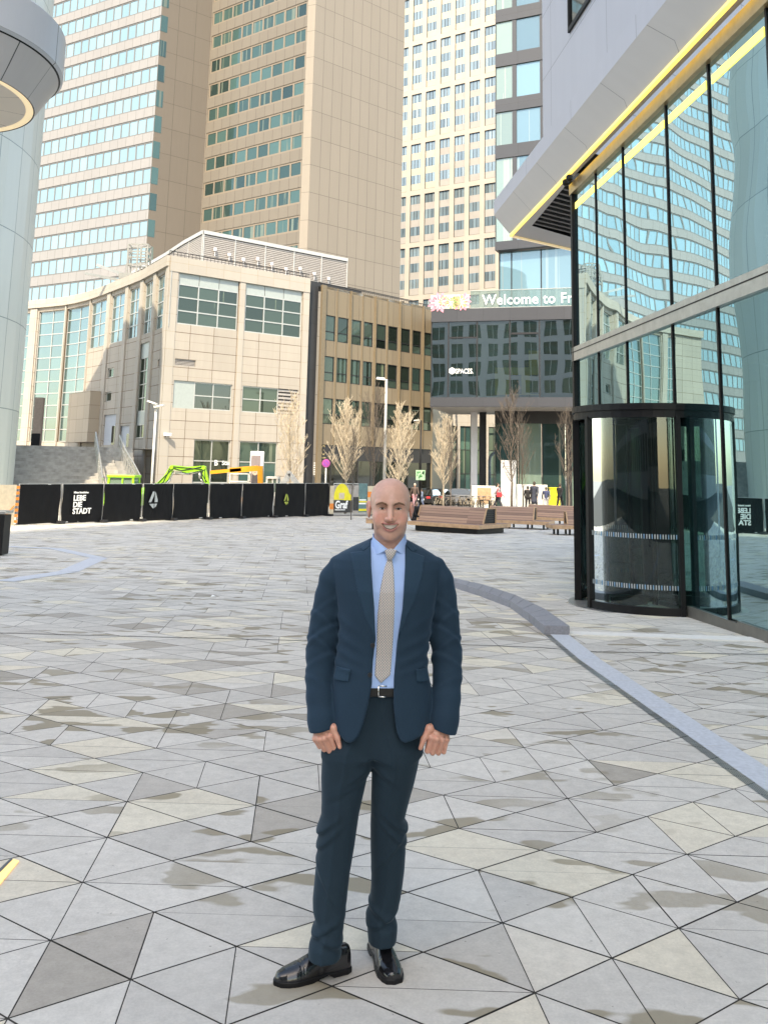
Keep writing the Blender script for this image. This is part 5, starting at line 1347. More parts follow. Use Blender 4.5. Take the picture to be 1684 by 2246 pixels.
# shirt
SR = [(z, xl + .02, xr - .02, yf + .016, yb - .02) for z, xl, xr, yf, yb in JR]
def shirt_s(X, Y, Z): return table(X, Y, Z, SR, 2.35) + wr_(X, Y, Z, 31, 30, .0022)
def collar(X, Y, Z):
    zt_, zm = ja(640, 484)[1], ja(650, 632)[1]
    rr = np.sqrt((X - NX) ** 2 + ((Y - (MY + .005)) * 1.0) ** 2)
    t = np.clip((zt_ - Z) / (zt_ - zm), 0, 1.2); Rr_ = .0655 + .030 * t ** 1.3
    sh = np.abs(rr - Rr_) - .003
    pl = jp([(620, 470), (640, 484), (770, 582), (742, 592), (652, 630), (618, 520)], MY - .07); pr_ = jp([(905, 475), (885, 486), (796, 582), (826, 592), (886, 627), (915, 515)], MY - .07)
    fr2 = np.minimum(poly2(X, Z, pl), poly2(X, Z, pr_)); bk = np.maximum(Z - zt_ - .012, zm + .03 - Z)
    return smax(sh, np.where(Y < MY + .005, fr2, bk + 0 * X), .003)
def shirt(X, Y, Z):
    d = shirt_s(X, Y, Z); nk = np.sqrt((X - NX) ** 2 + (Y - (MY + .012)) ** 2) - .058
    d = smax(d, -np.maximum(nk, ja(700, 600)[1] - Z), .006)
    vn = poly2(X, Z, jp([(660, 470), (768, 600), (870, 470)], MY - .08)); d = smax(d, -np.maximum(vn, Y - MY), .004)
    return smax(d, ja(700, 1580, MY - .1)[1] - Z + 0 * X + 0 * Y, .004)
Vs = nets(shirt, (ja(560, 600)[0], MY - .19, ja(700, 1600, MY - .1)[1]), (ja(960, 600)[0], MY + .16, ja(700, 470)[1] + .03), .004)
Vc = nets(collar, (NX - .13, MY - .14, ja(650, 640)[1] - .01), (NX + .13, MY + .13, ja(640, 470)[1] + .02), .0026)
def patch(polyg, base, o0, o1, h=.003, rnd=.002, k=0.0):
    """a piece of cloth lying on a base surface: the polygon's prism between two offsets of it"""
    P = np.array(polyg)
    def fn(X, Y, Z):
        b = base(X, Y, Z); return smax(smax(poly2(X, Z, P), Y - (MY - .02), .001), np.maximum(b - o1, o0 - b), rnd)
    return nets(fn, (P[:, 0].min() - .01, MY - .20, P[:, 1].min() - .01), (P[:, 0].max() + .01, MY - .0, P[:, 1].max() + .01), h)
TY = MY - .115
TIE = [ja(x, y, TY) for x, y in ((757, 655), (735, 720), (706, 860), (686, 1050), (680, 1280), (666, 1490), (710, 1545), (780, 1488), (795, 1300), (806, 1100), (811, 900), (803, 720), (792, 655))]
KNOT = [ja(x, y, TY) for x, y in ((738, 586), (755, 656), (772, 664), (794, 654), (828, 588), (786, 578))]
txc = ja(745, 1000, TY)[0]
tieb = lambda X, Y, Z: shirt_s(X, Y, Z) + .10 * np.abs(X - txc - (Z - ja(700, 1000)[1]) * .06)
Vtie = patch(TIE, tieb, -.002, .010, .0028, .003)
kx, kz = ja(782, 620, TY)
Vkn = nets(lambda X, Y, Z: smax(poly2(X, Z, KNOT), ell(X, Y, Z, (kx, MY - .083, kz), (.034, .022, .036)), .004), (kx - .04, MY - .13, kz - .04), (kx + .04, MY - .03, kz + .04), .0026)
Vbelt = nets(lambda X, Y, Z: np.maximum(np.abs(table(X, Y, Z, HP, 2.4) - .006) - .004, np.abs(Z - (ja(700, 1558, MY - .1)[1] + ja(700, 1650, MY - .1)[1]) / 2) - .0225), (ja(380, 1600)[0], MY - .16, ja(700, 1670, MY - .1)[1] - .01), (ja(1060, 1600)[0], MY + .15, ja(700, 1545, MY - .1)[1] + .01), .0042)
LAP = {'l': [(637, 560), (590, 598), (487, 611), (507, 720), (542, 880), (602, 1080), (671, 1226), (664, 1000), (641, 700)], 'r': [(891, 560), (935, 604), (1032, 640), (1012, 780), (952, 950), (838, 1196), (868, 1000), (888, 700)]}
COLR = {'l': [(634, 500), (612, 520), (560, 572), (583, 594), (632, 556)], 'r': [(894, 500), (920, 520), (975, 585), (942, 600), (896, 556)]}
Vlap = [patch(jp(LAP[s], MY - .125), jacket_solid, -.003, .006, .003, .002) for s in 'lr']
Vcol = [patch(jp(COLR[s], MY - .07), jacket_solid, -.003, .0065, .003, .002) for s in 'lr']
FLP = [[(388, 1437), (492, 1441), (478, 1531), (362, 1531)], [(962, 1441), (1046, 1450), (1066, 1547), (968, 1536)]]
Vflp = [patch(jp(p, MY - .10), jacket_solid, -.002, .006, .0032, .002) for p in FLP]

# head
HX, HZ = hd(835, 690, MY - .03); HY = MY - .012
def head(X, Y, Z):
    x, y, z = X - HX, -(Y - HY), Z - HZ; ax = np.abs(x)
    d = ell2(x, y, z, (0, -.006, .042), (.0825, .100, .0845))
    d = smin(d, ell2(x, y, z, (0, .024, -.022), (.071, .068, .092)), .03)
    d = smin(d, ell2(x, y, z, (0, .026, -.076), (.0635, .058, .046)), .02)
    d = smin(d, ell2(x, y, z, (0, .066, -.104), (.024, .020, .020)), .022)
    d = smin(d, ell2(ax, y, z, (.044, .055, -.032), (.027, .026, .024)), .018)
    d = smin(d, cap(ax, y, z, (.0, .0865, .026), (.050, .070, .027), .0115, .0100), .012)
    d = smax(d, -ell2(ax, y, z, (.032, .098, .007), (.021, .023, .0135)), .009); d = smax(d, -ell2(ax, y, z, (.020, .098, .010), (.010, .020, .011)), .008)
    d = smin(d, ell2(ax, y, z, (.0335, .066, .003), (.0165, .0125, .0115)), .004)      # closed-in lids
    d = smin(d, cap(x, y, z, (0, .088, .018), (0, .112, -.034), .0075, .0115), .012)
    d = smin(d, ell2(ax, y, z, (.0145, .098, -.037), (.0085, .011, .0085)), .006)
    d = smax(d, -ell2(ax, y, z, (.007, .112, -.0465), (.004, .006, .003)), .002)
    zs = z - 8.0 * x * x
    d = smin(d, ell2(x, y, zs, (0, .075, -.0665), (.042, .0215, .017)), .012)             # muzzle
    zu, zl = z + .0595 - 6 * x * x, z + .0765 - 17 * x * x            # upper and lower edge of the opening
    d = smin(d, np.sqrt((zu - .0030) ** 2 + np.clip(y - (.0935 - 15 * x * x), 0, 1) ** 2 + np.clip(ax - .030, 0, 1) ** 2 + np.clip(.07 - y, 0, 1) ** 2) - .0030, .004)
    d = smin(d, np.sqrt((zl + .0045) ** 2 + np.clip(y - (.0915 - 16 * x * x), 0, 1) ** 2 + np.clip(ax - .027, 0, 1) ** 2 + np.clip(.07 - y, 0, 1) ** 2) - .0048, .005)
    d = smax(d, -smax(np.maximum(zu, -zl), np.maximum(.072 - y, ax - .0335), .002), .002)
    d = smin(d, ell2(ax, y, z, (.047, .060, -.050), (.017, .021, .024)), .012)
    ear = ell2(ax - .004 * 0, y, z, (.0865, -.012, -.004), (.0085, .021, .034)); ear = smin(ear, ell2(ax, y, z, (.0925, -.020, .010), (.0065, .017, .024)), .008)
    ear = smax(ear, -ell2(ax, y, z, (.099, -.004, .002), (.009, .011, .019)), .005); d = smin(d, ear, .006)
    nk = cap(x, y, z, (0, -.012, -.07), (-.004, -.022, -.23), .061, .064); d = smin(d, nk, .02)
    d = smin(d, cap(ax, y, z, (.05, -.03, -.07), (.014, .028, -.19), .012, .010), .02)
    return d
Vh = nets(head, (HX - .115, HY - .13, HZ - .22), (HX + .115, HY + .125, HZ + .14), .0024)
def hand(s):
    if s == 'l':
        Wp = ha(300, 190, MY - .055); D0 = MY - .085
        K = [ha(352, 318, D0 - .004), ha(304, 338, D0 - .010), ha(256, 348, D0 - .006), ha(219, 345, D0 + .006)]; PI_ = [ha(402, 438, D0 + .004), ha(352, 452, D0 + .004), ha(303, 440, D0 + .010), ha(258, 415, D0 + .016)]
        T = [ha(385, 240, D0 + .004), ha(425, 335, D0 - .008), ha(447, 418, D0 - .012)]; sg_ = 1
    else:
        Wp = ha(1372, 205, MY - .055); D0 = MY - .085
        K = [ha(1302, 330, D0 - .004), ha(1352, 344, D0 - .010), ha(1402, 350, D0 - .006), ha(1444, 348, D0 + .006)]; PI_ = [ha(1262, 455, D0 + .004), ha(1312, 470, D0 + .004), ha(1366, 472, D0 + .008), ha(1416, 464, D0 + .014)]
        T = [ha(1280, 250, D0 + .004), ha(1230, 342, D0 - .006), ha(1200, 428, D0 - .010)]; sg_ = -1
    def fn(X, Y, Z):
        d = cap(X, Y, Z, Wp + [-.014 * sg_, .006, .055], Wp, .024, .026)
        pl = None
        for i, k_ in enumerate(K):
            q = cap(X, Y, Z, Wp + [(.5 - i / 3) * .022 * sg_, 0, -.008], k_ + [0, .006, 0], .020, .0135); pl = q if pl is None else smin(pl, q, .012)
        d = smin(d, pl, .015)
        for i in range(4):
            r0 = (.0105, .0108, .0102, .0090)[i]
            d1 = cap(X, Y, Z, K[i], PI_[i], r0 * 1.1, r0)
            mid_ = PI_[i] + np.array([-.004 * sg_, .026, .006]); tip_ = PI_[i] + np.array([-.006 * sg_, .034, .024])
            f_ = smin(d1, smin(cap(X, Y, Z, PI_[i], mid_, r0, r0 * .92), cap(X, Y, Z, mid_, tip_, r0 * .92, r0 * .8), .004), .003)
            f_ = smin(f_, np.sqrt((X - K[i][0]) ** 2 + (Y - K[i][1] + .003) ** 2 + (Z - K[i][2]) ** 2) - r0 * 1.06, .006)
            d = smin(d, f_, .0035)
        t = smin(cap(X, Y, Z, T[0], T[1], .0155, .0115), cap(X, Y, Z, T[1], T[2], .0115, .0085), .005)
        t = smin(t, cap(X, Y, Z, Wp + [.012 * sg_, 0, -.01], T[0], .020, .016), .012)
        return smin(d, t, .005)
    P = np.array([Wp + [0, 0, .06]] + K + PI_ + T); return nets(fn, P.min(0) - [.03, .03, .035], P.max(0) + [.03, .06, .02], .0022)
Vhl, Vhr = hand('l'), hand('r')
# hidden core of the body under the clothes: one figure from neck to ankles
core_pts = [(NX, MY + .0, HZ - .2), (NX, MY, ja(700, 1000)[1]), (NX - .01, MY, ja(700, 1700)[1])]
def core(X, Y, Z):
    d = cap(X, Y, Z, core_pts[0], core_pts[1], .05, .09); d = smin(d, cap(X, Y, Z, core_pts[1], core_pts[2], .09, .085), .05)
    for rows in (LL, RL):
        rw = sorted(rows)[1:]; pts = [((q[1] + q[2]) / 2, (q[3] + q[4]) / 2, q[0]) for q in rw][::3]; d = smin(d, chain(X, Y, Z, pts, [.035] * len(pts)), .03)
    for s in 'lr': d = smin(d, chain(X, Y, Z, [(NX, MY, SLV[s][0][1][2] - .06)] + [(q[0] * .94 + NX * .06, q[1], q[2] - .06) for q in SLV[s][0][1:2]] + SLV[s][0][2:-1], [.05] + [.028] * (len(SLV[s][0]) - 2)), .015)
    return d
Vcore = nets(core, (jx[0], MY - .2, .06), (jx[1], MY + .2, HZ - .12), .012)
def skin_tint(V):
    base = np.tile(np.array([.61, .345, .262]), (len(V), 1)); x, y, z = np.abs(V[:, 0] - HX), -(V[:, 1] - HY), V[:, 2] - HZ
    def add(c, r, col, k):
        q = np.exp(-(((x - c[0]) / r[0]) ** 2 + ((y - c[1]) / r[1]) ** 2 + ((z - c[2]) / r[2]) ** 2))[:, None] * k; base[:] = base * (1 - q) + np.array(col) * q
    hdm = z > -.25
    add((.046, .07, -.030), (.024, .04, .022), (.62, .26, .20), .7); add((0, .085, .05), (.05, .05, .03), (.62, .37, .29), .5); add((0, .112, -.036), (.014, .02, .016), (.60, .27, .21), .6); add((.09, -.015, .0), (.014, .03, .04), (.60, .24, .19), .8)
    zs = z - 8 * x * x
    q = np.exp(-((z - 17 * x * x + .0815) / .0055) ** 2) * (x < .028) * (y > .06); q2 = np.exp(-((z - 6 * x * x + .0560) / .0038) ** 2) * (x < .031) * (y > .06); q = np.clip(q + q2, 0, 1)[:, None] * .95; base[:] = base * (1 - q) + np.array((.44, .145, .135)) * q
    st_ = np.clip((-.045 - z) / .03, 0, 1) * np.clip((z + .135) / .02, 0, 1) * np.clip(y / .03, 0, 1); st_ = (st_ * .10)[:, None]; base[:] = base * (1 - st_) + np.array((.40, .26, .21)) * st_
    hand_ = (V[:, 2] < HZ - .5)
    base[hand_] = base[hand_] * np.array([1.0, .90, .88])
    for V_, K_ in (): pass
    return base
man = skin_obj('person', [Vh, Vhl, Vhr, Vcore], M['skin'], None, skin_tint)
tag(man, 'smiling bald man in a navy suit, light blue shirt and patterned beige tie', 'person')
def cl(name, parts, mat, parent=man, it=1): return skin_obj(name, parts, mat, parent, it=it)
jk = cl('jacket', [Vj], M['suit']); cl('lapel', [Vlap[0], Vcol[0]], M['lapel'], jk, 0); cl('lapel', [Vlap[1], Vcol[1]], M['lapel'], jk, 0)
for v in Vflp: cl('pocket_flap', [v], M['lapel'], jk, 0)
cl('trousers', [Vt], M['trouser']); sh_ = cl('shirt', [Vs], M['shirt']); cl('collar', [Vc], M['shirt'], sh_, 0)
ti = cl('tie', [Vtie], M['tie']); cl('knot', [Vkn], M['tie'], ti, 0)
be = cl('belt', [Vbelt], M['belt'], man, 0)
mb = LMB(); bY = MY - .116
b0x, b0z = ja(694, 1567, bY); b1x, b1z = ja(752, 1647, bY)
for p, q in (((b0x, b0z), (b1x, b0z)), ((b0x, b1z), (b1x, b1z)), ((b0x, b0z), (b0x, b1z))): mb.tube([(p[0], bY, p[1]), (q[0], bY, q[1])], .0032, 8)
mb.build('buckle', M['buckle'], be, smooth=True)
for cx_, cy_ in ((660, 1272), (640, 1488)):
    x, z = ja(cx_, cy_, MY - .13); yy = MY - .2
    while float(jacket_solid(np.float32(x - .004), np.float32(yy), np.float32(z))) > .003: yy += .001
    mb = LMB(); mb.tube([(x - .004, yy + .002, z), (x - .004, yy - .003, z)], .009, 14); mb.build('button', M['button'], jk)
def face_patch(name, P, off0, off1, mat, h=.0016):
    P = np.array(P)
    fn = lambda X, Y, Z: smax(smax(poly2(X, Z, P), Y - HY, .001), np.maximum(head(X, Y, Z) - off1, off0 - head(X, Y, Z)), .0008)
    return cl(name, [nets(fn, (P[:, 0].min() - .006, HY - .13, P[:, 1].min() - .006), (P[:, 0].max() + .006, HY - .03, P[:, 1].max() + .006), h)], mat, man, 0)
for s in (-1, 1):
    bx = lambda q: [(HX + s * x, HZ + z) for x, z in q]
    face_patch('eyebrow', bx([(.013, .0165), (.016, .0265), (.034, .0330), (.053, .027), (.060, .017), (.051, .0205), (.034, .0245), (.019, .0195)]), -.002, .0022, M['brow'])
    V_ = nets(lambda X, Y, Z: smax(ell2(X, Y, Z, (HX + s * .0335, HY - .0700, HZ + .0040), (.0140, .0125, .0125)), np.abs(Z - HZ - .0050 + 10 * (X - HX - s * .0335) ** 2) - .0021, .0008), (HX + s * .0335 - .018, HY - .09, HZ - .012), (HX + s * .0335 + .018, HY - .055, HZ + .02), .0013)
    ey = cl('eye', [V_], M['eye_white'], man, 0)
    face_patch('eyelashes', bx([(.0175, .0035), (.024, .0085), (.034, .0110), (.044, .0085), (.0515, .0015), (.044, .0058), (.034, .0078), (.024, .0055)]), -.003, .0022, M['lash'])
    V_ = nets(lambda X, Y, Z: np.maximum(ell2(X, Y, Z, (HX + s * .033, HY - .0775, HZ + .0046), (.0068, .0062, .0058)), np.abs(Z - HZ - .0046) - .0030), (HX + s * .033 - .01, HY - .09, HZ - .006), (HX + s * .033 + .01, HY - .07, HZ + .014), .001)
    cl('iris', [V_], M['eye_dark'], ey, 0)
def opening(X, Y, Z, e): x = X - HX; z = Z - HZ; return np.maximum(np.maximum(z + .0595 - 6 * x * x - e, -(z + .0765 - 17 * x * x) - e), np.abs(x) - .0335)
BX = ((HX - .04, HY - .1, HZ - .09), (HX + .04, HY - .04, HZ - .04))
cl('mouth', [nets(lambda X, Y, Z: np.maximum(opening(X, Y, Z, .002), np.abs(-(Y - HY) - .0765 + 14 * (X - HX) ** 2) - .003), *BX, .0018)], M['mouth'], man, 0)
cl('teeth', [nets(lambda X, Y, Z: np.maximum(np.maximum(opening(X, Y, Z, .0005), np.abs(X - HX) - .0285), np.maximum(np.abs(-(Y - HY) - .0835 + 14 * (X - HX) ** 2) - .003, -(Z - HZ + .0735 - 15 * (X - HX) ** 2))), *BX, .0013)], M['teeth'], man, 0)
# shoes
def shoe(heel, toe, zb, L, name):
    h_, t_ = np.array(heel), np.array(toe); d = (t_ - h_) / np.linalg.norm(t_ - h_); nrm_ = np.array([-d[1], d[0]])
    ls = np.array([0, .02, .06, .12, .18, .225, .26, .285, max(L, .2851)]) ; wd_ = np.array([.020, .031, .034, .034, .044, .047, .040, .027, .006]); ht_ = np.array([.085, .097, .100, .098, .074, .058, .050, .041, .022])
    def loc_(X, Y): return (X - h_[0]) * d[0] + (Y - h_[1]) * d[1], (X - h_[0]) * nrm_[0] + (Y - h_[1]) * nrm_[1]
    def upper(X, Y, Z):
        l, w_ = loc_(X, Y); z = Z - zb; a = np.interp(l, ls, wd_); hh = np.interp(l, ls, ht_)
        q = ((np.abs(w_) / a) ** 2.6 + (np.clip(z - .012, 0, 1) / (hh - .012)) ** 2.2) ** (1 / 2.3); dd = (q - 1) * np.minimum(a, .04)
        dd = smax(dd, np.maximum(-l, l - L), .01); dd = np.maximum(dd, .010 - z)
        dd = dd + .0016 * np.exp(-((l - .205) / .003) ** 2) + .0014 * np.exp(-((l - .195) / .0025) ** 2)
        return dd
    def sole(X, Y, Z):
        l, w_ = loc_(X, Y); z = Z - zb; a = np.interp(l, ls, wd_) + .004
        dd = smax(np.abs(w_) - a, np.maximum(-l - .002, l - L - .003), .008); lift = np.where(l < .075, 0.0, np.clip((l - .075) / .02, 0, 1) * .012 * np.clip((.16 - l) / .06, 0, 1))
        return np.maximum(dd, np.maximum(z - .020, lift - z))
    c = (h_ + t_) / 2; lo_ = (min(h_[0], t_[0]) - .07, min(h_[1], t_[1]) - .07); hi_ = (max(h_[0], t_[0]) + .07, max(h_[1], t_[1]) + .07)
    o = cl('shoe', [nets(upper, (*lo_, zb - .01), (*hi_, zb + .12), .0032)], M['leather'], man, 1)
    cl('sole', [nets(sole, (*lo_, zb - .012), (*hi_, zb + .03), .0034)], M['black_metal'], o, 0)
    mb = LMB(); hN = Vector((*nrm_, 0)); D_ = Vector((*d, 0)); H_ = Vector((*h_, zb))
    for k in range(4):
        l = .115 + k * .018; z = np.interp(l, ls, ht_) + .001; mb.tube([H_ + D_ * l - hN * .016 + Vector((0, 0, z - .005)), H_ + D_ * (l + .004) + Vector((0, 0, z + .002)), H_ + D_ * l + hN * .016 + Vector((0, 0, z - .005))], .0022, 6)
    p0 = H_ + D_ * .113 + Vector((0, 0, .105)); mb.tube([p0, p0 + D_ * .02 + hN * .03 + Vector((0, 0, .004)), p0 + D_ * .045 + hN * .02 - Vector((0, 0, .012))], .002, 6); mb.tube([p0, p0 + D_ * .02 - hN * .03, p0 + D_ * .04 - hN * .024 - Vector((0, 0, .012))], .002, 6)
    mb.build('lace', M['black_metal'], o, smooth=True)
def heel_of(toe, d, L): d = np.array(d) / np.linalg.norm(d); return np.array(toe) - d * L
tL = ground(601, 2160)[:2]; shoe(heel_of(tL, (-.25, -.105), .30), tL, gz(3.68), .30, 'l')
tR = ground(866, 2160)[:2]; shoe(heel_of(tR, (.075, -.26), .29), tR, gz(3.76), .29, 'r')
# ================================================================== site fence
F0, F1 = ground(36, 1152)[:2], ground(721, 1132)[:2]
ffn = Facade([F0 + (F0 - F1) * .25, F1]); FTOP = .95
bpx = [36, 131, 223, 310, 377, 456, 529, 599, 668, 721]
bu = [ffn.uz(x, 1152 - 20 * (x - 36) / 685)[0] for x in bpx]
M['orange'] = plain('orange_paint', (.75, .22, .03), .5); M['cream_board'] = plain('cream_board', (.55, .46, .33), .7)
M['logo_grey'] = plain('grey_print', (.30, .33, .34), .6, var=.25, scale=3); M['logo_lime'] = plain('lime_print', (.36, .40, .06), .6, var=.25, scale=6)
M['zinc'] = plain('zinc_tube', (.42, .42, .42), .4, metal=.5)
flab = ['plain black hoarding panel at the left end of the row, beside the cream board', 'black hoarding panel printed with white LEBE DIE STADT lettering', 'plain black hoarding panel between the lettering and the grey number 4', 'black hoarding panel with a grey faceted number 4', 'plain black hoarding panel directly right of the grey number 4', 'plain black hoarding panel midway between the grey and the lime number 4', 'plain black hoarding panel directly left of the lime number 4', 'black hoarding panel with a small lime number 4', 'plain black hoarding panel at the right end, beside the Graf poster']
def logo4(mb, f, u, z, sz, d):
    for poly in ([(0, .36), (.42, 1), (.60, 1), (.60, .80), (.30, .36)], [(.67, 1), (.80, .88), (1, .5), (1, .36), (.67, .36)], [(.08, .27), (.60, .27), (.60, 0), (.5, 0)], [(.67, .27), (.96, .27), (.85, .1), (.67, .02)]):
        mb.face([f.P(u + x * sz * .75, z + y * sz, d) for x, y in poly])
for i in range(9):
    a, b = bu[i] + .04, bu[i + 1] - (.04 if i not in (0, 2, 4, 5, 7) else .09); zb_ = gz(ffn.P((a + b) / 2, 0)[1]) + .04
    t = empty('hoarding_panel', ffn.P((a + b) / 2, zb_), flab[i], 'fence panel', 'black hoarding panels of the building site')
    mb = MB(); nu, nz_ = 14, 8
    V = [ffn.P(a + (b - a) * p / nu, zb_ + (FTOP - zb_) * q / nz_, .02 + .03 * math.sin(p * 1.7 + i) * math.sin(q * .9 + i * 2) + .03 * math.sin(p * .45 + i * 3)) for q in range(nz_ + 1) for p in range(nu + 1)]
    mb.mesh(V, [(q * (nu + 1) + p, q * (nu + 1) + p + 1, (q + 1) * (nu + 1) + p + 1, (q + 1) * (nu + 1) + p) for q in range(nz_) for p in range(nu)])
    o = mb.build('tarpaulin', M['black_print'], t, smooth=True)
    mb = MB()
    for u in (a, b): mb.bar(ffn.P(u, zb_ - .1, -.04), ffn.P(u, FTOP + .02, -.04), .045)
    mb.bar(ffn.P(a, FTOP, -.04), ffn.P(b, FTOP, -.04), .045); mb.bar(ffn.P(a, zb_ + .05, -.04), ffn.P(b, zb_ + .05, -.04), .045)
    mb.build('frame', M['zinc'], t)
    mb = MB(); c = ffn.P(b + .04, zb_, -.03); mb.box((c[0], c[1], zb_ + .02), (.24, .62, .12), rz=math.atan2(*(F1 - F0)[::-1])); mb.build('foot', M['dark_frame'], t)
    if i == 1:
        mb = MB(); p = ffn.uz(157, 1125); ux = Vector(ffn.P(p[0] + 1, 0)) - Vector(ffn.P(p[0], 0))
        for txt, y, s_ in (('LEBE', 1098, .335), ('DIE', 1112.5, .335), ('STADT', 1127, .335), ('Mitten hineinleben', 1082, .11)): q = ffn.uz(157, y); put_text(mb, txt, s_ * 1.0, ffn.P(p[0], q[1], .075), ux, bold=.010 if s_ > .2 else .004)
        mb.build('lettering', M['white_print'], o)
    if i in (3, 7):
        p = ffn.uz(323 if i == 3 else 620, 1115 if i == 3 else 1107); mb = MB(); logo4(mb, ffn, p[0], p[1], .80 if i == 3 else .62, .078); mb.build('emblem', M['logo_grey'] if i == 3 else M['logo_lime'], o)
t = empty('board_fence', ffn.P(bu[0] - 1, gz(37)), 'cream site board with orange edge at the far left of the hoarding', 'fence panel')
mb = MB(); zb_ = gz(F0[1]); ffn.block(mb, bu[0] - 2.4, bu[0] - .14, zb_, FTOP - .02, -.03, .03); mb.build('board', M['cream_board'], t)
mb = MB()
for k in range(7): z = zb_ + .1 + k * .23; ffn.block(mb, bu[0] - .13, bu[0] + .0, z, z + .115, .0, .05)
mb.bar(ffn.P(bu[0] - .9, zb_ + .1, .05), ffn.P(bu[0] - .2, zb_ + .8, .05), .03)
mb.build('warning_edge', M['orange'], t)
# printed fence right of the hoarding
gE = ground(840, 1131)[:2]; fg2 = Facade([F1 + np.array([.06, 0]), gE]); 
M['yellow'] = plain('yellow_print_bright', (.72, .62, .03), .6, var=.1, scale=3); M['poster_black'] = plain('poster_black', (.028, .026, .024), .6, var=.3); M['poster_grey'] = plain('poster_grey', (.34, .31, .28), .7, var=.2, scale=2); M['teal_print'] = plain('teal_print', (.09, .17, .17), .6, var=.3, scale=3)
def gu(x): return fg2.uz(x, 1131)[0]
zb_ = gz(58); z_ = lambda y: fg2.uz(760, y)[1]
t = empty('poster_fence', fg2.P(gu(752), zb_), 'site fence poster with a yellow helmet over black, lettered Graf in white', 'poster')
mb = MB(); a, b = gu(731), gu(772)
fg2.block(mb, a, b, z_(1097), z_(1064), 0, .02, 2); fg2.block(mb, a, b, z_(1124), z_(1097), 0, .021, 1)
c = ((a + b) / 2 - .12, z_(1091)); r_ = (b - a) * .40
mb.face([fg2.P(c[0] + r_ * math.cos(q) * 1.05, c[1] + max(-.15, r_ * 1.6 * math.sin(q)), .026) for q in [R(-20 + 220 * k / 22) for k in range(23)]], 0)
mb.face([fg2.P(u, z, .027) for u, z in ((c[0] + r_ * .3, c[1] - .18), (b - .05, c[1] - .18), (b - .1, c[1] + .12), (c[0] + r_ * .8, c[1] + .4))], 0)
fg2.block(mb, a + .05, a + .34, z_(1096), z_(1081), .022, .024, 4); fg2.block(mb, a + .36, a + .75, z_(1094), z_(1081), .027, .029, 3)
mb.build('print', [M['yellow'], M['poster_black'], M['poster_grey'], M['cream_board'], M['orange']], t)
mb = MB(); ux = Vector(fg2.P(1, 0)) - Vector(fg2.P(0, 0)); put_text(mb, 'Graf', .66, fg2.P(a + .09, z_(1114.5), .03), ux, bold=.022, sx=.74); put_text(mb, 'Bauunternehmen', .115, fg2.P(a + .1, z_(1119), .03), ux, bold=.004, sx=.9); mb.build('lettering', M['white_print'], t)
def fframe(t, a, b):
    mb = MB()
    for u in (a, b): mb.bar(fg2.P(u, zb_ - .05, -.04), fg2.P(u, FTOP, -.04), .045)
    mb.bar(fg2.P(a, FTOP, -.04), fg2.P(b, FTOP, -.04), .06); mb.bar(fg2.P(a, zb_ + .12, -.04), fg2.P(b, zb_ + .12, -.04), .045); mb.build('frame', M['zinc'], t)
fframe(t, a, b)
t = empty('poster_fence', fg2.P(gu(790), zb_), 'site fence poster in teal and grey with small yellow bars, right of the thin tree', 'poster')
mb = MB(); a, b = gu(773), gu(804)
fg2.block(mb, a, gu(785), z_(1124), z_(1064), 0, .02, 2); fg2.block(mb, gu(785) + .01, b, z_(1124), z_(1060), 0, .021, 1); fg2.block(mb, a, gu(785), z_(1120), z_(1090), .021, .024, 3)
for k, (y0, y1, mi, w_) in enumerate(((1098, 1095, 4, .5), (1097.5, 1089, 0, .0), (1102, 1099, 0, .7), (1106, 1103, 4, .5), (1121, 1116, 0, .75))): fg2.block(mb, gu(786), gu(786) + w_ + .02, z_(y0), z_(y1), .022, .026, mi)
mb.build('print', [M['yellow'], M['teal_print'], M['poster_grey'], M['poster_black'], M['white_print']], t); fframe(t, a, b)
t = empty('board_fence', fg2.P(gu(820), zb_), 'pale orange and white striped site board behind the man\'s head', 'fence panel')
mb = MB(); a, b = gu(805), gu(840)
for k in range(5): fg2.block(mb, a, b, zb_ + .1 + k * .36, zb_ + .1 + (k + 1) * .36 - .003, 0, .03, k % 2)
mb.build('board', [M['cream_board'], M['orange']], t)
t = empty('board_fence', fg2.P(.1, zb_), 'narrow cream and orange barrier strip between the black hoarding and the Graf poster', 'fence panel')
mb = MB(); a, b = gu(722), gu(730.5)
for k in range(5): fg2.block(mb, a, b, zb_ + .05 + k * .37, zb_ + .05 + (k + 1) * .37 - .003, 0, .03, 1 if k == 1 else 0)
mb.build('board', [M['cream_board'], M['orange']], t)

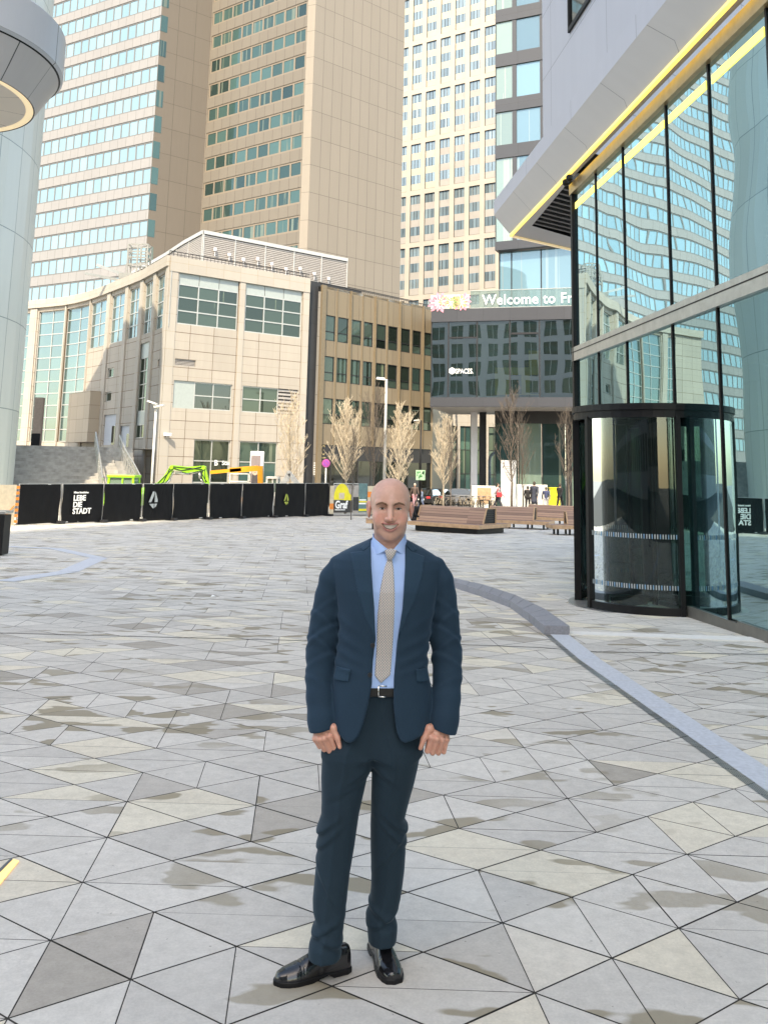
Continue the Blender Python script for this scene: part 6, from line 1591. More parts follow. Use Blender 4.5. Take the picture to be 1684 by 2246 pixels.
# ================================================================== bare street trees
M['bark_sunlit'] = plain('sunlit_bark', (.60, .50, .37), .85, var=.2, scale=8); M['bark_trunk'] = plain('grey_brown_bark', (.30, .25, .19), .9, var=.3, scale=10); M['bark_shaded'] = plain('shaded_bark', (.12, .095, .075), .9, var=.3, scale=8)  # pale and dark bark: sun and shade on the trees put into colour
def tree_proto(seed, Hh, width, bark, label, fork=.24, dens=1.0):
    r_ = random.Random(seed); t = empty('bare_tree', (0, 0, 0), label, 'tree', 'bare street trees')
    mb = LMB(); pts = [Vector((r_.uniform(-.03, .03) * k, r_.uniform(-.03, .03) * k, Hh * .96 * k / 8)) for k in range(9)]
    rad = [.085 * (1 - .9 * k / 8) + .006 for k in range(9)]; mb.tube(pts, rad, 7); mb.build('trunk', M['bark_trunk'] if bark is M['bark_sunlit'] else bark, t, smooth=True)
    mb = LMB()
    def at(z): f = z / (Hh * .96) * 8; i = min(int(f), 7); return pts[i] + (pts[i + 1] - pts[i]) * (f - i)
    def twig(p, d, L, r0, lvl):
        n_ = 4 if lvl < 2 else 3; q = [p]; dd = d.copy()
        for k in range(n_): dd = (dd + Vector((r_.uniform(-.16, .16), r_.uniform(-.16, .16), .13 + r_.uniform(-.05, .1)))).normalized(); q.append(q[-1] + dd * L / n_)
        mb.tube(q, [max(.0065, r0 * (1 - .75 * k / n_)) for k in range(n_ + 1)], 4 if lvl else 5, cap=False)
        if lvl >= 2: return
        for k in range(int((8 if lvl == 0 else 4) * dens)):
            f = r_.uniform(.22, .98); i = min(int(f * n_), n_ - 1); s = q[i] + (q[i + 1] - q[i]) * (f * n_ - i)
            az = r_.uniform(0, 6.28); nd = (dd * .8 + Vector((math.cos(az), math.sin(az), .35)) * .75).normalized(); twig(s, nd, L * r_.uniform(.28, .5) * (1.15 - .4 * f), r0 * .5, lvl + 1)
    nb = int(40 * dens)
    for k in range(nb):
        f = fork + (1 - fork) * ((k + r_.random()) / nb) ** 1.05 * .97; z = Hh * .96 * f; az = k * 2.4 + r_.uniform(-.4, .4)
        prof = math.sin(min(1, (f - fork) / (1 - fork) * 1.0 + .18) * math.pi * .93) ** .8
        L = width * prof * r_.uniform(.85, 1.25) * 1.55 + .35; up = .9 + 1.0 * f; d = Vector((math.cos(az), math.sin(az), up)).normalized()
        twig(at(z), d, L, .026 * (1.1 - .6 * f), 0)
    mb.build('crown', bark, t, smooth=True); return t
protoP = tree_proto(4, 7.0, 1.15, M['bark_sunlit'], None); protoP2 = tree_proto(23, 7.0, 1.0, M['bark_sunlit'], None, fork=.2); protoD = tree_proto(9, 8.0, 1.35, M['bark_shaded'], None, dens=.85)
used = set()
def put_tree(proto, px, Y, top, rz, label, wide=1.0, Hh=7.0):
    o = proto if proto.name not in used else copy_tree(proto); used.add(proto.name)
    g = at_y(px, 1100, Y); zt_ = at_y(px, top, Y)[2]; s = (zt_ - gz(Y)) / Hh
    o.location = (g[0], Y, gz(Y)); o.rotation_euler = (0, 0, rz); o.scale = (s * wide, s * wide, s); o['label'] = label
put_tree(protoP2, 634, 60.5, 868, .3, 'pale bare tree before the right bay of the limestone building', 1.0)
put_tree(protoP, 758, 61, 882, 1.9, 'pale bare tree left of the tall street lamp, in front of the dark shopfront', 1.0)
put_tree(protoP2, 874, 62, 890, 3.1, 'pale bare tree between the tall street lamp and the black lamp, above the man\'s head', 1.05)
put_tree(protoP, 972, 70, 915, 4.4, 'pale bare tree just right of the green sign', 1.0)
put_tree(protoD, 771, 51.6, 940, .4, 'thin dark bare tree standing in front of the Graf poster', .5, 8.0)
put_tree(protoD, 818, 60, 850, 1.5, 'dark bare tree directly beside the tall street lamp', .75, 8.0)
put_tree(protoD, 988, 68, 930, 5.0, 'thin dark bare tree entwined with the pale one right of the green sign', .7, 8.0)
put_tree(protoD, 1121, 68, 856, 2.6, 'tallest dark bare tree, in front of the white information board', 1.0, 8.0)
put_tree(protoD, 1146, 72, 930, 3.6, 'slender dark bare tree just right of the white information board', .75, 8.0)
put_tree(protoD, 1247, 66, 900, 4.2, 'dark bare tree partly hidden by the revolving door', .9, 8.0)

# ================================================================== lamps, signs, poles
M['white_paint'] = plain('white_paint', (.70, .68, .64), .5, var=.05)
def post_xy(px, Y): g = at_y(px, 1090, Y); return float(g[0])
Y = 62.5; x = post_xy(842, Y); zt_ = at_y(842, 832, Y)[2]
t = empty('street_lamp', (x, Y, gz(Y)), 'tall pale street lamp with a flat white head above the man', 'street lamp')
mb = MB(); mb.tube([(x, Y, gz(Y)), (x, Y, zt_ - .3), (x, Y, zt_)], [.13, .085, .08], 10); mb.tube([(x, Y, zt_ - .05), (x - .25, Y - .1, zt_)], .045, 8); mb.build('pole', M['white_paint'], t, smooth=True)
mb = MB(); mb.mesh([(x - .72, Y - .35, zt_ - .03), (x - .12, Y - .2, zt_ - .07), (x - .12, Y + .2, zt_ - .07), (x - .72, Y + .2, zt_ - .03), (x - .66, Y - .28, zt_ + .13), (x - .1, Y - .15, zt_ + .10), (x - .1, Y + .15, zt_ + .10), (x - .66, Y + .15, zt_ + .13)], [(3, 2, 1, 0), (4, 5, 6, 7), (0, 1, 5, 4), (1, 2, 6, 5), (2, 3, 7, 6), (3, 0, 4, 7)]); mb.build('lamp_head', M['white_paint'], t, bevel=.02)
Y = 53; x = post_xy(331, Y); zt_ = at_y(331, 896, Y)[2]
t = empty('floodlight_post', (x, Y, gz(Y)), 'thin white post with tilted site floodlights in front of the limestone corner', 'floodlight')
mb = MB(); mb.tube([(x, Y, gz(Y)), (x, Y, zt_)], .07, 8); mb.build('pole', M['white_paint'], t, smooth=True)
for dx, dz, tilt in ((-.22, .35, .35), (.2, .15, -.3)):
    mb = MB(); c = (x + dx, Y - .1, zt_ + dz); mb.bar((c[0] - .28, c[1], c[2] + tilt * .25), (c[0] + .28, c[1], c[2] - tilt * .25), .34, .10); mb.bar((x, Y, zt_ - .05), c, .06); mb.build('floodlight', M['white_paint'], t)
Y = 66; x = post_xy(921, Y); zt_ = at_y(921, 922, Y)[2]
t = empty('street_lamp', (x, Y, gz(Y)), 'slim black street lamp rising over the green sign', 'street lamp')
mb = MB(); mb.tube([(x, Y, gz(Y)), (x, Y, zt_)], [.09, .06], 10); mb.tube([(x, Y, zt_ - .02), (x - .2, Y, zt_ + .04)], .04, 8); mb.build('pole', M['black_metal'], t, smooth=True)
mb = MB(); mb.bar((x - .15, Y, zt_ + .03), (x - .55, Y, zt_ - .02), .2, .07); mb.build('lamp_head', M['white_paint'], t)
zc0, zc1 = at_y(921, 1053, Y)[2], at_y(921, 1031, Y)[2]
M['green_sign'] = plain('pale_green_sign', (.34, .50, .33), .5); M['dark_green'] = plain('dark_green_print', (.05, .20, .07), .5)
t = empty('green_sign', (x, Y, zc0), 'square pale green sign with dark green marks fixed to the black lamp post', 'sign')
mb = MB(); mb.box((x, Y - .12, (zc0 + zc1) / 2), (.68, .03, zc1 - zc0)); mb.build('board', M['green_sign'], t)
mb = MB(); rr_ = random.Random(2)
for k in range(14): cx_, cz_ = x + rr_.uniform(-.24, .24), (zc0 + zc1) / 2 + rr_.uniform(-.24, .26); s_ = rr_.uniform(.03, .09); mb.face([(cx_ + s_ * math.cos(a), Y - .14, cz_ + s_ * 1.3 * math.sin(a)) for a in [2 * math.pi * q / 7 for q in range(7)]])
mb.build('print', M['dark_green'], t)
Y = 61; x = post_xy(713, Y); zc_ = at_y(713, 1016, Y)[2]
M['magenta'] = plain('magenta_sign', (.42, .07, .27), .5); M['violet'] = plain('violet_sign', (.30, .06, .38), .5)
t = empty('no_stopping_sign', (x, Y, gz(Y)), 'round magenta no stopping sign on a white post before the dark shopfront', 'road sign')
mb = MB(); mb.tube([(x, Y, gz(Y)), (x, Y, zc_)], .055, 8); mb.build('pole', M['white_paint'], t, smooth=True)
mb = MB(); mb.tube([(x, Y - .06, zc_), (x, Y - .09, zc_)], .28, 24); mb.tube([(x, Y - .091, zc_), (x, Y - .097, zc_)], .20, 24, 1); mb.bar((x - .16, Y - .1, zc_ + .16), (x + .16, Y - .1, zc_ - .16), .07, .01, 0, (0, 1, 0)); mb.build('disc', [M['magenta'], M['violet']], t)
Y = 58.5; a, b = at_y(547, 1062, Y), at_y(580, 990, Y)
t = empty('advert_pillar', ((a[0] + b[0]) / 2, Y, gz(Y)), 'white framed advertising pillar with a portrait poster, behind the orange boom', 'advert pillar')
mb = MB(); mb.box(((a[0] + b[0]) / 2, Y, (gz(Y) + b[2]) / 2), (b[0] - a[0], .35, b[2] - gz(Y))); mb.build('housing', M['white_paint'], t, bevel=.06)
mb = MB(); pw_ = (b[0] - a[0]) * .68; pc = ((a[0] + b[0]) / 2 - .06, Y - .18); z0, z1 = gz(Y) + 1.0, b[2] - .28
mb.box((pc[0], pc[1], (z0 + z1) / 2), (pw_, .01, z1 - z0), 0)
E2 = lambda cx_, cz_, rx, rz_, d: [(cx_ + rx * math.cos(q), pc[1] - d, cz_ + rz_ * math.sin(q)) for q in [2 * math.pi * k / 20 for k in range(20)]]
fz = z1 - .95; mb.face(E2(pc[0] - .02, fz, .22, .32, .008), 1); mb.face([(pc[0] - .3, pc[1] - .007, z0), (pc[0] + .26, pc[1] - .007, z0), (pc[0] + .16, pc[1] - .007, fz - .25), (pc[0] - .2, pc[1] - .007, fz - .25)], 2)
for dx in (-.09, .07): mb.face(E2(pc[0] + dx, fz + .03, .045, .02, .011), 2)
mb.face(E2(pc[0] - .01, fz - .15, .07, .015, .011), 2)
mb.build('poster', [plain('poster_mauve', (.22, .18, .18), .4), plain('poster_skin', (.50, .33, .25), .5), plain('poster_dark', (.05, .045, .05), .5)], t)
Y = 82; x = post_xy(1073, Y); z1 = at_y(1073, 1000, Y)[2]
t = empty('hooked_pole', (x, Y, gz(Y)), 'blue grey pole curving over like a cane at the side street', 'pole')
mb = MB(); mb.tube([(x, Y, gz(Y))] + [(x, Y, z1 - .5)] + [(x + .55 - .55 * math.cos(q), Y, z1 - .5 + .8 * math.sin(q)) for q in [R(15 * k) for k in range(1, 8)]], .13, 10); mb.build('tube', plain('blue_grey_paint', (.30, .36, .42), .4), t, smooth=True)
Y = 71; a, b = at_y(1098, 1100, Y), at_y(1131, 1010, Y)
t = empty('information_board', ((a[0] + b[0]) / 2, Y, gz(Y)), 'tall white information board behind the tallest bare tree', 'sign board')
mb = MB(); mb.box(((a[0] + b[0]) / 2, Y, (gz(Y) + b[2]) / 2), (b[0] - a[0], .2, b[2] - gz(Y))); mb.build('board', M['white_paint'], t, bevel=.01)
mb = MB()
for k in range(7): z = b[2] - .5 - k * .16; mb.box(((a[0] + b[0]) / 2 - .15 + .08 * (k % 3), Y - .104, z), (.6 - .16 * (k % 3), .006, .045))
mb.build('print', M['poster_grey'], t)
# white site wall with the yellow container and a white digger arm on the right
Y = 76; a, b = at_y(1133, 1104, Y), at_y(1420, 1068, Y)
o = MB(); o.box(((a[0] + b[0]) / 2, Y, (gz(Y) + b[2]) / 2), (b[0] - a[0], .12, b[2] - gz(Y)))
for k in range(8): o.box((a[0] + (b[0] - a[0]) * k / 8, Y - .08, (gz(Y) + b[2]) / 2), (.05, .05, b[2] - gz(Y) - .02), 1)
o = o.build('site_wall', [M['white_paint'], M['zinc']]); tag(o, 'low white site wall behind the dark-clad passers-by on the right', 'wall')
Y = 75; a, b = at_y(1203, 1105, Y), at_y(1226, 1072, Y); M['yellow_plastic'] = plain('yellow_plastic', (.75, .62, .02), .5)
t = empty('yellow_container', ((a[0] + b[0]) / 2, Y, gz(Y)), 'bright yellow plastic container between two passers-by at the white wall', 'container')
mb = MB(); xc = (a[0] + b[0]) / 2; wx = (b[0] - a[0]) / 2; mb.hexa([(xc - wx, Y - .4, gz(Y) + .08), (xc + wx, Y - .4, gz(Y) + .08), (xc + wx, Y + .4, gz(Y) + .08), (xc - wx, Y + .4, gz(Y) + .08)], [(xc - wx * .8, Y - .35, b[2]), (xc + wx * .8, Y - .35, b[2]), (xc + wx * .8, Y + .35, b[2]), (xc - wx * .8, Y + .35, b[2])]); mb.build('body', M['yellow_plastic'], t, bevel=.04)
mb = MB(); mb.box((xc, Y, b[2] + .05), (wx * 1.8, .8, .09)); mb.build('lid', M['yellow_plastic'], t, bevel=.02)
for s_ in (-1, 1): mb = MB(); mb.tube([(xc + s_ * wx * .7, Y - .42, gz(Y) + .09), (xc + s_ * wx * .7, Y - .34, gz(Y) + .09)], .09, 12); mb.build('wheel', M['black_metal'], t)

# ================================================================== construction machines behind the hoarding
M['lime'] = plain('lime_green_paint', (.26, .58, .03), .35, var=.08); M['orange_m'] = plain('orange_machine_paint', (.72, .30, .02), .4, var=.08); M['white_m'] = plain('white_machine_paint', (.62, .60, .55), .45, var=.1); M['rubber'] = plain('black_rubber', (.02, .02, .02), .8); M['hose'] = plain('hydraulic_ram', (.45, .46, .46), .3, metal=.6)
def excavator(Y, cabpx, armpx, col, label, bucket=True):
    cx = at_y((cabpx[0] + cabpx[1]) / 2, 1100, Y)[0]; wd_ = at_y(cabpx[1], 1100, Y)[0] - at_y(cabpx[0], 1100, Y)[0]; ztop = at_y(cabpx[0], cabpx[2], Y)[2]; g = gz(Y)
    t = empty('excavator', (cx, Y, g), label, 'excavator')
    for s_ in (-.8, .8):
        mb = MB(); pr = [(-1.3, .12), (-1.1, 0), (1.1, 0), (1.3, .12), (1.3, .45), (1.1, .58), (-1.1, .58), (-1.3, .45)]
        v = [(cx + x, Y + s_ - .22, g + z) for x, z in pr] + [(cx + x, Y + s_ + .22, g + z) for x, z in pr]; n_ = 8
        mb.mesh(v, [tuple(range(n_)), tuple(range(2 * n_ - 1, n_ - 1, -1))] + [((k + 1) % n_, k, n_ + k, n_ + (k + 1) % n_) for k in range(n_)]); mb.build('track', M['rubber'], t)
    mb = MB(); mb.box((cx, Y, g + .95), (2.5, 1.9, .65)); mb.box((cx - .6, Y, g + 1.4), (1.2, 1.8, .4)); mb.build('body', col, t, bevel=.08)
    mb = MB(); hw_ = wd_ / 2; zc = g + 1.25
    for sx_ in (-1, 1):
        for sy in (-.7, .5): mb.bar((cx + sx_ * hw_ * .85, Y + sy, zc), (cx + sx_ * hw_ * .78, Y + sy, ztop), .12)
    mb.box((cx, Y - .1, ztop - .04), (wd_ * .92, 1.4, .14)); mb.box((cx, Y - .72, zc + .1), (wd_ * .8, .06, .2)); mb.bar((cx + hw_ * .1, Y - .7, zc), (cx + hw_ * .1, Y - .7, ztop), .09)
    o = mb.build('cab', col, t, bevel=.02); mb = MB(); mb.box((cx, Y - .1, (zc + ztop) / 2), (wd_ * .80, 1.15, ztop - zc - .1)); mb.build('glass', M['g_tall'], o)
    pts = [Vector(at_y(x, y, Y - .1)) for x, y in armpx]
    base = Vector((cx + wd_ * .35, Y - .1, g + 1.2))
    segs = [('boom', pts[0], pts[1], .27), ('boom', pts[1], pts[2], .30), ('stick', pts[2], pts[3], .25)] if len(pts) > 3 else [('boom', pts[0], pts[1], .34), ('stick', pts[1], pts[2], .28)]
    for nm, p, q, wdt_ in segs:
        mb = MB(); d = (q - p).normalized(); up = Vector((0, 1, 0)).cross(d); mid_ = (p + q) / 2 + up * (.12 if nm == 'boom' else .04)
        for a_, b_, w0, w1 in ((p, mid_, wdt_ * .75, wdt_ * 1.1), (mid_, q, wdt_ * 1.1, wdt_ * .8)):
            B_ = [a_ + up * w0 / 2 * sz + Vector((0, sy * .14, 0)) for sz, sy in ((-1, -1), (1, -1), (1, 1), (-1, 1))]; T_ = [b_ + up * w1 / 2 * sz + Vector((0, sy * .14, 0)) for sz, sy in ((-1, -1), (1, -1), (1, 1), (-1, 1))]; mb.hexa(B_, T_)
        mb.tube([q + Vector((0, -.2, 0)), q + Vector((0, .2, 0))], .11, 10); mb.build(nm, col, t)
        if not bucket: continue
        mb = MB(); mb.tube([p + up * .30 + d * .2, p + up * .34 + (q - p) * .55], .075, 8); mb.tube([p + up * .34 + (q - p) * .55, q + up * .2 - d * .1], .035, 8); mb.build('ram', M['hose'], t, smooth=True)
        mb = MB(); sd_ = Vector((0, -.17, 0)); mb.tube([p + sd_, p + sd_ + (q - p) * .3 + up * .16, p + sd_ + (q - p) * .7 + up * .05, q + sd_ - up * .08], .025, 6); mb.tube([p + sd_ - up * .05, (p + q) / 2 + sd_ + up * .02, q + sd_ + up * .1], .02, 6); mb.build('hose', M['rubber'], t, smooth=True)
    if bucket:
        q = pts[-1]; mb = MB(); pr = [(-.35, -.1), (.25, 0), (.45, -.5), (.2, -.85), (-.25, -.8)]; v = [(q.x + x, q.y - .35, q.z + z) for x, z in pr] + [(q.x + x, q.y + .35, q.z + z) for x, z in pr]
        mb.mesh(v, [(0, 1, 2, 3, 4), (9, 8, 7, 6, 5)] + [((k + 1) % 5, k, 5 + k, 5 + (k + 1) % 5) for k in range(5)]); mb.build('bucket', M['rubber'], t)
    mb = MB(); p0 = pts[0]; mb.bar(base, p0, .4, .34); mb.build('boom_foot', col, t)
    return t
excavator(50, (238, 304, 1042), [(345, 1066), (378, 1025), (448, 1026), (456, 1062)], M['lime'], 'lime green excavator, its cab and long arm showing above the black hoarding')
excavator(57, (584, 612, 1046), [(616, 1062), (634, 1036), (656, 1064)], M['white_m'], 'small white excavator with a folded arm right of the orange boom', False)
excavator(79, (1206, 1222, 1058), [(1178, 1070), (1192, 1046), (1206, 1062)], M['white_m'], 'white excavator arm and cab beyond the white site wall on the right', False)
Y = 54; t = empty('boom_lift', (at_y(570, 1100, Y)[0], Y, gz(Y)), 'orange boom lift with its arm level above the black hoarding', 'boom lift')
P_ = lambda x, y: Vector(at_y(x, y, Y))
for nm, p, q, wd_ in (('arm', P_(462, 1036), P_(530, 1030), .20), ('arm', P_(505, 1032), P_(566, 1027), .32), ('mast', P_(571, 1022), P_(572, 1075), .34)): mb = MB(); mb.bar(p, q, .3, wd_); mb.build(nm, M['orange_m'], t)
mb = MB(); c = P_(555, 1080); mb.box((c.x, Y, gz(Y) + .75), (2.2, 1.5, .7)); mb.build('chassis', M['orange_m'], t, bevel=.06)
for dx in (-.75, .75):
    for dy in (-.65, .65): mb = MB(); mb.tube([(c.x + dx, Y + dy - .12, gz(Y) + .38), (c.x + dx, Y + dy + .12, gz(Y) + .38)], .38, 16); mb.build('wheel', M['rubber'], t)
c = P_(527, 1052); mb = MB()
for dx in (-.55, .55):
    for dy in (-.4, .4): mb.bar((c.x + dx, Y + dy, c.z - .6), (c.x + dx, Y + dy, c.z + .35), .06)
for z in (-.6, -.1, .35):
    for dy in (-.4, .4): mb.bar((c.x - .55, Y + dy, c.z + z), (c.x + .55, Y + dy, c.z + z), .06)
mb.box((c.x, Y, c.z - .45), (1.1, .8, .35)); mb.build('basket', M['white_m'], t)

# ================================================================== timber benches
def wood_mat():
    m, n, b = nodes('weathered_hardwood')
    uv = N(n, 'ShaderNodeUVMap'); sx = N(n, 'ShaderNodeSeparateXYZ'); n.links.new(uv.outputs[0], sx.inputs[0])
    v = math_(n, 'DIVIDE', sx.outputs[1], .12); gap = math_(n, 'GREATER_THAN', math_(n, 'FRACT', v), .09)
    wn = N(n, 'ShaderNodeTexWhiteNoise', noise_dimensions='2D'); cc = N(n, 'ShaderNodeCombineXYZ'); n.links.new(math_(n, 'FLOOR', v), cc.inputs[0]); n.links.new(math_(n, 'FLOOR', math_(n, 'DIVIDE', sx.outputs[0], 2.6)), cc.inputs[1]); n.links.new(cc.outputs[0], wn.inputs['Vector'])
    mp = N(n, 'ShaderNodeMapping'); mp.inputs['Scale'].default_value = (1.2, 30, 1); n.links.new(uv.outputs[0], mp.inputs[0]); g = noise_(n, 1, 4, .6, mp.outputs[0])
    k = math_(n, 'ADD', math_(n, 'MULTIPLY', wn.outputs['Value'], .6), math_(n, 'MULTIPLY', g, .4)); c = ramp(n, k, [(.15, (.20, .125, .095)), (.5, (.31, .19, .14)), (.85, (.42, .27, .19))])
    n.links.new(mixc(n, gap, (.05, .035, .03), c), b.inputs['Base Color']); b.inputs['Roughness'].default_value = .7; bump(n, b, gap, .4, .01); return m
M['wood'] = wood_mat(); M['wood_edge'] = plain('sawn_wood_edge', (.46, .29, .17), .75, var=.2, scale=5)
def bench(p0, p1, depth, sh, bh, label, b0=.0, b1=1.0, back_at=.45, top=.35, legs=True):
    """p0-p1: front edge on the ground, left to right; the bench extends away from the viewer"""
    p0, p1 = np.array(p0[:2]), np.array(p1[:2]); d = (p1 - p0) / np.linalg.norm(p1 - p0); nn = np.array([-d[1], d[0]]); L = np.linalg.norm(p1 - p0); zg = gz((p0[1] + p1[1]) / 2)
    t = empty('timber_bench', (*((p0 + p1) / 2), zg), label, 'bench', 'timber lounge benches on the plaza')
    Pp = lambda u, w_, z: (*(p0 + d * u + nn * w_), zg + z)
    def q4(mb, a, b, c, e, U, V, mi=0): mb.face([a, b, c, e], mi, [(0, 0), (U, 0), (U, V), (0, V)])
    mb = MB(); q4(mb, Pp(0, 0, sh), Pp(L, 0, sh), Pp(L, depth, sh), Pp(0, depth, sh), L, depth)
    for a, b, U in ((Pp(0, 0, 0), Pp(L, 0, 0), L), (Pp(L, 0, 0), Pp(L, depth, 0), depth), (Pp(0, depth, 0), Pp(0, 0, 0), depth), (Pp(L, depth, 0), Pp(0, depth, 0), L)):
        A_, B_ = Vector(a) + Vector((0, 0, sh - .16)), Vector(b) + Vector((0, 0, sh - .16)); q4(mb, A_, B_, B_ + Vector((0, 0, .16)), A_ + Vector((0, 0, .16)), U, .16, 1)
    q4(mb, Pp(0, depth, sh - .16), Pp(L, depth, sh - .16), Pp(L, 0, sh - .16), Pp(0, 0, sh - .16), L, depth)
    mb.build('seat', [M['wood'], M['wood_edge']], t)
    u0, u1 = L * b0, L * b1; w0 = depth * back_at; w1 = w0 + (bh - sh) * .42; w2 = min(w1 + top, depth); sl = (bh - sh) * .25
    mb = MB(); q4(mb, Pp(u0, w0, sh + .002), Pp(u1 - .0, w0, sh + .002), Pp(u1, w1, bh), Pp(u0, w1, bh), u1 - u0, math.hypot(w1 - w0, bh - sh)); q4(mb, Pp(u0, w1, bh), Pp(u1, w1, bh), Pp(u1, w2, bh), Pp(u0, w2, bh), u1 - u0, w2 - w1); q4(mb, Pp(u1, w2, sh + .002), Pp(u0, w2, sh + .002), Pp(u0, w2, bh), Pp(u1, w2, bh), u1 - u0, bh - sh)
    mb.build('backrest', M['wood'], t)
    for u, s_ in ((u1, 1), (u0, -1)):
        mb = MB(); prof = [(w0, sh + .002), (w2, sh + .002), (w2, bh), (w1, bh)]; mb.face([Pp(u - s_ * .05, a, z) for a, z in (prof if s_ > 0 else prof[::-1])], 1)
        for k in range(7):
            f = (k + .3) / 7; z = sh + (bh - sh) * f; wa_ = w0 + (w1 - w0) * f + .05; mb.bar(Pp(u - s_ * .02, wa_, z), Pp(u - s_ * .02, w2 - .04, z), .03, (bh - sh) / 13, 2)
        for (a, z), (a2, z2) in zip(prof, prof[1:] + prof[:1]): mb.bar(Pp(u, a, z), Pp(u, a2, z2), .06, .05, 0)
        mb.build('end_louvre', [M['wood_edge'], M['black_metal'], M['dark_frame']], t)
    mb = MB(); mb.hexa([Pp(.25, .25, 0), Pp(L - .25, .25, 0), Pp(L - .25, depth - .2, 0), Pp(.25, depth - .2, 0)], [Pp(.25, .25, sh - .17), Pp(L - .25, .25, sh - .17), Pp(L - .25, depth - .2, sh - .17), Pp(.25, depth - .2, sh - .17)]) if not legs else [mb.hexa([Pp(u - .04, w_ - .04, 0), Pp(u + .04, w_ - .04, 0), Pp(u + .04, w_ + .04, 0), Pp(u - .04, w_ + .04, 0)], [Pp(u - .04, w_ - .04, sh - .165), Pp(u + .04, w_ - .04, sh - .165), Pp(u + .04, w_ + .04, sh - .165), Pp(u - .04, w_ + .04, sh - .165)]) for u in (.3, L * .35, L * .65, L - .3) for w_ in (.3, depth - .3)]
    mb.build('base', M['black_metal'], t); return t
pA, pB = ground(893, 1164), ground(1050, 1173); bench(pA, pB, 2.6, .40, 1.05, 'largest timber bench, with sloping plank back and black louvred end, right of the man\'s head', 0, .93, .28, .75, False)
bench(ground(1066, 1158), ground(1203, 1163), 1.6, .40, 1.02, 'timber bench half hidden behind the largest one, its louvred back end showing', 0, .72, .35, .5)
bench(ground(1146, 1150), ground(1330, 1158), 1.5, .42, 1.05, 'timber bench with long plank back furthest to the right, behind the door', 0, .62, .4, .25)
bench(ground(1212, 1174), ground(1330, 1176), 1.2, .42, .95, 'timber bench cut off by the revolving door, nearest of the right-hand pair', .35, 1, .5, .25)
bench(ground(802, 1161), ground(846, 1162), .9, .42, .44, 'low timber bench end showing at the left of the man\'s head', 0, 1, .6, .2)

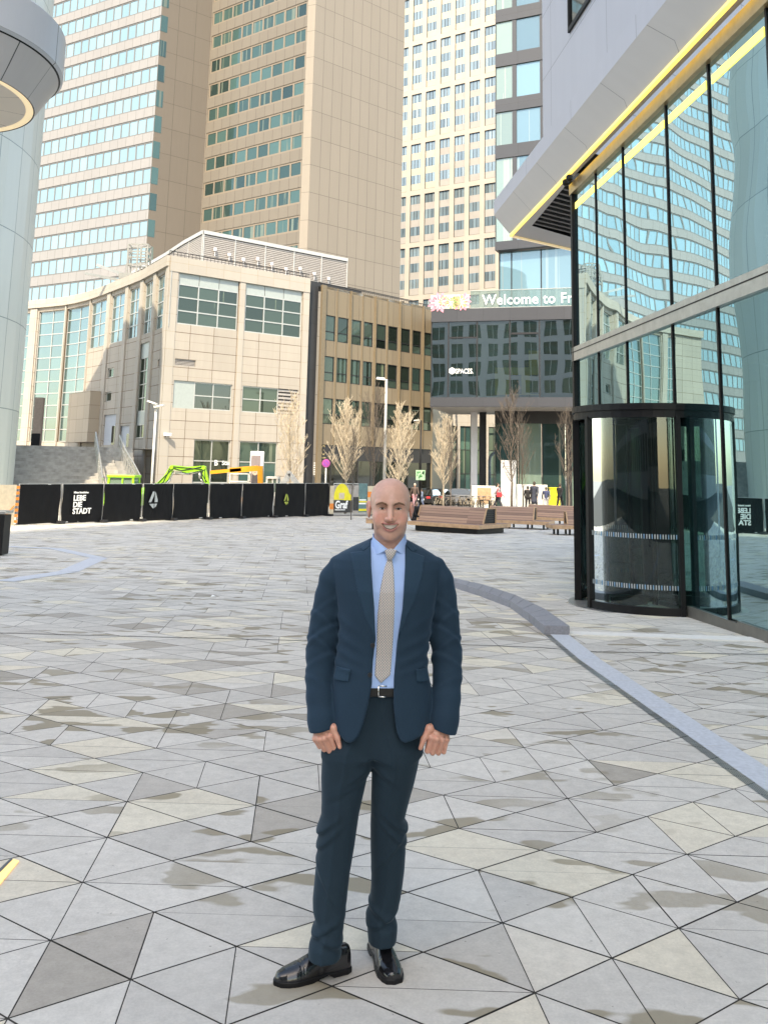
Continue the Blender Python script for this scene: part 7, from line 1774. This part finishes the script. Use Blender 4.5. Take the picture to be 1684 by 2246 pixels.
# ================================================================== passers-by
def figure(px, Y, hpx_top, col, pants, label, stride=.25, yaw=0.0, coat=0.0, hair=(.05, .04, .03), arm=.2, seated=False, extra=None):
    g = at_y(px, 1100, Y); zt_ = at_y(px, hpx_top, Y)[2]; z0 = gz(Y); Hh = (zt_ - z0) if not seated else 1.72; s = Hh / 1.75
    cs, sn = math.cos(yaw), math.sin(yaw)
    def W(x, y, z): return np.array([(x * cs - y * sn) * s, (x * sn + y * cs) * s, z * s])
    if not seated: hip, kn, an, sho, head_, el, ha_ = .92, .49, .09, 1.44, 1.62, 1.14, .90
    st = stride
    if seated:
        hz = .52; Lk = [W(-.1, -.42, .50), W(.1, -.42, .50)]; La = [W(-.1, -.44, .08), W(.12, -.40, .08)]; hipz = hz; shz = 1.02; hdz = 1.2; lean = -.12
    else:
        hipz = .92; shz = 1.43; hdz = 1.62; lean = -.02; Lk = [W(-.09, -st * .55, .50), W(.09, st * .35, .49)]; La = [W(-.09, -st * .9, .07), W(.09, st * 1.0, .10)]
    hipL = [W(-.09, 0, hipz), W(.09, 0, hipz)]; sh_l = [W(-.2, lean, shz - .03), W(.2, lean, shz - .03)]
    if seated: E_ = [W(-.25, lean - .12, shz - .28), W(.25, lean - .12, shz - .28)]; Hn = [W(-.12, -.36, .60), W(.12, -.36, .60)]
    else: E_ = [W(-.26, arm * .4, 1.14), W(.26, -arm * .4, 1.14)]; Hn = [W(-.27, arm * .4 - .10 + arm, .90), W(.27, -arm - .1, .92)]
    def top(X, Y_, Z):
        d = cap(X, Y_, Z, W(0, 0, hipz + .06), W(0, lean, shz - .1), .14 * s, .165 * s); d = smin(d, cap(X, Y_, Z, sh_l[0], sh_l[1], .075 * s), .05)
        for i in (0, 1): d = smin(d, smin(cap(X, Y_, Z, sh_l[i], E_[i], .065 * s, .052 * s), cap(X, Y_, Z, E_[i], Hn[i], .052 * s, .04 * s), .02), .03)
        if coat: d = smin(d, cap(X, Y_, Z, W(0, 0, hipz), W(0, .02, hipz - coat), .15 * s, .19 * s), .04)
        return d
    def leg(X, Y_, Z):
        d = cap(X, Y_, Z, hipL[0], hipL[1], .11 * s)
        for i in (0, 1): d = smin(d, smin(cap(X, Y_, Z, hipL[i], Lk[i], .085 * s, .062 * s), cap(X, Y_, Z, Lk[i], La[i], .062 * s, .045 * s), .02), .03)
        return d
    def bod(X, Y_, Z):
        hc = W(0, lean - .02, hdz); d = ell2(X, Y_, Z, hc, (.077 * s, .095 * s, .12 * s)); d = smin(d, cap(X, Y_, Z, W(0, lean, shz - .05), hc, .055 * s), .03)
        d = smin(d, cap(X, Y_, Z, hc + W(0, -.09, -.01), hc + W(0, -.10, -.03), .016 * s), .01)
        for i in (0, 1): d = smin(d, cap(X, Y_, Z, Hn[i], Hn[i] + W(0, -.02, -.10), .036 * s, .026 * s), .005); d = np.minimum(d, cap(X, Y_, Z, E_[i], Hn[i], .03 * s))
        d = np.minimum(d, cap(X, Y_, Z, W(0, 0, hipz), W(0, lean, shz), .08 * s))
        for i in (0, 1): d = np.minimum(d, cap(X, Y_, Z, hipL[i], Lk[i], .04 * s)); d = np.minimum(d, cap(X, Y_, Z, Lk[i], La[i], .03 * s))
        return d
    lo, hi = np.array([-.55, -.75, .0]) * s, np.array([.55, .75, 1.85]) * s; loc = (float(g[0]), Y, z0)
    ob = skin_obj('person', [nets(bod, lo, hi, .022)], M['skin'], None, lambda V: np.tile(np.array([.48, .30, .22]), (len(V), 1))); ob.location = loc; tag(ob, label, 'person')
    c = plain('coat_cloth', col, .85, var=.2, scale=5); p_ = plain('trouser_cloth', pants, .85, var=.2, scale=5)
    skin_obj('jacket', [nets(top, lo, hi, .024)], c, ob); skin_obj('trousers', [nets(leg, lo, hi, .024)], p_, ob)
    hc = W(0, lean - .02, hdz)
    if hair: skin_obj('hair', [nets(lambda X, Y_, Z: smax(ell2(X, Y_, Z, hc + W(0, .012, .015), (.085 * s, .10 * s, .122 * s)), -(((Z - hc[2]) * .6 - ((Y_ - hc[1]) * -1 * math.cos(yaw) + (X - hc[0]) * math.sin(yaw) * 1.0) * 1.0) + .035), .02), lo, hi, .016)], plain('hair', hair, .8), ob)
    for i in (0, 1): skin_obj('shoe', [nets(lambda X, Y_, Z: np.maximum(ell2(X, Y_, Z, La[i] + W(0, -.06, -.045), (.055 * s, .135 * s, .06 * s)), -(Z - La[i][2] + .075 * s)), lo - .05, hi, .02)], M['rubber'], ob)
    return ob
figure(909, 72, 1060, (.10, .07, .06), (.40, .22, .25), 'grey-haired passer-by in a dark waistcoat just right of the man\'s head', .18, .3, hair=(.5, .45, .4))
figure(924, 70, 1071, (.14, .18, .26), (.10, .12, .2), 'passer-by in a blue grey coat near the black parked car', .3, -1.2, coat=.15)
fr_man = figure(1090, 70, 1059, (.42, .42, .42), (.03, .03, .04), 'passer-by in a pale open jacket with a bright red bag, striding', .42, 1.25, arm=.3)
figure(1157, 71.5, 1066, (.022, .02, .02), (.012, .012, .014), 'passer-by in black, leftmost of the group before the white wall', .2, 2.7)
figure(1171, 71, 1056, (.035, .04, .06), (.02, .02, .025), 'tallest of the group, in a long navy coat before the white wall', .25, 2.6, coat=.3)
figure(1197, 72, 1068, (.05, .06, .12), (.36, .36, .40), 'passer-by in a blue jacket and pale trousers beside the yellow container', .2, 3.0)
figure(1227, 71, 1060, (.010, .010, .012), (.008, .008, .01), 'passer-by all in black right of the yellow container', .3, 2.2, arm=.3)
figure(908, 40.9, 1100, (.010, .010, .011), (.012, .012, .014), 'person in black sitting on the largest bench, half hidden by the man\'s head', seated=True, yaw=.9)
M['red'] = plain('red_fabric', (.55, .03, .04), .7)
q = at_y(1093, 1085, 69.7); t = empty('red_bag', tuple(q), 'bright red shoulder bag carried by the striding passer-by', 'bag')
mb = MB(); mb.box((q[0] + .05, 69.66, q[2]), (.42, .16, .36)); mb.build('pouch', M['red'], t, bevel=.04); mb = MB(); mb.tube([(q[0] - .1, 69.66, q[2] + .15), (q[0] - .05, 69.68, q[2] + .5), (q[0] + .15, 69.7, q[2] + .52), (q[0] + .2, 69.66, q[2] + .15)], .02, 6); mb.build('strap', M['red'], t)

# ================================================================== parked cars and bicycles
def car(px, Y, yaw, col, label, L=4.3, hh=1.48):
    g = at_y(px, 1100, Y); t = empty('parked_car', (float(g[0]), Y, gz(Y)), label, 'car', 'cars parked at the side street', yaw)
    prof = [(-L / 2, .35), (-L / 2, .75), (-L * .46, .92), (-L * .27, .98), (L * .28, .95), (L * .46, .80), (L / 2, .62), (L / 2, .32)]
    def ext(mb, pr, w0, w1=None, mi=0):
        n_ = len(pr); w1 = w1 or [w0] * n_
        v = [(x, -w_, z) for (x, z), w_ in zip(pr, w1)] + [(x, w_, z) for (x, z), w_ in zip(pr, w1)]
        mb.mesh(v, [tuple(range(n_)), tuple(range(2 * n_ - 1, n_ - 1, -1))] + [((k + 1) % n_, k, n_ + k, n_ + (k + 1) % n_) for k in range(n_)], mi)
    mb = LMB(); ext(mb, prof, .88); cab = [(-L * .40, .93), (-L * .30, hh - .05), (-L * .10, hh), (L * .08, hh - .03), (L * .26, .95)]; ext(mb, cab, .8, [.84, .66, .64, .66, .84]); mb.build('body', plain('car_paint', col, .2, spec=.7, var=.03), t, bevel=.06)
    gl_ = [(-L * .375, .97), (-L * .288, hh - .10), (-L * .10, hh - .06), (L * .075, hh - .09), (L * .225, .98)]
    mb = LMB(); ext(mb, gl_, .8, [.862, .70, .68, .70, .862]); mb.build('window', M['g_black'], t)
    mb = LMB()
    for sx_, zt2, wz in ((-1, hh - .11, -.385), (1, hh - .09, .245)):
        pass
    mb.face([(L * .262, -.7, .99), (L * .262, .7, .99), (L * .10, .58, hh - .08), (L * .10, -.58, hh - .08)]); mb.face([(-L * .402, .7, .97), (-L * .402, -.7, .97), (-L * .315, -.58, hh - .10), (-L * .315, .58, hh - .10)]); mb.build('windscreen', M['g_black'], t)
    for x in (-L * .31, L * .31):
        for y in (-.80, .80):
            mb = LMB(); mb.tube([(x, y - .11, .32), (x, y + .11, .32)], .32, 18); o = mb.build('wheel', M['rubber'], t); mb = LMB(); yy = y + (.115 if y > 0 else -.115); mb.tube([(x, yy - .006, .32), (x, yy + .006, .32)], .2, 14); mb.build('rim', M['zinc'], o)
    for y in (-.62, .62):
        mb = LMB(); mb.box((L / 2 - .02, y, .68), (.1, .34, .14)); mb.build('headlight', M['white_print'], t); mb = LMB(); mb.box((-L / 2 + .01, y, .80), (.08, .32, .16)); mb.build('tail_light', M['red'], t)
    mb = LMB(); mb.box((-L / 2 - .01, 0, .62), (.03, .52, .12)); mb.build('number_plate', M['white_print'], t)
    return t
car(940, 77, R(70), (.012, .012, .014), 'black hatchback with red tail lights behind the bicycles, nearest the black lamp')
car(962, 79.5, R(75), (.02, .02, .024), 'dark car parked directly right of the black hatchback')
car(1000, 81, R(160), (.55, .55, .56), 'silver car seen from the side behind the bare tree')
car(1062, 88, R(80), (.10, .11, .13), 'dark grey car at the mouth of the side street')
car(1070, 82, R(165), (.62, .62, .62), 'white car standing before the glazed ground floor')
def bike_proto():
    t = empty('bicycle', (0, 0, 0), None, 'bicycle', 'bicycles in the rack by the planter')
    for x in (-.52, .52):
        mb = LMB(); pts = [(x + .33 * math.cos(q), 0, .34 + .33 * math.sin(q)) for q in [2 * math.pi * k / 18 for k in range(19)]]; mb.tube(pts, .022, 5, cap=False)
        for k in range(6): a = math.pi * k / 6; mb.bar((x - .32 * math.cos(a), 0, .34 - .32 * math.sin(a)), (x + .32 * math.cos(a), 0, .34 + .32 * math.sin(a)), .006)
        mb.build('wheel', M['rubber'], t)
    mb = LMB()
    for p, q in (((-.52, 0, .34), (-.05, 0, .32)), ((-.52, 0, .34), (-.18, 0, .82)), ((-.05, 0, .32), (-.2, 0, .92)), ((-.18, 0, .80), (.36, 0, .84)), ((-.05, 0, .32), (.38, 0, .74)), ((.35, 0, .95), (.52, 0, .34))): mb.tube([p, q], .022, 6)
    mb.build('frame', M['bike'], t); mb = LMB(); mb.tube([(.33, -.28, 1.02), (.36, 0, .98), (.33, .28, 1.02)], .018, 6); mb.tube([(.36, 0, .98), (.35, 0, .9)], .018, 6); mb.build('handlebar', M['zinc'], t)
    mb = LMB(); mb.hexa([(-.34, -.08, .92), (-.06, -.03, .93), (-.06, .03, .93), (-.34, .08, .92)], [(-.34, -.08, .98), (-.06, -.03, .97), (-.06, .03, .97), (-.34, .08, .98)]); mb.build('saddle', M['rubber'], t); return t
M['bike'] = plain('worn_bicycle_paint', (.38, .32, .24), .4, var=.4, scale=1)
bp = bike_proto(); NB = 16
for k in range(NB):
    o = bp if k == 0 else copy_tree(bp); px = 958 + k * 8.4; Y = 74.2 + (k % 3) * .25; g = at_y(px, 1100, Y)
    o.location = (float(g[0]), Y, gz(Y)); o.rotation_euler = (0, 0, R(62 + 37 * math.sin(k * 2.3))); o['label'] = 'one of the many bicycles crowded in the row before the parked cars'
Y = 76; a, b = at_y(1034, 1092, Y), at_y(1086, 1066, Y)
t = empty('planter', ((a[0] + b[0]) / 2, Y, gz(Y)), 'white planter wall with a wooden front panel behind the bicycles', 'planter')
mb = MB(); mb.box(((a[0] + b[0]) / 2, Y + .3, (gz(Y) + b[2]) / 2), (b[0] - a[0], .8, b[2] - gz(Y))); mb.build('wall', M['white_paint'], t, bevel=.02)
mb = MB(); mb.box((a[0] + (b[0] - a[0]) * .52, Y - .13, (gz(Y) + b[2]) / 2 + .1), ((b[0] - a[0]) * .58, .04, (b[2] - gz(Y)) * .7)); mb.build('wood_panel', M['wood_edge'], t)
# litter bin at the left edge, paper scrap, black barrier
c = ground(-4, 1219); t = empty('litter_bin', (c[0], c[1], c[2]), 'black metal bin cut off by the left edge of the photo', 'bin')
mb = MB(); z1 = at_y(4, 1122, c[1])[2]; mb.box((c[0] - .16, c[1] + .2, (c[2] + z1) / 2 - .03), (.5, .42, z1 - c[2] - .1)); mb.build('body', M['black_metal'], t, bevel=.015)
mb = MB(); mb.box((c[0] - .16, c[1] + .2, z1 - .02), (.56, .48, .07)); mb.build('lid', M['steel'], t, bevel=.01)
p = ground(467, 1310); o = MB(); o.mesh([(p[0] - .04, p[1], p[2] + .008), (p[0] + .05, p[1] - .03, p[2] + .02), (p[0] + .06, p[1] + .05, p[2] + .012), (p[0] - .02, p[1] + .06, p[2] + .03)], [(0, 1, 2), (0, 2, 3)]); o = o.build('paper_scrap', M['white_print']); tag(o, 'small white scrap of paper lying on the paving left of the man', 'litter')
Y = 68; a = at_y(1053, 1107, Y); b = at_y(1072, 1097, Y); t = empty('low_barrier', ((a[0] + b[0]) / 2, Y, gz(Y)), 'low black hoop barrier on the pavement behind the benches', 'barrier')
mb = MB(); mb.tube([(a[0], Y, gz(Y)), (a[0], Y, b[2]), (b[0], Y, b[2]), (b[0], Y, gz(Y))], .05, 8); mb.build('hoop', M['black_metal'], t)
